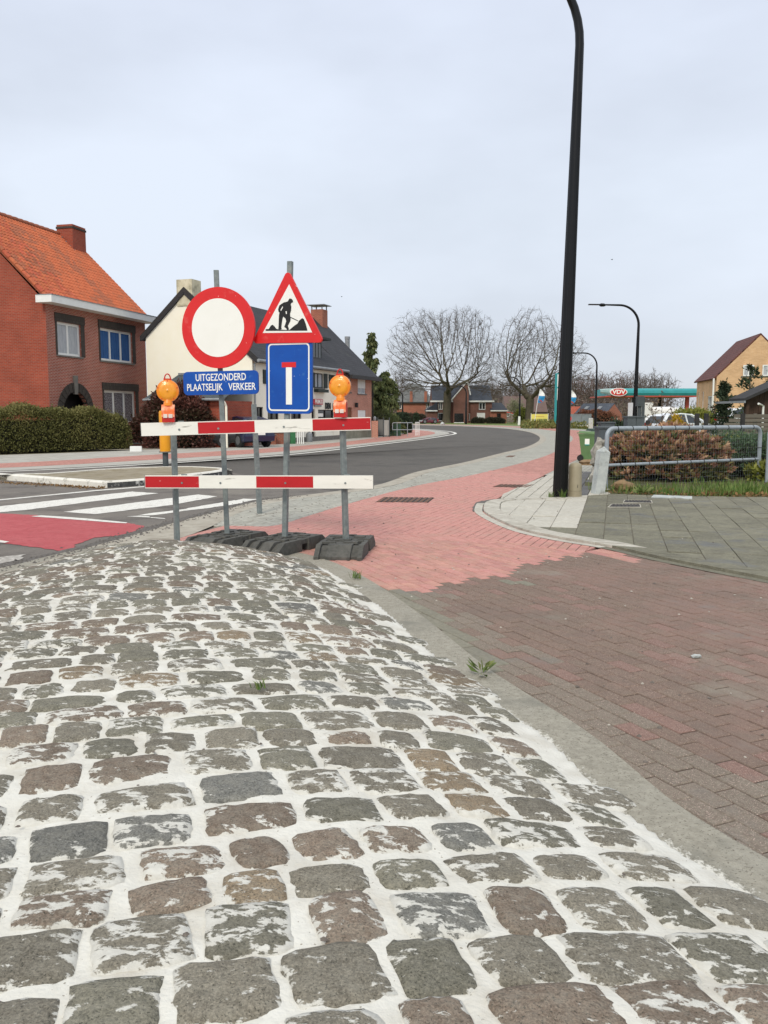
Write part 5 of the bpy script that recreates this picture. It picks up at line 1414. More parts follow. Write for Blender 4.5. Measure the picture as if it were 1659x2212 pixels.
class Frame:
    """a wall plane in a house's own axes: u along the wall, z up, n outwards"""
    def __init__(s, o, u, n): s.o, s.u, s.n = Vector(o), Vector(u), Vector(n)
    def p(s, a, z, d=0.0): q = s.o + s.u * a + s.n * d; return (q.x, q.y, q.z + z)
def wall(parent, fr, L, H, holes, mat, name='wall', gable=None, reveal=0.14, z0=0.0):
    """a wall with real openings; gable = (peak position, peak height)"""
    mb = MB()
    xs = sorted({0.0, L, *[v for h in holes for v in h[:2]]}); zs = sorted({z0, H, *[v for h in holes for v in h[2:4]]})
    def q(a, b, c, d):
        pts = [a, b, c, d]; mb.quad(*[fr.p(*t) for t in pts], uv=[(t[0], t[1]) for t in pts])
    for i in range(len(xs) - 1):
        for j in range(len(zs) - 1):
            cx, cz = (xs[i] + xs[i + 1]) / 2, (zs[j] + zs[j + 1]) / 2
            if any(h[0] < cx < h[1] and h[2] < cz < h[3] for h in holes): continue
            q((xs[i], zs[j]), (xs[i + 1], zs[j]), (xs[i + 1], zs[j + 1]), (xs[i], zs[j + 1]))
    for h in holes:
        a, b, c, d = h[:4]
        for p0, p1 in (((a, c), (a, d)), ((a, d), (b, d)), ((b, d), (b, c)), ((b, c), (a, c))):
            mb.quad(fr.p(*p0), fr.p(*p1), fr.p(*p1, -reveal), fr.p(*p0, -reveal), uv=[(0, 0), (1, 0), (1, reveal), (0, reveal)])
    if gable:
        gx, gz = gable
        mb.add([fr.p(0, H), fr.p(L, H), fr.p(gx, gz)], [[0, 1, 2]], [[(0, H), (L, H), (gx, gz)]])
    return mb.build(name, mat, parent)
def window(parent, fr, h, cols=2, frame=None, glass=None, back=None, rows=1, sill=True, depth=0.10, fw=0.05, blind=0.0, name='window'):
    """a window in an opening: frame, panes, optional curtain, sill, roller blind"""
    a, b, c, d = h[:4]; frame = frame or m_whitepaint
    mb = MB()
    def bar(x0, x1, z0, z1, d0, d1):
        P = [fr.p(x0, z0, d0), fr.p(x1, z0, d0), fr.p(x1, z1, d0), fr.p(x0, z1, d0), fr.p(x0, z0, d1), fr.p(x1, z0, d1), fr.p(x1, z1, d1), fr.p(x0, z1, d1)]
        mb.add(P, [[0, 1, 2, 3], [7, 6, 5, 4], [0, 4, 5, 1], [1, 5, 6, 2], [2, 6, 7, 3], [3, 7, 4, 0]])
    o, i = -depth + 0.05, -depth - 0.02
    bar(a, b, c, c + fw, i, o); bar(a, b, d - fw, d, i, o); bar(a, a + fw, c + fw, d - fw, i, o); bar(b - fw, b, c + fw, d - fw, i, o)
    cw = (b - a) / cols
    for k in range(1, cols): bar(a + k * cw - fw / 2, a + k * cw + fw / 2, c + fw, d - fw, i, o)
    rh = (d - c) / rows
    for k in range(1, rows): bar(a + fw, b - fw, c + k * rh - fw / 3, c + k * rh + fw / 3, i, o - 0.01)
    w = mb.build(name, frame, parent)
    for k in range(cols):
        x0, x1 = a + k * cw, a + (k + 1) * cw
        m = back[k % len(back)] if isinstance(back, (list, tuple)) else back
        MB().quad(fr.p(x0, c, -depth), fr.p(x1, c, -depth), fr.p(x1, d, -depth), fr.p(x0, d, -depth)).build('pane', glass or m_pane, w)
        if m is not None:
            g = MB(); n = 10
            for t in range(n):
                f0, f1 = t / n, (t + 1) / n; y0, y1 = -depth + 0.003 + 0.012 * (t % 2), -depth + 0.003 + 0.012 * ((t + 1) % 2)
                g.quad(fr.p(x0 + (x1 - x0) * f0, c + fw, y0), fr.p(x0 + (x1 - x0) * f1, c + fw, y1), fr.p(x0 + (x1 - x0) * f1, d - fw, y1), fr.p(x0 + (x1 - x0) * f0, d - fw, y0))
            g.build('curtain', m, w)
    if blind:
        mb2 = MB(); mb2.v = []; bz = d - (d - c) * blind
        P = [fr.p(a + 0.01, bz, o + 0.02), fr.p(b - 0.01, bz, o + 0.02), fr.p(b - 0.01, d, o + 0.02), fr.p(a + 0.01, d, o + 0.02)]
        mb2.add(P, [[0, 1, 2, 3]]); mb2.build('roller_blind', m_roller, w)
    if sill:
        mb3 = MB(); P = [fr.p(a - 0.1, c - 0.07, 0.06), fr.p(b + 0.1, c - 0.07, 0.06), fr.p(b + 0.1, c, 0.06), fr.p(a - 0.1, c, 0.06), fr.p(a - 0.1, c - 0.07, -0.1), fr.p(b + 0.1, c - 0.07, -0.1), fr.p(b + 0.1, c + 0.004, -0.1), fr.p(a - 0.1, c + 0.004, -0.1)]
        mb3.add(P, [[0, 1, 2, 3], [7, 6, 5, 4], [0, 4, 5, 1], [1, 5, 6, 2], [2, 6, 7, 3], [3, 7, 4, 0]]); mb3.build('sill', m_stone, w)
    return w
def plate(parent, fr, a, b, c, d, d0, d1, mat, name):
    mb = MB()
    P = [fr.p(a, c, d0), fr.p(b, c, d0), fr.p(b, d, d0), fr.p(a, d, d0), fr.p(a, c, d1), fr.p(b, c, d1), fr.p(b, d, d1), fr.p(a, d, d1)]
    u = [(a, c), (b, c), (b, d), (a, d)]
    mb.add(P, [[3, 2, 1, 0], [4, 5, 6, 7], [0, 1, 5, 4], [1, 2, 6, 5], [2, 3, 7, 6], [3, 0, 4, 7]], [u[::-1], u, [(0, 0), (b - a, 0), (b - a, .1), (0, .1)], [(0, 0), (.1, 0), (.1, d - c), (0, d - c)], [(0, 0), (b - a, 0), (b - a, .1), (0, .1)], [(0, 0), (.1, 0), (.1, d - c), (0, d - c)]])
    return mb.build(name, mat, parent)
def roof_slab(parent, e0, e1, r1, r0, mat, name='roof', th=0.1):
    """a roof plane from eave e0-e1 up to ridge r0-r1"""
    e0, e1, r0, r1 = map(Vector, (e0, e1, r0, r1)); n = (e1 - e0).cross(r0 - e0).normalized()
    if n.z < 0: n = -n
    mb = MB(); L = (e1 - e0).length; S = (r0 - e0).length; L2 = (r1 - r0).length; off = (r0 - e0).dot((e1 - e0).normalized())
    q = [e0, e1, r1, r0]; lo = [p - n * th for p in q]
    uv = [(0, 0), (L, 0), (off + L2, S), (off, S)]
    mb.add([*q, *lo], [[0, 1, 2, 3], [7, 6, 5, 4], [4, 5, 1, 0], [5, 6, 2, 1], [6, 7, 3, 2], [7, 4, 0, 3]], [uv] + [uv[::-1]] + [[(0, 0), (1, 0), (1, .1), (0, .1)]] * 4)
    return mb.build(name, mat, parent)
def house_frames(L, D):
    return {'front': Frame((0, 0, 0), (1, 0, 0), (0, -1, 0)), 'gable0': Frame((0, D, 0), (0, -1, 0), (-1, 0, 0)), 'gable1': Frame((L, 0, 0), (0, 1, 0), (1, 0, 0)), 'rear': Frame((L, D, 0), (-1, 0, 0), (0, 1, 0))}
def chimney(parent, x0, x1, y0, y1, z0, z1, mat, cap=True):
    mb = MB(); mb.b2(x0, x1, y0, y1, z0, z1); c = mb.build('chimney', mat, parent)
    if cap:
        mb = MB(); mb.b2(x0 - 0.03, x1 + 0.03, y0 - 0.03, y1 + 0.03, z1, z1 + 0.06); mb.build('chimney_cap', m_stone, c)
    return c

# ---------- left brick house
d1 = Vector((0.24, 0.97, 0)).normalized(); rz1 = math.atan2(d1.y, d1.x)
h1 = thing('brick_house', 'red brick house with orange tiled roof and arched doorway behind hedge', 'house', (-14.27, 36.9, 0.0), rz1)
L1_, D1_, E1_, RG1 = 8.25, 8.1, 6.15, 10.25
F1 = house_frames(L1_, D1_)
up1 = (0.73, 2.5, 4.02, 5.45); up2 = (4.05, 6.94, 3.98, 5.5); lo2 = (4.2, 7.07, 1.0, 2.6); door = (1.0, 2.78, 0.0, 2.46)
wall(h1, F1['front'], L1_, E1_, [up1, up2, lo2, door], k_brick_front, reveal=0.2)
wall(h1, F1['gable0'], D1_, E1_, [], k_brick, gable=(D1_ / 2, RG1))
wall(h1, F1['gable1'], D1_, E1_, [], k_brick, gable=(D1_ / 2, RG1))
wall(h1, F1['rear'], L1_, E1_, [], k_brick)
f = F1['front']
window(h1, f, up1, 2, back=m_curtain, fw=0.11, depth=0.14)
window(h1, f, up2, 3, back=[m_curtainblue, m_curtainblue, m_curtainblue], fw=0.11, depth=0.14)
window(h1, f, lo2, 3, back=[m_curtainlace], fw=0.11, depth=0.14)
for h, jamb in ((up1, True), (up2, True), (lo2, True)):
    plate(h1, f, h[0] - 0.14, h[1] + 0.30, h[3], h[3] + 0.36, -0.01, 0.045, k_brick_dark, 'lintel')
    plate(h1, f, h[1], h[1] + 0.28, h[2], h[3], -0.01, 0.02, k_brick_dark, 'jamb')
    plate(h1, f, h[0] - 0.12, h[0], h[2], h[3], -0.01, 0.02, k_brick_dark, 'jamb')
# arched porch: dark recess with ring of voussoirs and keystone
cx, cz, ri, ro = 1.89, 1.47, 1.0, 1.40
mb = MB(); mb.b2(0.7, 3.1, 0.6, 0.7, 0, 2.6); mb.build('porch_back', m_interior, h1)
arch = MB(); n = 14
for k in range(n):
    a0, a1 = math.pi * k / n + 0.012, math.pi * (k + 1) / n - 0.012
    pl = [(cx + r * math.cos(a), cz + r * math.sin(a)) for r, a in ((ri, a0), (ro, a0), (ro, a1), (ri, a1))]
    arch.prism(pl, -0.05, 0.2, axis='y')
arch.build_each('arch_stone', k_brick_dark, h1)
# spandrels close the square opening above the arch
for sgn in (-1, 1):
    pts = [(cx + sgn * ri * math.cos(a), cz + ri * math.sin(a)) for a in [math.pi / 2 * k / 6 for k in range(7)]]
    pl = [(cx, 2.475), (cx + sgn * 0.9, 2.475)] + [p for p in pts if abs(p[0] - cx) <= 0.9]
    MB().prism(pl, 0.0, 0.18, axis='y').build('spandrel', k_brick_front, h1)
MB().prism([(cx - 0.1, cz + ri - 0.12), (cx + 0.1, cz + ri - 0.12), (cx + 0.14, cz + ro + 0.30), (cx - 0.14, cz + ro + 0.30)], -0.09, 0.05, axis='y').build('keystone', m_stone, h1)
for a in (0.22, -0.22):
    MB().b2(cx + a - 0.05, cx + a + 0.05, -0.03, 0.0, 0, 0.01)
# eaves: white fascia and gutter
ov = 0.62
mb = MB(); mb.b2(-0.45, L1_ + 0.35, -ov, 0.14, E1_ - 0.05, E1_ + 0.25); mb.build('fascia', m_whitepaint, h1)
mb = MB(); mb.b2(-0.47, L1_ + 0.37, -ov - 0.03, 0.1, E1_ + 0.25, E1_ + 0.275); mb.build('gutter_edge', m_zinc, h1)
# roof planes with single tiles on the street side
pitch = math.atan2(RG1 - E1_ - 0.15, D1_ / 2)
e0 = Vector((-0.18, -0.35, E1_ + 0.15 - 0.35 * math.tan(pitch) + 0.25))
sl = Vector((0, math.cos(pitch), math.sin(pitch))); SLN = (D1_ / 2 + 0.35) / math.cos(pitch)
r0 = e0 + sl * SLN
rf = roof_slab(h1, e0, e0 + Vector((L1_ + 0.36, 0, 0)), r0 + Vector((L1_ + 0.36, 0, 0)), r0, m_tiledark, th=0.12)
roof_slab(h1, (L1_ + 0.18, D1_ + 0.3, E1_ - 0.1), (-0.18, D1_ + 0.3, E1_ - 0.1), r0, r0 + Vector((L1_ + 0.36, 0, 0)), m_tiledark, th=0.12)
TW, TL = 0.212, 0.245
def tile_mesh(mat):
    prof = [(0.0, 0.004), (0.05, 0.0), (0.10, 0.006), (0.14, 0.034), (0.18, 0.044), (0.222, 0.020)]
    v = [(x, 0.0, z + 0.022) for x, z in prof] + [(x, TL + 0.03, z) for x, z in prof] + [(x, 0.0, z + 0.002) for x, z in prof]
    m = len(prof); fs = [[i, i + 1, i + 1 + m, i + m] for i in range(m - 1)] + [[i + 2 * m, i + 1 + 2 * m, i + 1, i] for i in range(m - 1)]
    return MB().add(v, fs).mesh('roof_tile', mat, smooth='angle')
tm = [tile_mesh(m_tile), tile_mesh(m_tiledark)]
ncol, nrow = int((L1_ + 0.3) / TW), int(SLN / TL)
rot = Matrix.Rotation(pitch, 4, 'X')
tiles = []
for r in range(nrow):
    for c_ in range(ncol):
        p = e0 + sl * (r * TL - 0.04) + Vector((0.02 + c_ * TW, 0, 0)) + Vector((0, -math.sin(pitch), math.cos(pitch))) * 0.012
        w = vnoise(np.array([c_ * 0.16]), np.array([r * 0.10 + 3]), 31)[0] + 0.25 * RND.random()
        tiles.append((p, 1 if w > 0.80 + 0.1 * (c_ > 8) else 0, math.hypot(p.x, p.z - 6)))
tiles.sort(key=lambda t: t[0].x)
mbr = [MB(), MB()]
for k, (p, mi, _) in enumerate(tiles):
    if k < 300:
        o = bpy.data.objects.new('roof_tile', tm[mi]); COL.objects.link(o); o.parent = rf; o.location = p; o.rotation_euler = (pitch + RND.gauss(0, 0.006), 0, RND.gauss(0, 0.006))
    else:
        mbr[mi].add([p + rot @ v.co for v in tm[mi].vertices], [list(q.vertices) for q in tm[mi].polygons])
for mi in (0, 1):
    o = mbr[mi].build('roof_tile_field', (m_tile, m_tiledark)[mi], rf); o['kind'] = 'stuff'
rd = MB()
for k in range(int((L1_ + 0.36) / 0.4)):
    rd.tube([(r0.x + k * 0.4, r0.y, r0.z + 0.02), (r0.x + k * 0.4 + 0.41, r0.y, r0.z + 0.035)], [0.11, 0.13], 8)
rd.build_each('ridge_tile', m_tiledark, rf)
vt = MB()
for k in range(int(SLN / 0.42)):
    a = e0 + sl * (k * 0.42) + Vector((-0.02, 0, 0.04)); b = e0 + sl * (k * 0.42 + 0.44) + Vector((-0.02, 0, 0.02)); vt.tube([a, b], [0.10, 0.085], 8)
vt.build_each('verge_tile', m_tile, rf)
ch = chimney(h1, L1_ - 1.2, L1_ - 0.05, D1_ / 2 - 0.85, D1_ / 2 + 0.05, RG1 - 1.3, RG1 + 0.72, k_brick, cap=False)
MB().b2(L1_ - 1.23, L1_ - 0.02, D1_ / 2 - 0.88, D1_ / 2 + 0.08, RG1 + 0.52, RG1 + 0.62).build('chimney_band', k_brick_dark, ch)
fl = MB()
for k in range(4): fl.b2(L1_ - 1.26, L1_ - 1.20, D1_ / 2 - 0.95 + 0.22 * k, D1_ / 2 - 0.75 + 0.22 * k, RG1 - 1.15 + 0.25 * k, RG1 - 0.55 + 0.22 * k)
fl.build_each('lead_flashing', m_zinc, ch)
MB().tube([(2.6, D1_ / 2, RG1 + 0.2), (2.6, D1_ / 2, RG1 + 0.7)], 0.03, 6).build('vent_pipe', m_black, h1)

# ---------- cream cafe with its dark roof, and the brick house joined to it
K0, K1 = Vector((-6.1, 40.2, 0)), Vector((-0.79, 55.0, 0))
dc = (K1 - K0); LC = dc.length; dc.normalize(); rzc = math.atan2(dc.y, dc.x)
SPL = 0.695 * LC          # where the brick house begins
EC, RC, DC = 4.1, 7.15, 7.0
DK, PK = 5.75, 3.5          # the cafe is shallower at the back: its rear eave is higher
EK = RC - (RC - EC) * (DK - PK) / PK
cafe = thing('cafe_building', 'cream rendered cafe with dark roof, dormer and green shutters', 'building', K0, rzc)
fc = house_frames(SPL, DK); f = fc['front']
def fx(px):
    """distance along the facade seen at that column of the photograph"""
    k = (px - _CX) / _F
    return (k * K0.y - K0.x) / (dc.x - k * dc.y)
def fz(px, py):
    s = fx(px); Y = (K0 + dc * s).y
    return A(px, py, Y).z
def hole(x0, x1, y0, y1):
    xm = (x0 + x1) / 2
    return (fx(x0), fx(x1), max(0.02, fz(xm, y1)), fz(xm, y0))
W = dict(u1=hole(582, 592, 800, 830), u2=hole(681, 700, 806, 838), u3=hole(716, 727, 810, 838),
         g1=hole(507, 546, 881, 905) if False else hole(552, 570, 879, 930), g2=hole(580, 604, 881, 925), g3=hole(630, 652, 880, 930), dr=hole(674, 682, 884, 951), g4=hole(688, 722, 885, 925))
for k_ in list(W):
    h = W[k_]; W[k_] = (max(0.15, h[0]), min(SPL - 0.1, h[1]), h[2], min(EC - 0.15, h[3]))
wall(cafe, f, SPL, EC, list(W.values()), m_whitewall, reveal=0.15)
gw = MB(); g0 = fc['gable0']; gp2 = [(0, 0), (DK, 0), (DK, EC), (DK - PK, RC), (0, EK)]
gw.add([g0.p(*p) for p in gp2], [[0, 1, 2, 3, 4]], [gp2]); gw.build('wall', m_cream, cafe)
wall(cafe, fc['rear'], SPL, EK, [], m_whitewall)
for k_ in ('u2', 'u3'):
    window(cafe, f, W[k_], 2, frame=m_shutter, rows=1, back=m_curtain if k_ == 'u2' else None)
    h = W[k_]; sw = (h[1] - h[0]) * 0.42
    plate(cafe, f, h[0] - sw - 0.02, h[0] - 0.02, h[2], h[3], 0.0, 0.04, m_shutter, 'shutter'); plate(cafe, f, h[1] + 0.02, h[1] + sw + 0.02, h[2], h[3], 0.0, 0.04, m_shutter, 'shutter')
window(cafe, f, W['u1'], 1, frame=m_shutter)
h = W['u1']; plate(cafe, f, h[0] - 0.55, h[0] - 0.02, h[2], h[3], 0.0, 0.04, m_shutter, 'shutter')
h = W['u2']; plate(cafe, f, h[0] - 0.1, h[1] + 0.1, h[2] - 0.24, h[2] - 0.08, 0.0, 0.28, m_shutter, 'flower_box')
for k_ in ('g1', 'g2', 'g3', 'g4'): window(cafe, f, W[k_], 2, frame=m_black, glass=m_panedark)
h = W['dr']; plate(cafe, f, h[0], h[1], h[2], h[3], -0.14, -0.10, m_interior, 'door')
MB().quad(f.p(fx(690), fz(705, 900), -0.09), f.p(fx(702), fz(705, 900), -0.09), f.p(fx(702), fz(705, 893), -0.09), f.p(fx(690), fz(705, 893), -0.09)).build('window_sticker', m_signwhite, cafe)
plate(cafe, f, 0, SPL, 0.0, 0.25, 0.0, 0.03, m_stone, 'plinth')
# canopy box over the entrance windows
plate(cafe, f, fx(612), fx(655), fz(630, 866), fz(630, 842), 0.0, 0.5, m_cream, 'awning_box')
# lettering
def on_wall(s_, size, mat, a, z, xs=1.0, bold=0.0, par=cafe, dd=0.03):
    p = f.p(a, z, dd); o = text(s_, size, mat, par, p, (math.pi / 2, 0, 0), xs=xs, bold=bold, ext=0.012); return o
lx = fx(716); lz = fz(716, 878)
on_wall('DEN', 0.46, m_signblack, fx(708.5), fz(708, 877.5), xs=0.84, bold=0.02); on_wall('EIK', 0.46, m_signblack, fx(723), fz(722, 878.5), xs=0.84, bold=0.02)
pr = plate(cafe, f, fx(676.5), fx(694.5), fz(685, 874), fz(685, 862), 0.0, 0.12, M('beer_sign_red', lin((176, 48, 56)), lin((196, 70, 78)), scale=5, rough=0.5), 'beer_sign')
q = f.p(fx(685.5), fz(685.5, 868), 0.125); o = text('PRIMUS', 0.30, m_signwhite, pr, q, xs=1.0, bold=0.008); 
pr = plate(cafe, f, fx(679), fx(692), fz(685, 878.5), fz(685, 874.5), 0.0, 0.1, m_zinc, 'lower_sign')
# round projecting beer sign
rs = thing('round_bar_sign', 'round pinkish red bar sign hanging at the cafe corner', 'sign', (0, 0, 0))
pp_ = A(560, 858, 41.5); rs.location = pp_; rs.rotation_euler = (0, 0, math.radians(8))
m_pinkred = M('faded_red_sign', lin((196, 96, 98)), lin((184, 84, 88)), scale=4, rough=0.5)
MB().prism(circle(0.24, 28), -0.05, 0.05, axis='y').build('disc', m_pinkred, rs)
MB().prism([(p[0] * 0.3, p[1] * 0.3 + 0.12) for p in circle(0.24, 14)], -0.056, -0.051, axis='y').build('emblem', M('emblem_gold', lin((206, 170, 90)), lin((60, 50, 40)), scale=20, rough=0.5), rs)
text('Rodenbach', 0.085, m_signwhite, rs, (0, -0.056, 0.0), xs=0.95, bold=0.001); text('Roeselare', 0.06, m_signwhite, rs, (0, -0.056, -0.08), xs=1.0)
MB().tube([(-0.0, 0.05, 0.0), (0.0, 0.9, 0.05)], 0.02, 6).build('arm', m_black, rs)
# roof
pr_ = math.atan2(RC - EC, DC / 2)
eo = 0.32
ez = EC - eo * math.tan(pr_) + 0.12
roof = roof_slab(cafe, (-0.12, -eo, ez), (SPL, -eo, ez), (SPL, DC / 2, RC + 0.12), (-0.12, DC / 2, RC + 0.12), m_roofdark, th=0.14)
roof_slab(cafe, (SPL, DK + 0.25, EK - 0.1), (-0.12, DK + 0.25, EK - 0.1), (-0.12, DC / 2, RC + 0.12), (SPL, DC / 2, RC + 0.12), m_roofdark, th=0.14)
MB().tube([(-0.12, -eo - 0.06, ez - 0.02), (SPL, -eo - 0.06, ez - 0.02)], 0.075, 8).build('gutter', m_zinc, cafe)
MB().tube([(0.12, -0.06, 0.1), (0.12, -0.06, ez - 0.15), (0.12, -eo, ez - 0.04)], 0.045, 8).build('downpipe', m_zinc, cafe)
for s_, a, b in ((0, (-0.125, -eo, ez - 0.10), (-0.125, DC / 2, RC + 0.02)), (1, (-0.125, DK + 0.25, EK - 0.22), (-0.125, DC / 2, RC + 0.02))):
    a, b = Vector(a), Vector(b); mb = MB(); mb.add([a, b, b + Vector((0, 0, 0.24)), a + Vector((0, 0, 0.24)), a + Vector((0.1, 0, 0)), b + Vector((0.1, 0, 0)), b + Vector((0.1, 0, 0.24)), a + Vector((0.1, 0, 0.24))], [[0, 1, 2, 3], [7, 6, 5, 4], [0, 4, 5, 1], [1, 5, 6, 2], [2, 6, 7, 3], [3, 7, 4, 0]]); mb.build('verge_board', m_black, cafe)
mch = M('stained_render', lin((224, 216, 190)), lin((200, 192, 164)), scale=4, rough=0.9, c3=lin((130, 126, 104)), scale3=1.6, lo3=0.5, hi3=0.7)
chimney(cafe, -0.05, 0.75, DC / 2 - 0.42, DC / 2 + 0.42, RC - 0.6, RC + 0.62, mch, cap=False)
# dormer
dxa, dxb = fx(690), fx(712)
dz0, dz1 = 4.2, 5.55
dm = MB(); y1 = 0.45
dm.b2(dxa, dxb, y1, y1 + 2.0, dz0, dz1); dorm = dm.build('dormer', m_roofdark, cafe)
df = Frame((0, y1, 0), (1, 0, 0), (0, -1, 0))
plate(cafe, df, dxa + 0.05, dxb - 0.05, dz0 + 0.25, dz1 - 0.06, 0.003, 0.03, m_shutter, 'dormer_front')
for k in range(3):
    a = dxa + 0.2 + k * (dxb - dxa - 0.3) / 3; plate(dorm, df, a, a + (dxb - dxa - 0.6) / 3, dz0 + 0.35, dz1 - 0.2, 0.031, 0.04, m_panedark, 'pane')
mb = MB(); mb.b2(dxa - 0.35, dxb + 0.35, y1 - 0.45, y1 + 2.1, dz1, dz1 + 0.12); mb.build('dormer_roof', m_shutter, cafe)
# lean-to at the gable
lt = thing('lean_to', 'brick lean-to with dark corrugated roof against the cream gable', 'outbuilding', K0, rzc)
LW = 3.95
m_corr = M('corrugated_sheet', lin((76, 84, 88)), lin((66, 74, 78)), scale=3, rough=0.6)
wl = Frame((-2.6, LW, 0), (0, -1, 0), (-1, 0, 0)); wall(lt, wl, LW, 2.05, [], k_brick)
wr = Frame((-2.6, 0.02, 0), (1, 0, 0), (0, -1, 0)); wall(lt, wr, 2.55, 2.05, [], k_brick)
mb = MB(); nn = 40
for k in range(nn):
    y0, y1_ = -0.12 + (LW + 0.2) * k / nn, -0.12 + (LW + 0.2) * (k + 1) / nn; z0, z1 = 0.05 * (k % 2), 0.05 * ((k + 1) % 2)
    mb.quad((-2.85, y0, 2.12 + z0), (-2.85, y1_, 2.12 + z1), (-0.02, y1_, 3.3 + z1), (-0.02, y0, 3.3 + z0))
mb.build('corrugated_roof', m_corr, lt)
MB().tube([(-2.92, -0.15, 2.10), (-2.92, LW, 2.10)], 0.06, 8).build('gutter', m_zinc, lt)
MB().tube([(-2.9, -0.1, 2.05), (-2.75, -0.12, 1.95), (-2.65, -0.12, 1.8), (-2.65, -0.12, 0.0)], 0.05, 8).build('downpipe', m_cream, lt)
MB().b2(-0.06, -0.0, -0.1, LW, 3.32, 3.42).build('flashing', m_zinc, lt)

# brick house at the end of the row
LB = LC - SPL
o_ = K0 + dc * SPL
rb = thing('end_brick_house', 'pink brick house with white roller shutters at the end of the row', 'house', o_, rzc)
fb = house_frames(LB, DC); f2_ = fb['front']
def hb(x0, x1, y0, y1): a, b, c, d = hole(x0, x1, y0, y1); return (max(0.2, a - SPL), min(LB - 0.15, b - SPL), c, d)
WB = [hb(746, 758, 818, 847), hb(773.5, 790.5, 819.5, 850.5), hb(773.5, 790.5, 886, 912), hb(750.5, 761, 880, 935)]
wall(rb, f2_, LB, EC - 0.1, WB, k_brick_pink)
wall(rb, fb['gable1'], DC, EC - 0.1, [], k_brick_pink, gable=(DC / 2, RC + 0.2))
window(rb, f2_, WB[0], 2, blind=0.97); window(rb, f2_, WB[1], 2, blind=0.62, back=m_curtain); window(rb, f2_, WB[2], 1, blind=0.98)
plate(rb, f2_, WB[3][0], WB[3][1], 0.02, WB[3][3], -0.13, -0.09, m_wood, 'door')
MB().box(f2_.p((WB[3][1] + 0.45), 2.0, 0.12), (0.12, 0.16, 0.28)).build('wall_lantern', m_black, rb)
plate(rb, f2_, 0.0, LB + 0.04, 0.0, 0.62, 0.0, 0.05, M('plinth_concrete', lin((150, 148, 132)), lin((130, 128, 112)), scale=2, rough=0.9), 'plinth')
roof_slab(rb, (0.0, -0.5, ez - 0.25), (LB + 0.15, -0.5, ez - 0.25), (LB + 0.15, DC / 2, RC + 0.35), (0.0, DC / 2, RC + 0.35), m_roofdark, th=0.14)
roof_slab(rb, (LB + 0.15, DC + 0.5, ez - 0.25), (0.0, DC + 0.5, ez - 0.25), (0.0, DC / 2, RC + 0.35), (LB + 0.15, DC / 2, RC + 0.35), m_roofdark, th=0.14)
MB().b2(0.0, LB + 0.25, -0.62, -0.38, ez - 0.42, ez - 0.20).build('gutter', m_black, rb)
MB().tube([(LB + 0.06, -0.06, 0.1), (LB + 0.06, -0.06, ez - 0.6), (LB + 0.1, -0.45, ez - 0.35)], 0.04, 6).build('downpipe', m_black, rb)
chb = chimney(rb, LB - 1.15, LB - 0.35, DC / 2 - 0.65, DC / 2 + 0.15, RC - 0.6, RC + 0.85, k_brick_far, cap=False)
mb = MB(); mb.b2(LB - 1.35, LB - 0.15, DC / 2 - 0.85, DC / 2 + 0.35, RC + 1.10, RC + 1.14); mb.build('chimney_cowl', m_zinc, chb)
lg = MB()
for x in (LB - 1.1, LB - 0.4):
    for y in (-0.6, 0.1): lg.b2(x - 0.03, x + 0.03, DC / 2 + y - 0.03, DC / 2 + y + 0.03, RC + 0.85, RC + 1.10)
lg.build_each('cowl_leg', m_zinc, chb)
fp = thing('flue_pipe', 'shiny steel flue pipe behind the end brick house roof', 'pipe', A(750.5, 770, 60)); fp.location.z = 0
MB().lathe([(0.17, 3.0), (0.17, 6.55), (0.19, 6.56), (0.19, 6.75), (0.0, 6.76)], 12).build('flue', m_zinc, fp, smooth='angle')

# ---------- simple far houses
def simple_house(name, label, loc, rz, L, D, E, R, wmat, rmat, wins=(), gwins=(), trim=None, hip=0.0, side='gable0', eave=0.3):
    t = thing(name, label, 'house', loc, rz)
    f = house_frames(L, D)
    wall(t, f['front'], L, E, [w[:4] for w in wins], wmat); wall(t, f['rear'], L, E, [], wmat)
    for g in ('gable0', 'gable1'):
        wall(t, f[g], D, E, [w[:4] for w in gwins] if g == side else [], wmat, gable=None if hip else (D / 2, R))
    for w in wins: window(t, f['front'], w, w[4] if len(w) > 4 else 2, blind=w[5] if len(w) > 5 else 0.0, glass=m_panedark, fw=0.08)
    for w in gwins: window(t, f[side], w, w[4] if len(w) > 4 else 2, blind=w[5] if len(w) > 5 else 0.0, glass=m_panedark, fw=0.08)
    th = math.atan2(R - E, D / 2); z = E - eave * math.tan(th) + 0.1
    roof_slab(t, (-eave * bool(hip), -eave, z), (L + eave * bool(hip), -eave, z), (L - hip, D / 2, R + 0.1), (hip, D / 2, R + 0.1), rmat)
    roof_slab(t, (L + eave * bool(hip), D + eave, z), (-eave * bool(hip), D + eave, z), (hip, D / 2, R + 0.1), (L - hip, D / 2, R + 0.1), rmat)
    if hip:
        for x, s in ((-eave, hip), (L + eave, L - hip)):
            mb = MB(); mb.add([(x, -eave, z), (x, D + eave, z), (s, D / 2, R + 0.1)], [[0, 1, 2], [2, 1, 0]], [[(0, 0), (D, 0), (D / 2, hip)], [(D / 2, hip), (D, 0), (0, 0)]]); mb.build('roof', rmat, t)
    if trim is not None:
        MB().b2(-eave, L + eave, -eave - 0.1, -eave + 0.06, z - 0.18, z + 0.06).build('fascia', trim, t)
    return t, f
def atpx(px, Y): a = A(px, 893, Y); return (a.x, Y, 0.0)
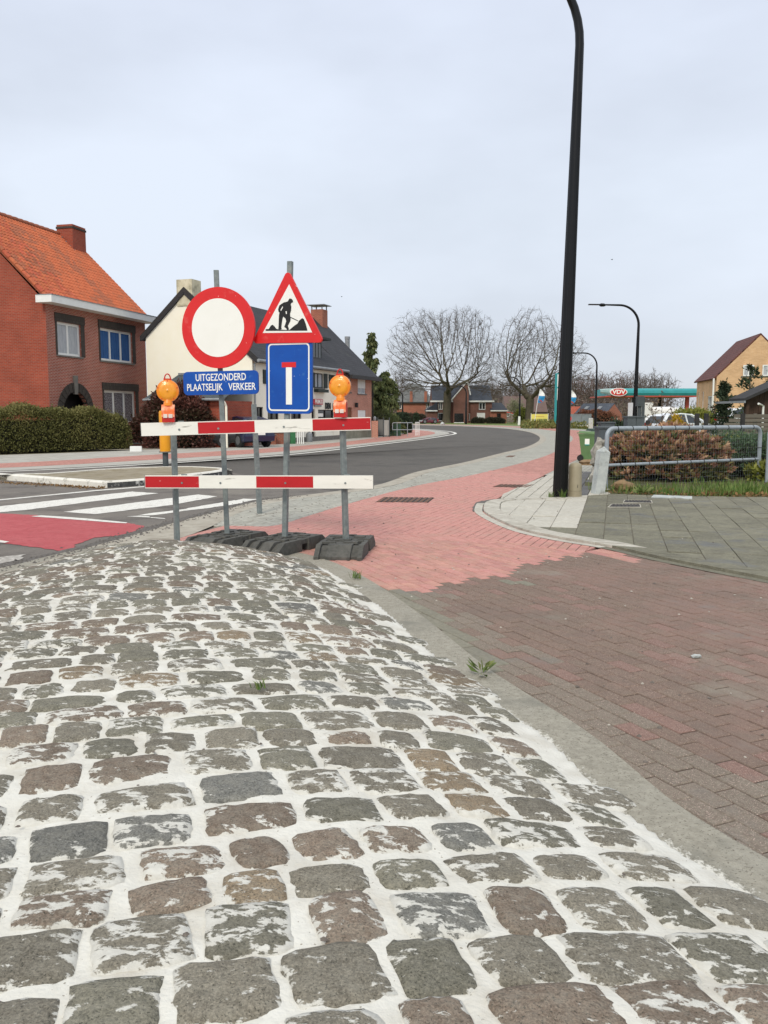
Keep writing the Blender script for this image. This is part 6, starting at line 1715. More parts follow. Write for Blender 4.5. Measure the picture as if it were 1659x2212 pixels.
# hipped brick house far left of the bend
p = atpx(858, 150); q = atpx(934, 150)
fh, ff = simple_house('hipped_house', 'far red brick house with grey hipped roof and two chimneys', p, 0.0, q[0] - p[0], 6.0, 3.6, 6.6, k_brick_far, m_roofslate, wins=[(0.35, 0.75, 2.3, 3.3, 1), (1.05, 1.6, 0.6, 1.6, 2), (5.0, 5.6, 2.3, 3.3, 2)], hip=1.9, trim=m_black)
for x in (2.2, 4.7): chimney(fh, x, x + 0.45, -0.3, 0.3, 3.4, 5.3, k_brick_far)
# gabled house in the middle
Yg = 136
p = atpx(933, Yg); X = lambda px: (px - _CX) / _F * Yg - p[0]
gh, ff = simple_house('gabled_house', 'brown brick house with white trimmed gable and dark roof behind left tree', p, 0.0, X(1061), 7.0, 3.55, 5.9, k_brick_far2, m_roofblue,
     wins=[(X(946), X(955), 2.1, 3.2, 2), (X(965), X(972), 2.1, 3.2, 2), (X(945), X(958), 0.3, 1.6, 1), (X(933.5), X(941), 0.02, 1.5, 1, 0.98), (X(1010), X(1014), 0.4, 1.5, 1), (X(1033), X(1047), 2.1, 3.2, 2), (X(1029), X(1046.5), 0.25, 1.6, 1, 0.98)], trim=m_whitepaint)
pg = MB(); a, b = X(977), X(1023); m_ = X(1006)
pj = -1.3
pg.add([(a, pj, 0), (b - 1.0, pj, 0), (b - 1.0, pj, 4.5), (m_, pj, 6.35), (a, pj, 3.9), (a, 0.3, 0), (b - 1.0, 0.3, 0), (b - 1.0, 3, 4.5), (m_, 3, 6.35), (a, 3, 3.9)], [[0, 1, 2, 3, 4], [1, 6, 7, 2], [5, 0, 4, 9], [2, 7, 8, 3], [3, 8, 9, 4]],
       [[(0, 0), (3, 0), (3, 4.5), (2, 6.3), (0, 3.9)], [(0, 0), (1.5, 0), (1.5, 4.5), (0, 4.5)], [(0, 0), (1.5, 0), (1.5, 3.9), (0, 3.9)], [(0, 0), (0, 4), (2, 4), (2, 0)], [(0, 0), (0, 4), (4, 4), (4, 0)]])
pg.build('front_gable', k_brick_far2, gh)
mb = MB(); mb.tube([(a - 0.35, pj - 0.08, 3.55), (m_, pj - 0.08, 6.4)], 0.09, 4); mb.tube([(m_, pj - 0.08, 6.4), (b - 0.75, pj - 0.08, 4.35)], 0.09, 4); mb.build_each('gable_trim', m_whitepaint, gh)
MB().b2(X(979), X(998.5), pj - 0.04, pj - 0.01, 0.12, 1.5).build('picture_window', m_panedark, gh)
MB().b2(X(978), X(999.5), pj - 0.06, pj - 0.045, -0.0, 0.12).build('picture_sill', m_whitepaint, gh)
# lean-to wings
for x0, x1, side in ((921, 943.5, -1), (1056.5, 1092, 1)):
    a, b = X(x0), X(x1); wy = -0.5
    mb = MB(); mb.b2(a, b, wy, 5.5, 0, 1.95); w = mb.build('wing', k_brick_far if side > 0 else k_brick_far2, gh)
    mb = MB(); s0, s1 = (a - 0.2, b) if side < 0 else (a, b + 0.2)
    top = [(s1 - 0.2, 3.4), (s1, 3.4)] if side < 0 else [(s0, 3.5), (s1 - 1.0, 3.5)]
    if side < 0: mb.add([(s0, wy - 0.3, 1.95), (s1, wy - 0.3, 1.95), (s1, wy - 0.3, 3.3), (s0, 5.8, 1.95), (s1, 5.8, 1.95), (s1, 5.8, 3.3)], [[0, 1, 2], [5, 4, 3], [0, 2, 5, 3], [0, 3, 4, 1]])
    else: mb.add([(s0, wy - 0.3, 1.95), (s1, wy - 0.3, 1.95), (s1 - 0.7, 2.2, 3.2), (s0, 2.2, 3.2), (s0, 5.8, 1.95), (s1, 5.8, 1.95)], [[0, 1, 2, 3], [1, 5, 2], [3, 2, 5, 4]])
    mb.build('wing_roof', m_roofblue, gh)
    MB().b2(s0, s1, wy - 0.42, wy - 0.3, 1.82, 2.0).build('wing_fascia', m_whitepaint, gh)
MB().b2(X(1071), X(1079), -0.56, -0.505, 0.35, 1.5).build('wing_window', m_panedark, gh)
MB().b2(X(1071.5), X(1080), -0.58, -0.565, 0.25, 0.36).build('wing_sill', m_whitepaint, gh)
# carport roof with red edge beside the house
cp_ = thing('garden_canopy', 'small white and red canopy beside the gabled house', 'canopy', (*atpx(1088, 136)[:2], 0))
MB().prism([(0, 1.6), (1.9, 1.2), (1.9, 1.32), (0, 1.75)], 0, 2.5, axis='y').build('roof', m_whitepaint, cp_)
MB().prism([(0.2, 1.75), (1.9, 1.4), (1.9, 1.55), (0.2, 1.9)], 2.5, 2.7, axis='y').build('red_edge', m_signred, cp_)
lg = MB(); lg.tube([(0.1, 0.1, 0), (0.1, 0.1, 1.6)], 0.06, 6); lg.tube([(1.8, 0.1, 0), (1.8, 0.1, 1.2)], 0.06, 6); lg.build_each('post', m_whitepaint, cp_)
# big-roofed house behind the right tree
Yb = 158; p = atpx(1092, Yb); q = atpx(1183, Yb)
simple_house('big_roof_house', 'house with tall brownish roof half hidden by right bare tree', p, 0.0, q[0] - p[0], 7.0, 1.9, 4.6, M('far_grey_brick', lin((140, 126, 118)), lin((128, 114, 106)), scale=2), brick_mat('far_brown_roof', lin((120, 100, 94)), lin((110, 92, 86)), lin((100, 84, 80)), var=0.1), wins=[(0.3, 0.7, 0.9, 1.6, 1)])
# low red roof behind the billboard
Yb = 148; p = atpx(1225, Yb); q = atpx(1268, Yb)
simple_house('red_roofed_house', 'low house with red tiled roof behind the grey billboard', p, 0.0, q[0] - p[0], 5.0, 1.1, 2.6, m_whitewall, m_roofred)
# gabled pink house with dark roof and roof lights
def corner_house(name, label, pxc, Y, dirv, L, D, E, R, wmat, rmat, wins=(), gwins=(), trim=None, eave=0.25):
    """a house seen from the corner: its long wall runs away to the left, its gable faces the camera"""
    dx = Vector((*dirv, 0)).normalized(); c = A(pxc, 893, Y); o = Vector((c.x, Y, 0)) - dx * L
    return simple_house(name, label, o, math.atan2(dx.y, dx.x), L, D, E, R, wmat, rmat, wins, gwins, trim, side='gable1', eave=eave)
ph, ff = corner_house('roof_light_house', 'small pink brick house with dark roof and two roof lights', 1309.5, 118, (0.75, -0.66), 4.8, 4.7, 1.45, 2.8, k_brick_far, m_roofblue, gwins=[(3.0, 3.5, 0.1, 1.0, 1)])
for x in (1.2, 3.2):
    ang = math.atan2(2.8 - 1.45, 2.35)
    mb = MB(); mb.box((0, 0, 0), (0.5, 0.7, 0.06)); o = mb.build('roof_light', m_zinc, ph); o.location = (x, 1.2, 1.45 + 1.2 * math.tan(ang) + 0.16); o.rotation_euler = (ang, 0, 0)
bh, ff = corner_house('beige_house', 'beige brick house with brown tiled roof at the right edge', 1545, 60, (-0.166, -0.986), 7.1, 5.5, 4.05, 6.85, k_brick_beige, m_roofbrown,
     wins=[(0.5, 0.95, 1.75, 3.1, 1), (2.2, 2.75, 1.75, 3.1, 1), (4.2, 5.8, 1.6, 2.75, 3)])
for h in ((1.69, 2.39, 4.05, 4.80), (2.94, 3.66, 4.05, 4.80)):
    window(bh, ff['gable1'], h, 2, glass=m_panedark, depth=-0.05, back=[m_curtain, None], fw=0.07)
MB().tube([(7.15, -0.2, 0.0), (7.15, -0.2, 3.9)], 0.06, 6).build('downpipe', m_whitepaint, bh)
# ------------------------------------------------------------------ bare trees
m_bark = M('bark', lin((92, 84, 68)), lin((76, 69, 57)), scale=3, rough=0.9, bump=0.5, bscale=14, c3=lin((88, 88, 64)), scale3=1.0, lo3=0.5, hi3=0.7)
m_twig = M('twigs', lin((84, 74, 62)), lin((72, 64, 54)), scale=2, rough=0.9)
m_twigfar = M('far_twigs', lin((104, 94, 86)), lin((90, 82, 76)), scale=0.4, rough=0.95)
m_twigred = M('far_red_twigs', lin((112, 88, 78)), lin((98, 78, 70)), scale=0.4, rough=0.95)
def space_tree(seed, attr, trunk, D=0.32, di=3.0, dk=0.55, iters=110, tropism=(0, 0, 0.05), radial=0.0):
    """grow a branch skeleton into a cloud of points; returns nodes, parents"""
    rg = np.random.default_rng(seed)
    nodes = [np.array(p, float) for p in trunk]; par = [-1] + list(range(len(trunk) - 1))
    at = np.array(attr, float)
    near = np.full(len(at), 1e9); who = np.zeros(len(at), int)
    def upd(start):
        nonlocal near, who
        for i in range(start, len(nodes)):
            d = np.linalg.norm(at - nodes[i], axis=1); m = d < near; near[m] = d[m]; who[m] = i
    upd(0)
    for it in range(iters):
        if len(at) == 0: break
        act = near < di
        if not act.any():
            act = near <= near.min() + 1e-6
        dirs = {}
        for k in np.nonzero(act)[0]:
            v = at[k] - nodes[who[k]]; dirs.setdefault(who[k], []).append(v / (np.linalg.norm(v) + 1e-9))
        st = len(nodes)
        for i, vs in dirs.items():
            rad_ = nodes[i] - np.array(trunk[-1]); rad_ = rad_ / (np.linalg.norm(rad_) + 0.6)
            v = np.mean(vs, 0) + np.array(tropism) + radial * rad_ + rg.normal(0, 0.11, 3); nv = np.linalg.norm(v)
            if nv < 1e-6: continue
            nodes.append(nodes[i] + v / nv * D); par.append(i)
        upd(st)
        keep = near > dk
        at, near, who = at[keep], near[keep], who[keep]
    return nodes, par
def tree_mesh(nodes, par, r_tip, r_trunk, split, seed, twigs=2, twl=0.5, expo=2.4):
    """tubes for the limbs and thin sprays for the twigs"""
    n = len(nodes); ch = [[] for _ in range(n)]
    for i, p in enumerate(par):
        if p >= 0: ch[p].append(i)
    acc = np.zeros(n)
    for i in range(n - 1, -1, -1):
        acc[i] = sum(acc[c] for c in ch[i]) if ch[i] else 1.0
    rad = r_tip * acc ** (1 / expo); rad *= 1 + (r_trunk / rad[0] - 1) * np.clip(rad / rad[0], 0, 1)
    big, small = MB(), MB(); rg = random.Random(seed)
    def seg(mb, a, b, ra, rb, k):
        t = b - a; L_ = np.linalg.norm(t)
        if L_ < 1e-6: return
        t = t / L_; ref = np.array([0, 0, 1.0]) if abs(t[2]) < 0.9 else np.array([1.0, 0, 0])
        u = np.cross(t, ref); u /= np.linalg.norm(u); w = np.cross(t, u); o = len(mb.v)
        for p, r in ((a, ra), (b, rb)):
            for j in range(k):
                q = p + (u * math.cos(2 * math.pi * j / k) + w * math.sin(2 * math.pi * j / k)) * r; mb.v.append((q[0], q[1], q[2]))
        for j in range(k):
            mb.f.append([o + j, o + (j + 1) % k, o + k + (j + 1) % k, o + k + j]); mb.uv.append(None); mb.mi.append(0)
    for i in range(1, n):
        p = par[i]
        if p < 0: continue
        r0 = min(rad[p], rad[i] * 1.35) if rad[i] < split else rad[p]
        mb = big if rad[i] >= split else small
        seg(mb, nodes[p], nodes[i], r0, rad[i], 8 if rad[i] > r_trunk * 0.35 else (5 if rad[i] >= split else 3))
        if rad[i] < split * 0.9 and twigs:
            d = nodes[i] - nodes[p]; d = d / (np.linalg.norm(d) + 1e-9)
            for _ in range(twigs if not ch[i] else max(1, twigs - 1)):
                v = d + np.array([rg.gauss(0, 0.55), rg.gauss(0, 0.55), rg.gauss(0.1, 0.5)]); v = v / np.linalg.norm(v) * twl * rg.uniform(0.5, 1.3)
                seg(small, nodes[i], nodes[i] + v, r_tip * 0.8, r_tip * 0.45, 3)
    return big, small
def dome(n, c, r, seed, zmin=-0.2, shell=0.35, bias=None):
    rg = np.random.default_rng(seed); out = []
    while len(out) < n:
        v = rg.normal(size=3); v /= np.linalg.norm(v); k = (shell + (1 - shell) * rg.random()) ** 0.6
        if v[2] < zmin: continue
        lump = 1 + 0.10 * math.sin(5 * v[0] + seed) + 0.08 * math.sin(7 * v[2] + 3 * v[1] + seed)
        out.append((c[0] + v[0] * r[0] * k * lump, c[1] + v[1] * r[1] * k * lump, c[2] + v[2] * r[2] * k * lump))
    return out
def bare_tree(label, loc, hgt, rx, seed, fork, r_trunk, n=1500, lean=0.0, group='large bare trees by the bend', cz=None):
    rz_ = hgt - (cz or fork * 1.25)
    at = dome(n, (lean, 0, cz or fork * 1.25), (rx, rx * 0.8, rz_), seed, zmin=-0.28)
    tr = [(0, 0, 0)] + [(0.02 * k, 0, fork * k / 8) for k in range(1, 9)]
    nd, pr = space_tree(seed, at, tr, D=0.36, di=4.0, dk=0.52, iters=140, radial=0.45)
    big, small = tree_mesh(nd, pr, 0.014, r_trunk, 0.045, seed, twigs=3, twl=0.8)
    # flare at the foot
    t = thing('bare_tree', label, 'tree', loc, 0.0, group)
    big.tube([(0, 0, -0.1), (0, 0, 0.25), (0, 0, 0.8)], [r_trunk * 1.45, r_trunk * 1.18, r_trunk * 0.98], 10, caps=False)
    big.build('trunk', m_bark, t, smooth=True); small.build('crown', m_twig, t)
    return t
bare_tree('large bare tree with domed crown, left of the two by the bend', (*G(964, 914), 0), 18.6, 8.6, 5, 4.6, 0.60, n=4600, lean=-0.4, cz=7.2)
bare_tree('large bare tree with forked trunk, right of the two by the bend', (*G(1142, 915.5), 0), 15.6, 7.6, 9, 3.6, 0.58, n=3700, lean=1.0, cz=6.2)

# ------------------------------------------------------------------ wood behind the bend
protos = []
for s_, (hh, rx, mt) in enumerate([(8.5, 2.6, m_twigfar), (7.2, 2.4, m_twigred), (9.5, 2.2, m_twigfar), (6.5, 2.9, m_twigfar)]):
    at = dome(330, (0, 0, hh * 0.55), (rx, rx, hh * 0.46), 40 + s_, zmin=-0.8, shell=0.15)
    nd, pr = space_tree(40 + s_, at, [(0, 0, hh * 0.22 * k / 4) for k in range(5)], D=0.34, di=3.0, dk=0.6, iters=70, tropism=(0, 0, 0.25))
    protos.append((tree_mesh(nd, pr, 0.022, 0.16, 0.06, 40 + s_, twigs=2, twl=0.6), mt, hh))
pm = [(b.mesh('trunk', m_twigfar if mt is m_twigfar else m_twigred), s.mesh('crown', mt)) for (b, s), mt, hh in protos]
wood = []
rw = random.Random(77)
rows = [(a, rw.uniform(170, 215)) for a in range(850, 1440, 9)] + [(a, rw.uniform(200, 260)) for a in range(1040, 1440, 12)] + [(a, rw.uniform(185, 230)) for a in range(1440, 1560, 24)]
for i, (px, Y) in enumerate(rows):
    px += rw.uniform(-6, 6); k = rw.randrange(4)
    if 870 < px < 1030 and rw.random() < 0.25: continue
    topy = 806 if px > 1180 else (822 if px > 1040 else 836)
    if px < 900: topy = 808
    if px > 1440: topy = 858
    topy += rw.uniform(-9, 14)
    hgt = CAMZ + (893 - topy) * Y / _F; sc = hgt / protos[k][2]
    t = thing('wood_tree', 'bare tree in the wood behind the bend and filling station', 'tree', (A(px, 893, Y).x, Y, -0.05), rw.uniform(0, 6.28), 'trees of the wood beyond the bend')
    t.scale = (sc, sc, sc)
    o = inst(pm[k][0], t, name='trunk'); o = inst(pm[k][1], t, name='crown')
# understory of the wood: one mass of brush
pts = []
rg = np.random.default_rng(5)
for _ in range(26000):
    px = rg.uniform(840, 1560); Y = rg.uniform(165, 235)
    top = (3.3 if px < 1040 else 5.2 if px < 1300 else 4.0) * Y / 190
    if px > 1430: top *= 0.45
    pts.append((A(px, 893, Y).x, Y, top * rg.random() ** 1.3))
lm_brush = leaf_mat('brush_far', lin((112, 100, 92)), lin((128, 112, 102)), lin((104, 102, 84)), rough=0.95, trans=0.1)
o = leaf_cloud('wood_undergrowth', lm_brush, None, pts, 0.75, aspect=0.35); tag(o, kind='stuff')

# ------------------------------------------------------------------ conifers
lm_con = leaf_mat('conifer_green', lin((62, 74, 44)), lin((86, 96, 58)), lin((120, 122, 80)), rough=0.8, trans=0.1)
lm_con2 = leaf_mat('dark_conifer', lin((44, 58, 44)), lin((60, 74, 54)), lin((80, 90, 66)), rough=0.8, trans=0.1)
def conifer(label, loc, prof, n, mat, droop=1.6, size=0.3, name='conifer', seed=1, aspect=0.4, hole=0.0):
    """prof: list of (height, radius); foliage hangs from whorls of branches"""
    rg = np.random.default_rng(seed); t = thing(name, label, 'tree', loc)
    H = prof[-1][0]; hs = np.array([p[0] for p in prof]); rs = np.array([p[1] for p in prof])
    MB().tube([(0, 0, 0), (0.03, 0, H * 0.6), (0, 0.02, H * 0.98)], [max(0.06, H * 0.02), H * 0.012, 0.015], 7).build('trunk', m_bark, t)
    P, N = [], []; br = MB(); nb = max(20, n // 90)
    for b in range(nb):
        z = H * (0.04 + 0.95 * (b / nb) ** 0.9); R = np.interp(z, hs, rs) * rg.uniform(0.7, 1.12); a = rg.uniform(0, 6.283); dr = R * rg.uniform(0.12, 0.45)
        tip = np.array([math.cos(a) * R, math.sin(a) * R, z - dr])
        br.tube([(0, 0, z), tuple((tip + np.array([0, 0, z])) * 0.5 + np.array([0, 0, dr * 0.15])) if False else (tip[0] * 0.5, tip[1] * 0.5, z - dr * 0.3), tuple(tip)], [0.03, 0.02, 0.008], 4)
        m = int(n / nb)
        for _ in range(m):
            f = rg.random() ** 0.7; q = np.array([tip[0] * f, tip[1] * f, z - dr * f * f]) + rg.normal(0, 0.06 + 0.05 * R, 3)
            P.append(q); N.append((math.cos(a) * 0.8, math.sin(a) * 0.8, 0))
    br.build('branches', m_bark, t)['kind'] = 'stuff'
    leaf_cloud('foliage', mat, t, P, size, aspect=aspect, nrm=N, droop=droop, jitter=0.55, rng=rg)
    return t
g = (-1.5, 60.0, 0)
conifer('tall drooping conifer with thin leaning top behind the brick house', (A(803, 893, 60).x, 60, 0), [(0, 0.9), (1.2, 1.3), (3.5, 1.0), (4.4, 0.55), (5.4, 0.38), (6.3, 0.3), (7.15, 0.05)], 5200, lm_con, seed=3)
conifer('broad drooping conifer to the right of the thin topped one', (A(832, 893, 61).x, 61, 0), [(0, 1.0), (1.2, 1.5), (2.6, 1.25), (3.6, 0.8), (4.5, 0.15)], 5600, lm_con, seed=4)
conifer('dark narrow conifer in the garden before the beige house', (A(1562, 893, 38).x, 38, 0), [(0, 0.45), (0.8, 0.55), (1.8, 0.35), (2.85, 0.03)], 3600, lm_con2, droop=-0.4, size=0.16, seed=6)
conifer('open young pine beside the beige house gable', (A(1616, 893, 42).x, 42, 0), [(0, 0.9), (1.8, 0.95), (2.7, 0.55), (3.1, 0.6), (3.9, 0.04)], 900, lm_con2, droop=-0.7, size=0.2, seed=8, name='young_pine')
conifer('dark conifer at the right edge behind the wooden shed', (A(1668, 893, 46).x, 46, 0), [(0, 0.8), (1.8, 0.8), (3.9, 0.05)], 2600, lm_con2, droop=-0.2, size=0.2, seed=9)

# ------------------------------------------------------------------ hedges and shrubs
def box_hedge(label, a, b, w, h0, h1, n, mat, size, name='hedge', seed=1, cat='hedge', rag=0.14, stems=True):
    rg = np.random.default_rng(seed); a, b = np.array(a, float), np.array(b, float); d = b - a; L_ = np.linalg.norm(d); d /= L_; s = np.array([-d[1], d[0]])
    t = thing(name, label, cat, (a[0], a[1], 0), math.atan2(d[1], d[0]))
    u = rg.random(n) * L_; face = rg.random(n); H = h0 + (h1 - h0) * u / L_
    endr = np.clip(np.minimum(u, L_ - u) / 0.6, 0.0, 1) ** 0.5
    H = H * (0.45 + 0.55 * endr) * (1 + 0.14 * (vnoise(u * 1.1, u * 0 + 3, 70 + seed) - 0.5)) + 0.05 * np.sin(u * 4.3)
    H = H + np.where(rg.random(n) < 0.05, 0.16 * rg.random(n), 0)
    lat = np.where(face < 0.5, -1.0, rg.uniform(-1, 1, n)); z = np.where(face < 0.5, rg.random(n) ** 0.85, 1.0)
    depth = np.abs(rg.normal(0, rag, n))
    v = lat * (w / 2) * (0.75 + 0.25 * endr) * (1 - 0.18 * z ** 3); zz = z * H
    v = np.where(face < 0.5, v + depth - 0.08 * rg.random(n), v); zz = np.where(face >= 0.5, zz - depth + 0.12 * rg.random(n) ** 2, zz)
    P = np.stack([u, v, np.clip(zz, 0.02, None)], 1)
    N = np.stack([np.zeros(n), np.where(face < 0.5, -0.8, 0), np.where(face < 0.5, 0.5, 1.1)], 1)
    tone = 0.5 * rg.random(n) + 0.5 * vnoise(u * 1.3, zz * 1.6 + 5, 60 + seed)
    leaf_cloud('foliage', mat, t, P, size, nrm=N, jitter=0.8, rng=rg, tone=tone)
    core = MB(); core.b2(0.25, L_ - 0.25, -w / 2 + 0.22, w / 2 - 0.1, 0.0, min(h0, h1) * 0.82); core.build('twig_core', m_core, t)
    return t
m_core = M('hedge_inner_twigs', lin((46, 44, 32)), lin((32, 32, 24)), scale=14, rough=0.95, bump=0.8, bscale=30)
lm_hedge = leaf_mat('hedge_green', lin((84, 88, 48)), lin((114, 112, 64)), lin((146, 136, 88)), rough=0.7, trans=0.15)
lm_photinia = leaf_mat('photinia_dark', lin((58, 58, 36)), lin((86, 54, 46)), lin((118, 72, 62)), rough=0.55, trans=0.12)
box_hedge('dense dark green hedge in front of the red brick house', (-18.5, 29.2), G(270, 968.5), 1.5, 1.92, 1.5, 46000, lm_hedge, 0.085, seed=1, rag=0.2)
def blob_shrub(label, c, r, n, mat, size, name='shrub', seed=1, zmin=0.0, droop=0.0, lumps=0.18, aspect=0.55, tone_scale=1.5, cat='shrub', up=0.4, core=True, shell=0.25, corec=None):
    """r: radii (x, y, height); leaves over a lumpy rounded body"""
    rg = np.random.default_rng(seed); t = thing(name, label, cat, c)
    v = rg.normal(size=(n, 3)); v /= np.linalg.norm(v, axis=1)[:, None]; v[:, 2] = np.abs(v[:, 2]) - 0.25 * rg.random(n)
    ph = rg.uniform(0, 6, 6)
    k = 1 + lumps * (np.sin(4 * v[:, 0] + ph[0]) * np.sin(3 * v[:, 1] + ph[1]) + 0.7 * np.sin(8 * v[:, 0] + ph[2]) * np.sin(7 * v[:, 2] + ph[3]) + 0.5 * np.sin(13 * v[:, 1] + 11 * v[:, 2] + ph[4]))
    k *= 1 - shell * np.abs(rg.normal(0, 0.6, n))
    zc = r[2] * 0.42
    P = np.stack([v[:, 0] * r[0] * k, v[:, 1] * r[1] * k, zc + v[:, 2] * (r[2] - zc) * k], 1)
    low = v[:, 2] < 0.1; P[low, 2] = np.where(low, zc * rg.random(n) * 1.1, 0)[low]
    P[:, 2] = np.clip(P[:, 2], zmin + 0.02, None)
    tone = 0.55 * rg.random(n) + 0.45 * vnoise(P[:, 0] * tone_scale + 9, P[:, 2] * tone_scale + 4, 80 + seed)
    N = v * 0.9; N[:, 2] += up
    leaf_cloud('foliage', mat, t, P, size, nrm=N, jitter=0.75, droop=droop, rng=rg, tone=tone, aspect=aspect)
    if core:
        bm = bmesh.new(); bmesh.ops.create_icosphere(bm, subdivisions=3, radius=1.0)
        for q in bm.verts: q.co = Vector((q.co.x * r[0] * 0.74, q.co.y * r[1] * 0.74, max(0.0, zc + q.co.z * (r[2] - zc) * 0.74 if q.co.z > 0 else zc + q.co.z * zc)))
        me = bpy.data.meshes.new('twig_core'); bm.to_mesh(me); bm.free(); me.materials.append(corec or m_core); o = bpy.data.objects.new('twig_core', me); COL.objects.link(o); o.parent = t
    st = MB()
    for q in range(7):
        a = rg.uniform(0, 6.28); st.tube([(0.05 * math.cos(a), 0.05 * math.sin(a), 0), (r[0] * 0.5 * math.cos(a), r[1] * 0.5 * math.sin(a), r[2] * 0.7)], [0.03, 0.01], 5)
    st.build('stems', m_bark, t)['kind'] = 'stuff'
    return t
blob_shrub('large dark reddish shrub beside the red brick house', (A(382, 893, 37.6).x, 37.6, 0), (1.62, 1.2, 2.75), 15000, lm_photinia, 0.13, seed=2, lumps=0.12)
blob_shrub('low dark reddish shrub under the ground floor window', (A(325, 893, 38.2).x, 38.2, 0), (0.9, 0.8, 1.6), 5000, lm_photinia, 0.12, seed=22, lumps=0.14)
# reddish shrub behind the near fence: rosettes of large leaves
lm_red = leaf_mat('reddish_leaves', lin((82, 92, 50)), lin((142, 92, 77)), lin((206, 172, 136)), rough=0.55, trans=0.15)
q_ = lm_red.node_tree.nodes['Color Ramp'].color_ramp.elements.new(0.32); q_.color = lin((132, 124, 76))
def rosette_shrub(label, c, r, nros, seed):
    rg = np.random.default_rng(seed); t = thing('rosette_shrub', label, 'shrub', c)
    P, N, T = [], [], []
    for i in range(nros):
        v = rg.normal(size=3); v /= np.linalg.norm(v); v[2] = abs(v[2]) - 0.35 * rg.random()
        k = (1 - 0.28 * abs(rg.normal(0, 0.55))) * (1 + 0.10 * math.sin(6 * v[0] + 1) * math.sin(5 * v[1] + 2))
        zc = r[2] * 0.4
        p = np.array([v[0] * r[0] * k, v[1] * r[1] * k, zc + v[2] * (r[2] - zc) * k])
        if v[2] < 0.12: p[2] = zc * rg.uniform(0.1, 1.1)
        p[2] = max(0.05, p[2])
        top = np.clip((p[2] / r[2] - 0.15) * 1.0, 0, 1); base = (0.02 + 0.5 * rg.random()) if rg.random() < 0.55 - 0.35 * top else (0.4 + 0.5 * rg.random())
        for j in range(9):
            a = j * 2.4 + rg.random(); e_ = 0.15 + 1.1 * j / 9
            ax = np.array([math.cos(a) * math.cos(e_), math.sin(a) * math.cos(e_), math.sin(e_)])
            ax = ax + v * np.array([0.8, 0.8, 0.5]); P.append(p + ax * 0.01); N.append(ax * 5); T.append(base + rg.normal(0, 0.10) + (0.18 if j > 6 else 0))
    leaf_cloud('foliage', lm_red, t, P, 0.15, aspect=0.46, nrm=N, jitter=0.6, tone=np.array(T), fold=0.5, rng=rg)
    bm = bmesh.new(); bmesh.ops.create_icosphere(bm, subdivisions=3, radius=1.0)
    for q in bm.verts: q.co = Vector((q.co.x * r[0] * 0.72, q.co.y * r[1] * 0.72, max(0.0, r[2] * 0.4 + q.co.z * (r[2] * 0.42 if q.co.z > 0 else r[2] * 0.4))))
    me = bpy.data.meshes.new('twig_core'); bm.to_mesh(me); bm.free(); me.materials.append(m_core); o = bpy.data.objects.new('twig_core', me); COL.objects.link(o); o.parent = t
    return t
rosette_shrub('wide reddish brown leafed shrub right behind the tubular fence', (A(1446, 893, 19.3).x, 19.45, 0), (1.42, 0.95, 1.2), 1150, 3)
lm_jun = leaf_mat('juniper_green', lin((62, 84, 62)), lin((84, 108, 78)), lin((112, 128, 94)), rough=0.75, trans=0.12)
lm_yel = leaf_mat('yellow_green', lin((104, 116, 50)), lin((138, 142, 66)), lin((164, 160, 84)), rough=0.65, trans=0.2)
lm_gold = leaf_mat('forsythia', lin((130, 122, 44)), lin((186, 150, 36)), lin((208, 170, 50)), rough=0.65, trans=0.2)
blob_shrub('spreading juniper at the right end of the fenced garden', (A(1625, 893, 20.3).x, 20.3, 0), (1.25, 0.9, 1.05), 9000, lm_jun, 0.085, seed=5, lumps=0.22, aspect=0.3)
blob_shrub('yellow green leafy shrub low by the second fence frame', (A(1652, 893, 18.9).x + 0.4, 19.0, 0), (0.6, 0.5, 0.45), 1500, lm_yel, 0.12, seed=15, core=False)
blob_shrub('low yellowish shrub behind the juniper', (A(1580, 893, 22.3).x, 22.3, 0), (0.75, 0.6, 0.95), 3500, lm_yel, 0.08, seed=16)
blob_shrub('yellow flowering bush in front of the white car', (A(1461, 893, 33).x, 33, 0), (0.48, 0.42, 1.38), 3600, lm_gold, 0.075, seed=6, core=True, corec=M('forsythia_core', lin((120, 104, 50)), lin((90, 80, 44)), scale=10, rough=0.95))
blob_shrub('large yellow green shrub behind the white car', (A(1508, 893, 52).x, 52, 0), (1.5, 1.0, 1.85), 6000, lm_yel, 0.16, seed=7)
blob_shrub('dark round shrub beside the grey cabinet', (A(1378, 893, 40).x - 0.9, 40, 0), (0.75, 0.6, 1.2), 2600, lm_con2, 0.12, seed=17)
blob_shrub('dark low hedge plant between cabinets behind the fence', (A(1350, 893, 27).x, 27, 0), (0.9, 0.5, 0.8), 3000, lm_con2, 0.1, seed=18)
blob_shrub('green shrub left inside the fence near the first post', (A(1338, 893, 20.6).x, 20.8, 0), (0.4, 0.4, 0.72), 2600, lm_hedge, 0.09, seed=19)
lm_bare = leaf_mat('sparse_brown_leaves', lin((98, 78, 66)), lin((122, 92, 78)), lin((134, 118, 84)), rough=0.8, trans=0.15)
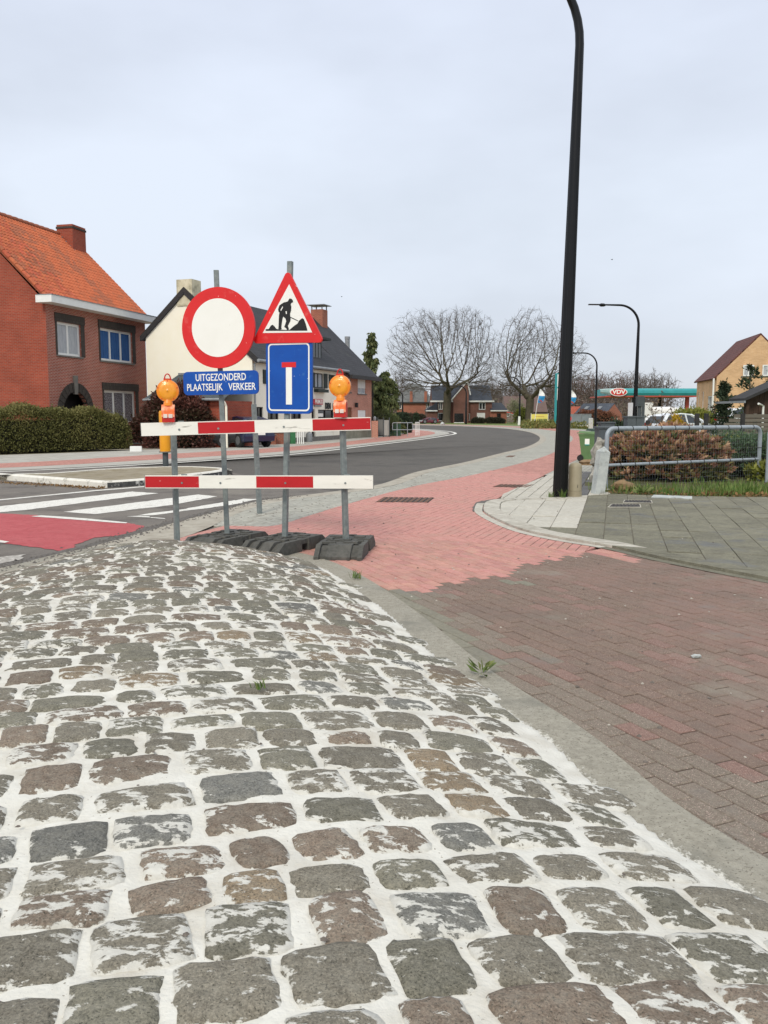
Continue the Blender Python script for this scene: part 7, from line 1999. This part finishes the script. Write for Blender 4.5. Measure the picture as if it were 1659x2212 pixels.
def sapling(label, loc, h, r, seed, nleaf, mat, name='sapling'):
    t = thing(name, label, 'tree', loc); at = dome(70, (0, 0, h * 0.6), (r, r, h * 0.4), seed, zmin=-0.7, shell=0.1)
    nd, pr = space_tree(seed, at, [(0, 0, h * 0.3 * k / 3) for k in range(4)], D=0.12, di=1.5, dk=0.2, iters=50, tropism=(0, 0, 0.3))
    b, s = tree_mesh(nd, pr, 0.006, 0.03, 0.012, seed, twigs=1, twl=0.15)
    b.build('trunk', m_bark, t); s.build('crown', m_twig, t)
    if nleaf:
        rg = np.random.default_rng(seed); ids = rg.integers(4, len(nd), nleaf); leaf_cloud('foliage', mat, t, np.array([nd[i] for i in ids]) + rg.normal(0, 0.03, (nleaf, 3)), 0.11, rng=rg)
    return t
sapling('thin sapling with sparse reddish leaves before the canopy', (A(1428, 893, 36).x, 36, 0), 2.6, 0.75, 3, 90, lm_bare)
sapling('leafless pale shrub to the left of the white car', (A(1405, 893, 34).x, 34, 0), 1.9, 0.55, 4, 0, None, name='bare_shrub')
sapling('leafless tangled shrub right of the white car', (A(1535, 893, 34).x, 34, 0), 1.9, 0.7, 5, 40, lm_bare, name='bare_shrub')
# mid distance greenery
blob_shrub('olive brushy shrub below the conifers by the gate', (A(822, 893, 57).x, 57, 0), (1.1, 0.9, 1.75), 4000, lm_con, 0.14, seed=31, aspect=0.25, up=1.0)
box_hedge('square dark green hedge behind the green container', (A(857, 893, 66).x, 66), (A(879, 893, 66).x, 67), 1.2, 1.5, 1.5, 4200, lm_con2, 0.13, seed=32)
blob_shrub('dark clipped column shrub before the far hipped house', (A(899, 893, 128).x, 128, 0), (0.42, 0.42, 1.6), 1500, lm_con2, 0.16, seed=33)
box_hedge('low brown hedge in front of the far hipped house', (A(872, 893, 132).x, 132), (A(921, 893, 132).x, 132), 1.5, 1.35, 1.2, 3000, leaf_mat('brown_hedge', lin((80, 74, 62)), lin((96, 88, 74)), rough=0.8), 0.25, seed=34)
for i, (a, b) in enumerate(((1020, 1048), (1049, 1092))):
    box_hedge(('low dark hedge under the garage door of the gabled house', 'low dark hedge right of the gabled house wing')[i], (A(a, 893, 128).x, 128), (A(b, 893, 127).x, 127), 0.8, 0.8, 0.75, 1800, leaf_mat('dark_low_hedge%d' % i, lin((56, 58, 46)), lin((76, 74, 58)), rough=0.8), 0.2, seed=35 + i)
blob_shrub('pale budding small tree left of the right bare tree', (A(1113, 893, 133).x, 133, 0), (1.3, 1.0, 4.1), 1600, leaf_mat('pale_buds', lin((150, 152, 118)), lin((176, 176, 142)), rough=0.8), 0.2, seed=37, core=False, shell=0.6)
blob_shrub('fresh green shrub at the foot of the right bare tree', (A(1127, 893, 131).x, 131, 0), (1.1, 0.9, 2.4), 1800, lm_yel, 0.22, seed=38)
blob_shrub('russet shrub to the left behind the small pink house', (A(1285, 893, 112).x, 112, 0), (2.6, 1.2, 2.0), 3000, leaf_mat('russet', lin((112, 74, 58)), lin((140, 96, 74)), rough=0.8), 0.25, seed=39)
lm_cover = leaf_mat('ground_cover', lin((88, 98, 52)), lin((116, 118, 62)), lin((140, 128, 78)), rough=0.8, trans=0.15)
pts = []
for _ in range(7000):
    px = rg.uniform(1128, 1284); Y = rg.uniform(84, 112)
    pts.append((A(px, 893, Y).x, Y, rg.random() ** 2 * 0.6))
o = leaf_cloud('ground_cover', lm_cover, None, pts, 0.3); tag(o, kind='stuff')

# ------------------------------------------------------------------ filling station
m_teal = M('teal_canopy', lin((58, 156, 158)), lin((48, 144, 148)), scale=2, rough=0.45)
m_redband = M('red_band', lin((190, 84, 70)), lin((178, 76, 64)), scale=2, rough=0.5)
Yc = 78
cl_, cr_ = A(1298, 893, Yc), A(1507, 893, Yc)
zt = CAMZ + (893 - 839.5) * Yc / _F; zb = CAMZ + (893 - 858) * Yc / _F
t = thing('station_canopy', 'turquoise filling station canopy with red and white oval sign', 'canopy', (cl_.x, Yc, 0))
LL = cr_.x - cl_.x; hgt = zt - zb
prof = [(0.0, zb + 0.12), (-0.12, zb + hgt * 0.45), (-0.08, zb + hgt * 0.75), (0.12, zt - 0.03), (0.4, zt), (6.0, zt), (6.0, zb + 0.12)]
MB().prism(prof, 0.85, LL, axis='x').build('fascia', m_teal, t)
e = MB(); v0 = [(0.85, p[0], p[1]) for p in prof[:5]]; v1 = [(0.0, p[0] + 0.5, zb + 0.3 + (p[1] - zb) * 0.55) for p in prof[:5]]
for i in range(4): e.quad(v0[i], v1[i], v1[i + 1], v0[i + 1])
e.build('tapered_end', M('canopy_end', lin((120, 156, 152)), lin((190, 200, 196)), scale=1.4, rough=0.4), t)
MB().b2(0.4, LL, 0.0, 6.0, zb, zb + 0.11).build('red_band', m_redband, t)
MB().b2(0.85, 1.05, -0.16, -0.1, zb + 0.2, zt - 0.05).build('white_band', m_whitepaint, t)
ox = (1333.5 - 1298) / (1507 - 1298) * LL
el_ = [(ox + 0.78 * math.cos(2 * math.pi * k / 28), (zb + zt) / 2 + 0.04 + 0.37 * math.sin(2 * math.pi * k / 28)) for k in range(28)]
el2 = [(ox + 0.70 * math.cos(2 * math.pi * k / 28), (zb + zt) / 2 + 0.04 + 0.31 * math.sin(2 * math.pi * k / 28)) for k in range(28)]
sg = MB().prism(el_, -0.26, -0.12, axis='y').build('oval_sign', m_whitepaint, t)
MB().prism(el2, -0.275, -0.262, axis='y').build('red_oval', M('oval_red', lin((206, 60, 56)), lin((196, 52, 50)), scale=3), sg)
text('VDV', 0.5, m_signwhite, sg, (ox, -0.285, (zb + zt) / 2 + 0.04), xs=1.15, bold=0.02)
MB().b2(LL - 0.75, LL - 0.45, 1.0, 1.3, 0.0, zb).build('column', m_redband, t)
MB().b2(LL - 2.6, LL - 2.35, 3.0, 3.25, 0.0, zb).build('column', m_black, t)
MB().b2(3.4, 4.4, 1.6, 2.2, zb - 0.9, zb).build('pump_sign', M('pump_sign_teal', lin((34, 70, 66)), lin((28, 58, 56)), scale=4), t)
MB().b2(3.9, 4.1, 1.8, 2.0, 0.0, zb - 0.9).build('column', m_darkgrey, t)
# pylon
px_ = A(1206, 893, 92); t = thing('price_pylon', 'turquoise and white price pylon behind the tall lamp post', 'sign', (px_.x, 92, 0))
MB().b2(-0.42, -0.2, -0.1, 0.1, 0, 5.7).build('mast', m_teal, t)
MB().b2(-0.2, 0.75, -0.12, 0.12, 2.9, 5.6).build('panel', m_whitepaint, t); MB().b2(-0.2, 0.75, -0.13, -0.121, 4.15, 4.3).build('panel_band', m_teal, t); MB().b2(-0.42, 0.8, -0.11, 0.11, 5.6, 5.72).build('top_rail', m_teal, t)
# feather flags
m_flagblue = M('flag_blue', lin((44, 138, 196)), lin((60, 156, 208)), scale=2, rough=0.7)
def flag(label, px, pyt, pyb, pyf, Y):
    b = A(px, 893, Y); s = Y / _F; H = CAMZ + (893 - pyt) * s; t = thing('feather_flag', label, 'flag', (b.x - 0.35, Y, 0)); zf = CAMZ + (893 - pyb) * s
    MB().tube([(-0.35, 0, 0), (0.0, 0, zf), (0.28, 0, H)], [0.035, 0.03, 0.02], 6).build('pole', m_whitepaint, t)
    n = 8; wl = [0.1, 0.32, 0.5, 0.64, 0.72, 0.74, 0.72, 0.66, 0.40]
    def row(k): f = k / n; z = H - (H - zf) * f; x = 0.28 * (1 - f); return [(x, 0.0, z), (x + wl[k] * 0.5, 0.09 * math.sin(k), z - 0.03), (x + wl[k], 0.05 * math.sin(k * 1.3), z - 0.02)]
    for nm, mt, k0, k1 in (('white_cloth', m_whitepaint, 0, 4), ('blue_cloth', m_flagblue, 4, 8)):
        mb = MB()
        for k in range(k0, k1):
            a, c = row(k), row(k + 1)
            for j in range(2): mb.quad(a[j], a[j + 1], c[j + 1], c[j])
        mb.build(nm, mt, t)
    MB().quad((0.2, -0.12, H - 1.35), (0.5, -0.12, H - 1.55), (0.55, -0.12, H - 1.4), (0.25, -0.12, H - 1.2)).build('red_mark', m_redband, t)
flag('white and blue feather flag left of the price pylon', 1167, 841, 870, 896, 100)
flag('white and blue feather flag just right of the tall lamp post', 1234.5, 843.5, 873, 896, 98)
# yellow banner
b0, b1 = A(1148, 893, 104), A(1183.5, 893, 104); zt_, zb_ = CAMZ - 1.6 * 104 / _F, 0.12
t = thing('price_banner', 'yellow banner with lettering on the verge under right tree', 'banner', (b0.x, 104, 0))
Wb = b1.x - b0.x
MB().b2(0, Wb, -0.02, 0.02, zb_, zt_).build('board', M('banner_yellow', lin((240, 226, 120)), lin((236, 220, 110)), scale=2, rough=0.6), t)
text('TANK GOEDKOOP !!', 0.36, M('banner_green', lin((40, 84, 70))), t, (Wb / 2, -0.035, 0.70), xs=0.55, bold=0.012)
text('VAN HARTE WELKOM', 0.14, m_redband, t, (Wb / 2, -0.035, 1.12), xs=0.8)
MB().b2(0, Wb, -0.03, -0.021, zb_, 0.33).build('white_strip', m_whitepaint, t)
lg = MB(); lg.b2(-0.06, -0.01, 0, 0.05, 0, zt_ + 0.1); lg.b2(Wb + 0.01, Wb + 0.06, 0, 0.05, 0, zt_ + 0.1); lg.build_each('post', m_whitepaint, t)
# grey billboard seen from the back
b0, b1 = A(1233, 893, 88), A(1277, 893, 88); t = thing('billboard', 'grey two panel billboard with white foot near the station', 'billboard', (b0.x, 88, 0)); Wb = b1.x - b0.x
for k in range(2): MB().b2(0.05 + k * Wb / 2, Wb / 2 - 0.03 + k * Wb / 2, -0.03, 0.03, 0.36, 1.38).build('panel', M('billboard_grey%d' % k, lin((140, 148, 152)), lin((128, 136, 140)), scale=2, rough=0.4), t)
fm = MB()
for k in range(3): fm.b2(k * Wb / 2 - 0.03, k * Wb / 2 + 0.03, -0.05, 0.05, 0.0, 1.44)
fm.build_each('upright', m_zinc, t); MB().b2(-0.03, Wb + 0.03, -0.052, 0.052, 1.385, 1.45).build('top_rail', m_zinc, t); MB().b2(0.03, Wb - 0.0, -0.1, 0.0, 0.08, 0.35).build('white_foot', m_whitepaint, t)
# no-parking disc
t = thing('round_traffic_sign', 'small round red and blue traffic sign left of billboard', 'road sign', (A(1233.5, 893, 80).x - 0.25, 80, 0))
MB().tube([(0, 0, 0), (0, 0, 1.3)], 0.03, 6).build('post', m_steel, t); MB().prism([(p[0], p[1] + 1.02) for p in circle(0.30, 20)], -0.05, -0.03, axis='y').build('red_disc', m_signred, t); MB().prism([(p[0], p[1] + 1.02) for p in circle(0.2, 20)], -0.06, -0.052, axis='y').build('blue_centre', m_signblue, t)
# white railing and small marker post
t = thing('white_railing', 'short white railing beside the street lamp near the billboard', 'railing', (A(1273, 893, 70).x, 70, 0), math.radians(40))
rl = MB()
for k in range(5): rl.tube([(k * 0.12, 0, 0), (k * 0.12, 0, 1.1)], 0.022, 6)
rl.build_each('bar', m_whitepaint, t); MB().tube([(0, 0, 1.1), (0.48, 0, 1.1)], 0.025, 6).build('rail', m_whitepaint, t)
t = thing('marker_post', 'small white marker post on the verge below the right tree lamp', 'post', (A(1121.5, 893, 110).x, 110, 0)); MB().prism([(-0.15, 0), (0.15, 0), (0.15, 1.1), (-0.1, 1.15)], -0.08, 0.08, axis='y').build('shaft', m_whitepaint, t)
rock('white kerb marker stone at the far edge of the bend', (A(1186 - 0, 893, 112).x - 13.8, 112, 0.1), 0.3, 41, name='marker_stone', mat=m_concw)

# ------------------------------------------------------------------ cars
m_carglass = M('car_glass', lin((34, 40, 44)), lin((48, 54, 58)), scale=2, rough=0.06, spec=0.8)
m_tail = M('tail_lamp_red', lin((190, 30, 28)), lin((176, 24, 24)), scale=4, rough=0.25)
m_head = M('head_lamp_clear', lin((210, 214, 216)), lin((190, 196, 200)), scale=5, rough=0.15)
m_rim = M('wheel_rim', lin((150, 152, 154)), lin((120, 122, 124)), scale=5, rough=0.4, metal=0.5)
def car(name, label, loc, rz, paint, L_=4.1, Wd=1.72, H=1.46, group=None):
    """hatchback; front towards +x"""
    t = thing(name, label, 'car', loc, rz, group)
    k = L_ / 4.1; hh = H / 1.46
    low = [(-2.0, 0.32), (-2.05, 0.55), (-2.03, 0.82), (-1.92, 0.95), (1.05, 0.97), (1.75, 0.84), (2.0, 0.68), (2.05, 0.45), (2.0, 0.28), (1.62, 0.24), (-1.55, 0.24)]
    top = [(-1.93, 0.94), (-1.62, 1.32), (-1.3, 1.42), (-0.6, 1.46), (0.1, 1.40), (1.08, 0.965)]
    b = MB(); pl = [(x * k, z * hh) for x, z in low]; n = len(pl)
    v = [(x, -Wd / 2 + (0.05 if z > 0.7 * hh or z < 0.3 * hh else 0.0), z) for x, z in pl] + [(x, Wd / 2 - (0.05 if z > 0.7 * hh or z < 0.3 * hh else 0.0), z) for x, z in pl]
    tr = tessellate_polygon([[Vector((p[0], p[1], 0)) for p in pl]])
    b.add(v, [list(q) for q in tr] + [[i + n for i in q][::-1] for q in tr] + [[i, i + n, (i + 1) % n + n, (i + 1) % n] for i in range(n)])
    body = b.build('body', paint, t)
    g = MB(); tl = [(x * k, z * hh) for x, z in top]; m = len(tl); ins = [0.09, 0.20, 0.24, 0.25, 0.23, 0.09]
    v = [(tl[i][0], -Wd / 2 + ins[i], tl[i][1]) for i in range(m)] + [(tl[i][0], Wd / 2 - ins[i], tl[i][1]) for i in range(m)]
    tr = tessellate_polygon([[Vector((p[0], p[1], 0)) for p in tl]])
    g.add(v, [list(q) for q in tr] + [[i + m for i in q][::-1] for q in tr] + [[i, i + m, i + 1 + m, i + 1] for i in range(m - 1)]); g.build('cabin_glass', m_carglass, t)
    r = MB()
    for i in range(1, 4):
        r.quad((tl[i][0], -Wd / 2 + ins[i] - 0.01, tl[i][1] + 0.012), (tl[i + 1][0], -Wd / 2 + ins[i + 1] - 0.01, tl[i + 1][1] + 0.012), (tl[i + 1][0], Wd / 2 - ins[i + 1] + 0.01, tl[i + 1][1] + 0.012), (tl[i][0], Wd / 2 - ins[i] + 0.01, tl[i][1] + 0.012))
    r.build('roof', paint, t)
    pil = MB()
    for s in (-1, 1):
        for i0, i1, w in ((0, 1, 0.09), (4, 5, 0.07)):
            a, c = tl[i0], tl[i1]; pil.tube([(a[0], s * (Wd / 2 - ins[i0] + 0.005), a[1]), (c[0], s * (Wd / 2 - ins[i1] + 0.005), c[1])], w, 5)
        pil.tube([(-0.25 * k, s * (Wd / 2 - 0.09), 0.95 * hh), (-0.3 * k, s * (Wd / 2 - 0.24), 1.44 * hh)], 0.05, 5)
        pil.tube([(tl[1][0], s * (Wd / 2 - ins[1]), tl[1][1]), (tl[3][0], s * (Wd / 2 - ins[3]), tl[3][1]), (tl[4][0], s * (Wd / 2 - ins[4]), tl[4][1])], 0.045, 5)
    pil.build_each('pillar', paint, t)
    for x in (-1.25, 1.3):
        for s in (-1, 1):
            w = MB(); w.lathe([(0.2, -0.1), (0.30, -0.1), (0.32, -0.06), (0.32, 0.06), (0.30, 0.1), (0.2, 0.1)], 18, c=(x * k, s * (Wd / 2 - 0.09), 0.32), axis='y'); wo = w.build('wheel', m_tyre, t)
            w = MB(); w.lathe([(0.02, s * 0.105), (0.19, s * 0.102), (0.2, s * 0.09)], 12, c=(x * k, s * (Wd / 2 - 0.09), 0.32), axis='y'); w.build('rim', m_rim, wo)
    for s in (-1, 1):
        MB().box((-1.96 * k, s * (Wd / 2 - 0.18), 0.86 * hh), (0.16, 0.30, 0.2)).build('tail_lamp', m_tail, t); MB().box((1.88 * k, s * (Wd / 2 - 0.25), 0.70 * hh), (0.22, 0.34, 0.13)).build('headlight', m_head, t)
        MB().box((0.75 * k, s * (Wd / 2 + 0.06), 1.0 * hh), (0.12, 0.18, 0.12)).build('mirror', paint, t)
    MB().b2(-2.07 * k, -2.04 * k, -0.26, 0.26, 0.56, 0.68).build('number_plate', m_signwhite, t)
    return t
def paint(name, c): return M(name, lin(c), lin(tuple(int(v * 0.94) for v in c)), scale=1.5, rough=0.3, spec=0.5, coat=0.5)
car('parked_car', 'silver white hatchback parked behind the yellow flowering bush', (A(1471, 893, 47).x, 47, 0.02), math.radians(24), paint('white_paint', (238, 241, 244)), L_=4.0)
car('parked_car', 'dark blue hatchback parked in front of the cafe lean-to', (A(520, 893, 38.6).x, 38.9, 0.0), math.radians(128), paint('navy_paint', (30, 36, 70)), L_=3.2, H=1.35, Wd=1.5)
car('parked_car', 'black car hidden behind the large reddish shrub', (A(420, 893, 37.9).x + 0.1, 38.3, 0.0), math.radians(10), paint('black_paint', (30, 31, 34)), L_=3.4, H=1.2, Wd=1.5)
car('parked_car', 'dark red car standing before the gabled house far away', (A(926, 893, 126).x, 126, 0), math.radians(200), paint('maroon_paint', (104, 40, 54)), L_=2.6, H=0.9, Wd=1.2)
# tanker behind the bushes
Yt = 66; a = A(1369, 893, Yt); t = thing('tanker_truck', 'long white tanker truck standing behind the white car', 'truck', (a.x, Yt, 0)); Lt = A(1477, 893, Yt).x - a.x; zt_ = 2.25
MB().b2(0.0, Lt * 0.38, 0, 1.6, 0.5, 2.32).build('cab', M('truck_white', lin((238, 238, 236)), lin((228, 228, 226)), scale=1, rough=0.35), t)
MB().lathe([(0.3, Lt * 0.40), (0.48, Lt * 0.42), (0.5, Lt * 0.8), (0.44, Lt * 0.94), (0.25, Lt)], 20, c=(0, 0.8, 1.52), axis='x').build('tank', MATS['truck_white'], t, smooth='angle')
MB().b2(0.2, Lt, 0.3, 1.3, 0.6, 0.95).build('chassis', m_darkgrey, t)
for x in (0.6, 2.4, 3.2):
    for y in (0.1, 1.5): w = MB(); w.lathe([(0.2, -0.12), (0.42, -0.12), (0.42, 0.12), (0.2, 0.12)], 14, c=(x, y, 0.42), axis='y'); w.build('wheel', m_tyre, t)
car('parked_car', 'white van partly hidden by conifers near the beige house', (A(1600, 893, 50).x, 50, 0.3), math.radians(15), MATS['white_paint'], L_=2.4, H=1.5, Wd=1.5)

# ------------------------------------------------------------------ cabinets, pole, wire fence, shed
m_cab = M('cabinet_grey', lin((88, 94, 98)), lin((80, 86, 90)), scale=3, rough=0.55)
def cabinet(label, px0, px1, Y, zt, sections=1, d=0.5):
    a, b = A(px0, 893, Y), A(px1, 893, Y); t = thing('utility_cabinet', label, 'cabinet', (a.x, Y, 0)); W = b.x - a.x
    for k in range(sections): MB().b2(k * W / sections + 0.008, (k + 1) * W / sections - 0.008, 0, d, 0.0, zt - 0.03).build('door', m_cab, t)
    MB().b2(-0.03, W + 0.03, -0.03, d + 0.03, zt - 0.028, zt + 0.02).build('lid', m_cab, t)
    return t
cabinet('tall grey double utility cabinet behind the fence', 1356, 1394, 29, CAMZ - 7 * 29 / _F, 2)
cabinet('grey utility cabinet left of the garden by the fence corner', 1295, 1328, 22.5, CAMZ - 30 * 22.5 / _F, 1)
cabinet('pale grey small meter box behind the left cabinet', 1299, 1329, 30, CAMZ - 19.5 * 30 / _F, 1)
t = thing('steel_pole', 'slim grey steel pole with box beside the double cabinet', 'pole', (A(1381, 893, 30.5).x, 30.5, 0)); MB().tube([(0, 0, 0), (0, 0, CAMZ + 30 * 30.5 / _F)], 0.07, 8).build('shaft', m_darkgrey, t); MB().b2(-0.12, 0.12, -0.12, 0.1, 1.75, 2.1).build('box', m_darkgrey, t)
t = thing('steel_pole', 'second slim grey pole right behind the double cabinet', 'pole', (A(1389, 893, 32).x, 32, 0)); MB().tube([(0, 0, 0), (0, 0, 2.1)], 0.06, 8).build('shaft', m_darkgrey, t)
t = thing('wire_fence', 'dark green wire panel fence across the garden behind shrubs', 'fence', (A(1395, 893, 25).x, 25, 0), math.radians(3)); Lw = A(1660, 893, 25).x - A(1395, 893, 25).x
ps = MB()
for px in (1400, 1508.5, 1529, 1610): x = A(px, 893, 25).x - A(1395, 893, 25).x; ps.b2(x - 0.05, x + 0.05, -0.05, 0.05, 0, 1.5 if px > 1450 else 1.3)
ps.build_each('post', m_black, t)
wm = MB()
for k in range(int(Lw / 0.1)): wm.box((k * 0.1, 0, 0.65), (0.003, 0.003, 1.25))
for z in (0.2, 0.6, 1.0, 1.25): wm.box((Lw / 2, 0.004, z), (Lw, 0.006, 0.006))
o = wm.build('wire_panel', M('fence_green', lin((40, 58, 48)), lin((48, 66, 54)), scale=4), t)
# wooden slat fence and shed
m_slat = M('weathered_slat', lin((116, 108, 98)), lin((96, 90, 82)), scale=3, rough=0.85, stretch=(0.4, 4, 4), bump=0.2, bscale=30)
t = thing('slat_fence', 'weathered horizontal slat fence below the wooden shed', 'fence', (A(1552, 893, 31).x, 31, 0)); Ls = 3.2
for k in range(9):
    z = 0.1 + k * 0.155; x0 = 0.0 if z < 0.85 else (z - 0.85) * 1.15
    MB().b2(x0, Ls, -0.02, 0.02, z, z + 0.13).build('slat', m_slat, t)
for x in (0.1, 1.35, 2.6): MB().b2(x - 0.05, x + 0.05, 0.02, 0.1, 0, 0.85 + min(0.65, x * 0.85)).build('post', m_slat, t)
Ysd = 35; a = A(1607, 893, Ysd); t = thing('wooden_shed', 'dark wooden shed with sloping roof at the right edge', 'shed', (a.x, Ysd, 0))
m_shed = M('dark_wood', lin((78, 58, 46)), lin((62, 46, 38)), scale=4, rough=0.8, stretch=(5, 5, 0.6))
z0 = CAMZ + (893 - 866) * Ysd / _F; z1 = CAMZ + (893 - 838) * Ysd / _F
for k in range(8): MB().b2(0.25 + k * 0.2, 0.44 + k * 0.2, 0.6, 0.64, 0.0, z0 + 0.15 + k * 0.1).build('board', m_shed, t)
MB().b2(0.22, 0.34, 0.3, 0.42, 0, z0).build('post', m_shed, t)
MB().prism([(0.0, z0 - 0.02), (2.4, z0 + 1.08), (2.4, z0 + 1.2), (0.0, z0 + 0.1)], 0.0, 1.6, axis='y').build('roof', M('shed_felt', lin((58, 57, 58)), lin((48, 47, 48)), scale=5, rough=0.85), t)
MB().tube([(0.55, -0.05, z0 - 0.12), (0.9, 0.3, z0 - 0.2), (0.92, 0.3, 0.0)], 0.045, 6).build('downpipe', m_whitepaint, t)
MB().b2(-0.04, 0.03, -0.05, 3.0, z0 - 0.09, z0 - 0.0).build('gutter', m_zinc, t)

# ------------------------------------------------------------------ things along the far left pavement
k_lowbrick = brick_mat('low_wall_brick', lin((164, 92, 70)), lin((144, 78, 60)), lin((150, 120, 104)), var=0.2)
wa, wb = Vector((*G(276, 968.5), 0)), Vector((*G(503, 963.5), 0)); dv = wb - wa
t = thing('garden_wall', 'low brick garden wall with concrete coping below the shrubs', 'wall', wa, math.atan2(dv.y, dv.x)); Lw = dv.length
fw_ = Frame((0, 0, 0), (1, 0, 0), (0, -1, 0)); plate(t, fw_, 0, Lw, 0, 0.17, -0.2, 0.0, k_lowbrick, 'brickwork'); 
for k in range(8): plate(t, fw_, k * Lw / 8 + 0.006, (k + 1) * Lw / 8 - 0.006, 0.172, 0.23, -0.23, 0.03, m_stone, 'coping_stone')
def pillar(label, px, pyb, w, h, name='brick_pillar'):
    g = G(px, pyb); t = thing(name, label, 'pillar', (*g, 0), math.radians(25)); fr = Frame((0, 0, 0), (1, 0, 0), (0, -1, 0)); mb = MB(); mb.b2(-w / 2, w / 2, -w / 2, w / 2, 0, h); mb.build('shaft', k_lowbrick, t); MB().b2(-w / 2 - 0.03, w / 2 + 0.03, -w / 2 - 0.03, w / 2 + 0.03, h, h + 0.05).build('cap', m_stone, t); return t
pillar('brick gate pillar at the end of the low garden wall', 512, 963, 0.42, 0.5)
pillar('brick pillar at the left of the cafe entrance steps', 582, 960.5, 0.5, 0.45)
pillar('taller brick pillar next to the cafe entrance steps', 602, 959.5, 0.5, 0.55)
g = G(630, 959); t = thing('waste_container', 'green waste container with white slatted side before the cafe', 'bin', (*g, 0), math.radians(20))
MB().b2(-0.1, 0.15, -0.2, 0.2, 0, 0.65).build('body', M('container_green', lin((60, 120, 78)), lin((50, 106, 68)), scale=3), t)
sl_ = MB()
for k in range(4): sl_.b2(0.22 + k * 0.1, 0.27 + k * 0.1, -0.22, -0.18, 0, 0.62)
sl_.build_each('slat', m_whitepaint, t)
g = G(668, 955); t = thing('gas_bottle', 'grey gas bottle standing beside the cafe door', 'bottle', (*g, 0)); MB().lathe([(0.16, 0), (0.17, 0.03), (0.17, 0.42), (0.1, 0.5), (0.05, 0.52), (0.05, 0.75)], 14).build('body', m_zinc, t, smooth='angle')
o = MB(); o.b2(-0.22, 0.22, -0.16, 0.16, 0, 0.2); o.b2(-0.17, 0.17, -0.11, 0.11, 0.2, 0.205); q = o.build('foam_box', m_whitepaint); q.location = (*G(294, 976), 0.015); q.rotation_euler = (0, 0, math.radians(12)); tag(q, 'small white foam box lying on the far left pavement', 'box')
# gate pillar, gate, container, railings near the conifers
Yg_ = 56.5
def atg(px, Y): return (A(px, 893, Y).x, Y, 0)
t = thing('gate_pillar', 'brick gate pillar with small lantern beside the end brick house', 'pillar', atg(809.5, 53.5)); MB().b2(-0.2, 0.2, -0.2, 0.2, 0, CAMZ - 16 * 53.5 / _F).build('shaft', k_brick_pink, t); MB().lathe([(0.05, 1.04), (0.09, 1.12), (0.09, 1.26), (0.02, 1.32)], 8).build('lantern', m_zinc, t)
t = thing('driveway_gate', 'weathered grey double driveway gate right of the pillar', 'gate', atg(816, 54.5)); gw_ = atg(841, 54.5)[0] - t.location.x
for k in range(2):
    fr = MB().b2(0.02 + k * gw_ / 2, gw_ / 2 - 0.02 + k * gw_ / 2, -0.03, 0.03, 0.12, 1.12 - 0.04 * k).build('gate_leaf', M('gate_grey%d' % k, lin(((120, 122, 118), (168, 168, 162))[k]), lin(((104, 106, 104), (150, 150, 146))[k]), scale=2, rough=0.8, stretch=(5, 5, 0.8)), t)
ps = MB()
for k in range(3): ps.b2(k * gw_ / 2 - 0.03, k * gw_ / 2 + 0.03, -0.05, 0.05, 0, 1.25)
ps.build_each('post', m_darkgrey, t)
t = thing('storage_box', 'dark green storage container behind the tubular railing', 'container', atg(841, 57)); w_ = atg(866, 57)[0] - t.location.x
MB().b2(0, w_, 0, 0.9, 0, 0.85).build('body', M('box_green', lin((44, 78, 60)), lin((38, 68, 54)), scale=2, rough=0.6), t); MB().b2(-0.02, w_ + 0.02, -0.03, 0.93, 0.85, 0.93).build('lid', M('box_tan', lin((150, 132, 96)), lin((136, 118, 86)), scale=2), t)
t = thing('tubular_railing', 'grey tubular railing on the far left pavement edge', 'railing', atg(848, 55.5), math.radians(12)); w_ = atg(893, 55.5)[0] - t.location.x
path = [(0, 0, 0.45), (0, 0, 0.85), (0.05, 0, 0.9), (w_ - 0.05, 0, 0.9), (w_, 0, 0.85), (w_, 0, 0.5), (w_ - 0.05, 0, 0.45), (0, 0, 0.45)]
MB().tube(path, 0.025, 6).build('frame', m_tube, t)
for x in (0.3, w_ - 0.35): MB().tube([(x, 0, 0), (x, 0, 0.88)], 0.025, 6).build('post', m_tube, t)
t = thing('white_guard_rail', 'white barred guard rail at the end of the left pavement', 'railing', atg(897.5, 58), math.radians(30)); 
for k in range(4): MB().tube([(k * 0.1, 0, 0), (k * 0.1, 0, 0.92)], 0.02, 6).build('bar', m_whitepaint, t)
for z in (0.3, 0.9): MB().tube([(0, 0, z), (0.3, 0, z)], 0.02, 6).build('rail', m_whitepaint, t)
# ------------------------------------------------------------------ birds
def bird(label, px, py, Y, s):
    c = A(px, py, Y); t = thing('bird', label, 'bird', c, 0.4)
    MB().lathe([(0.0, -0.5 * s), (0.09 * s, -0.3 * s), (0.13 * s, 0.0), (0.1 * s, 0.3 * s), (0.03 * s, 0.5 * s), (0.0, 0.62 * s)], 8, axis='x').build('body', m_signblack, t)
    for sg_ in (-1, 1):
        MB().add([(-0.15 * s, sg_ * 0.05 * s, 0.05 * s), (0.2 * s, sg_ * 0.05 * s, 0.05 * s), (0.12 * s, sg_ * 0.5 * s, 0.32 * s), (-0.12 * s, sg_ * 0.9 * s, 0.2 * s), (-0.15 * s, sg_ * 0.45 * s, 0.28 * s), (0.0, sg_ * 0.4 * s, 0.22 * s)], [[0, 1, 5], [1, 2, 5], [2, 3, 5], [3, 4, 5], [4, 0, 5]]).build('wing', m_signblack, t)
bird('small dark bird flying right of the tall lamp post', 1322, 561, 40, 0.10)
bird('small dark bird flying right of the triangle sign', 738, 641, 40, 0.08)
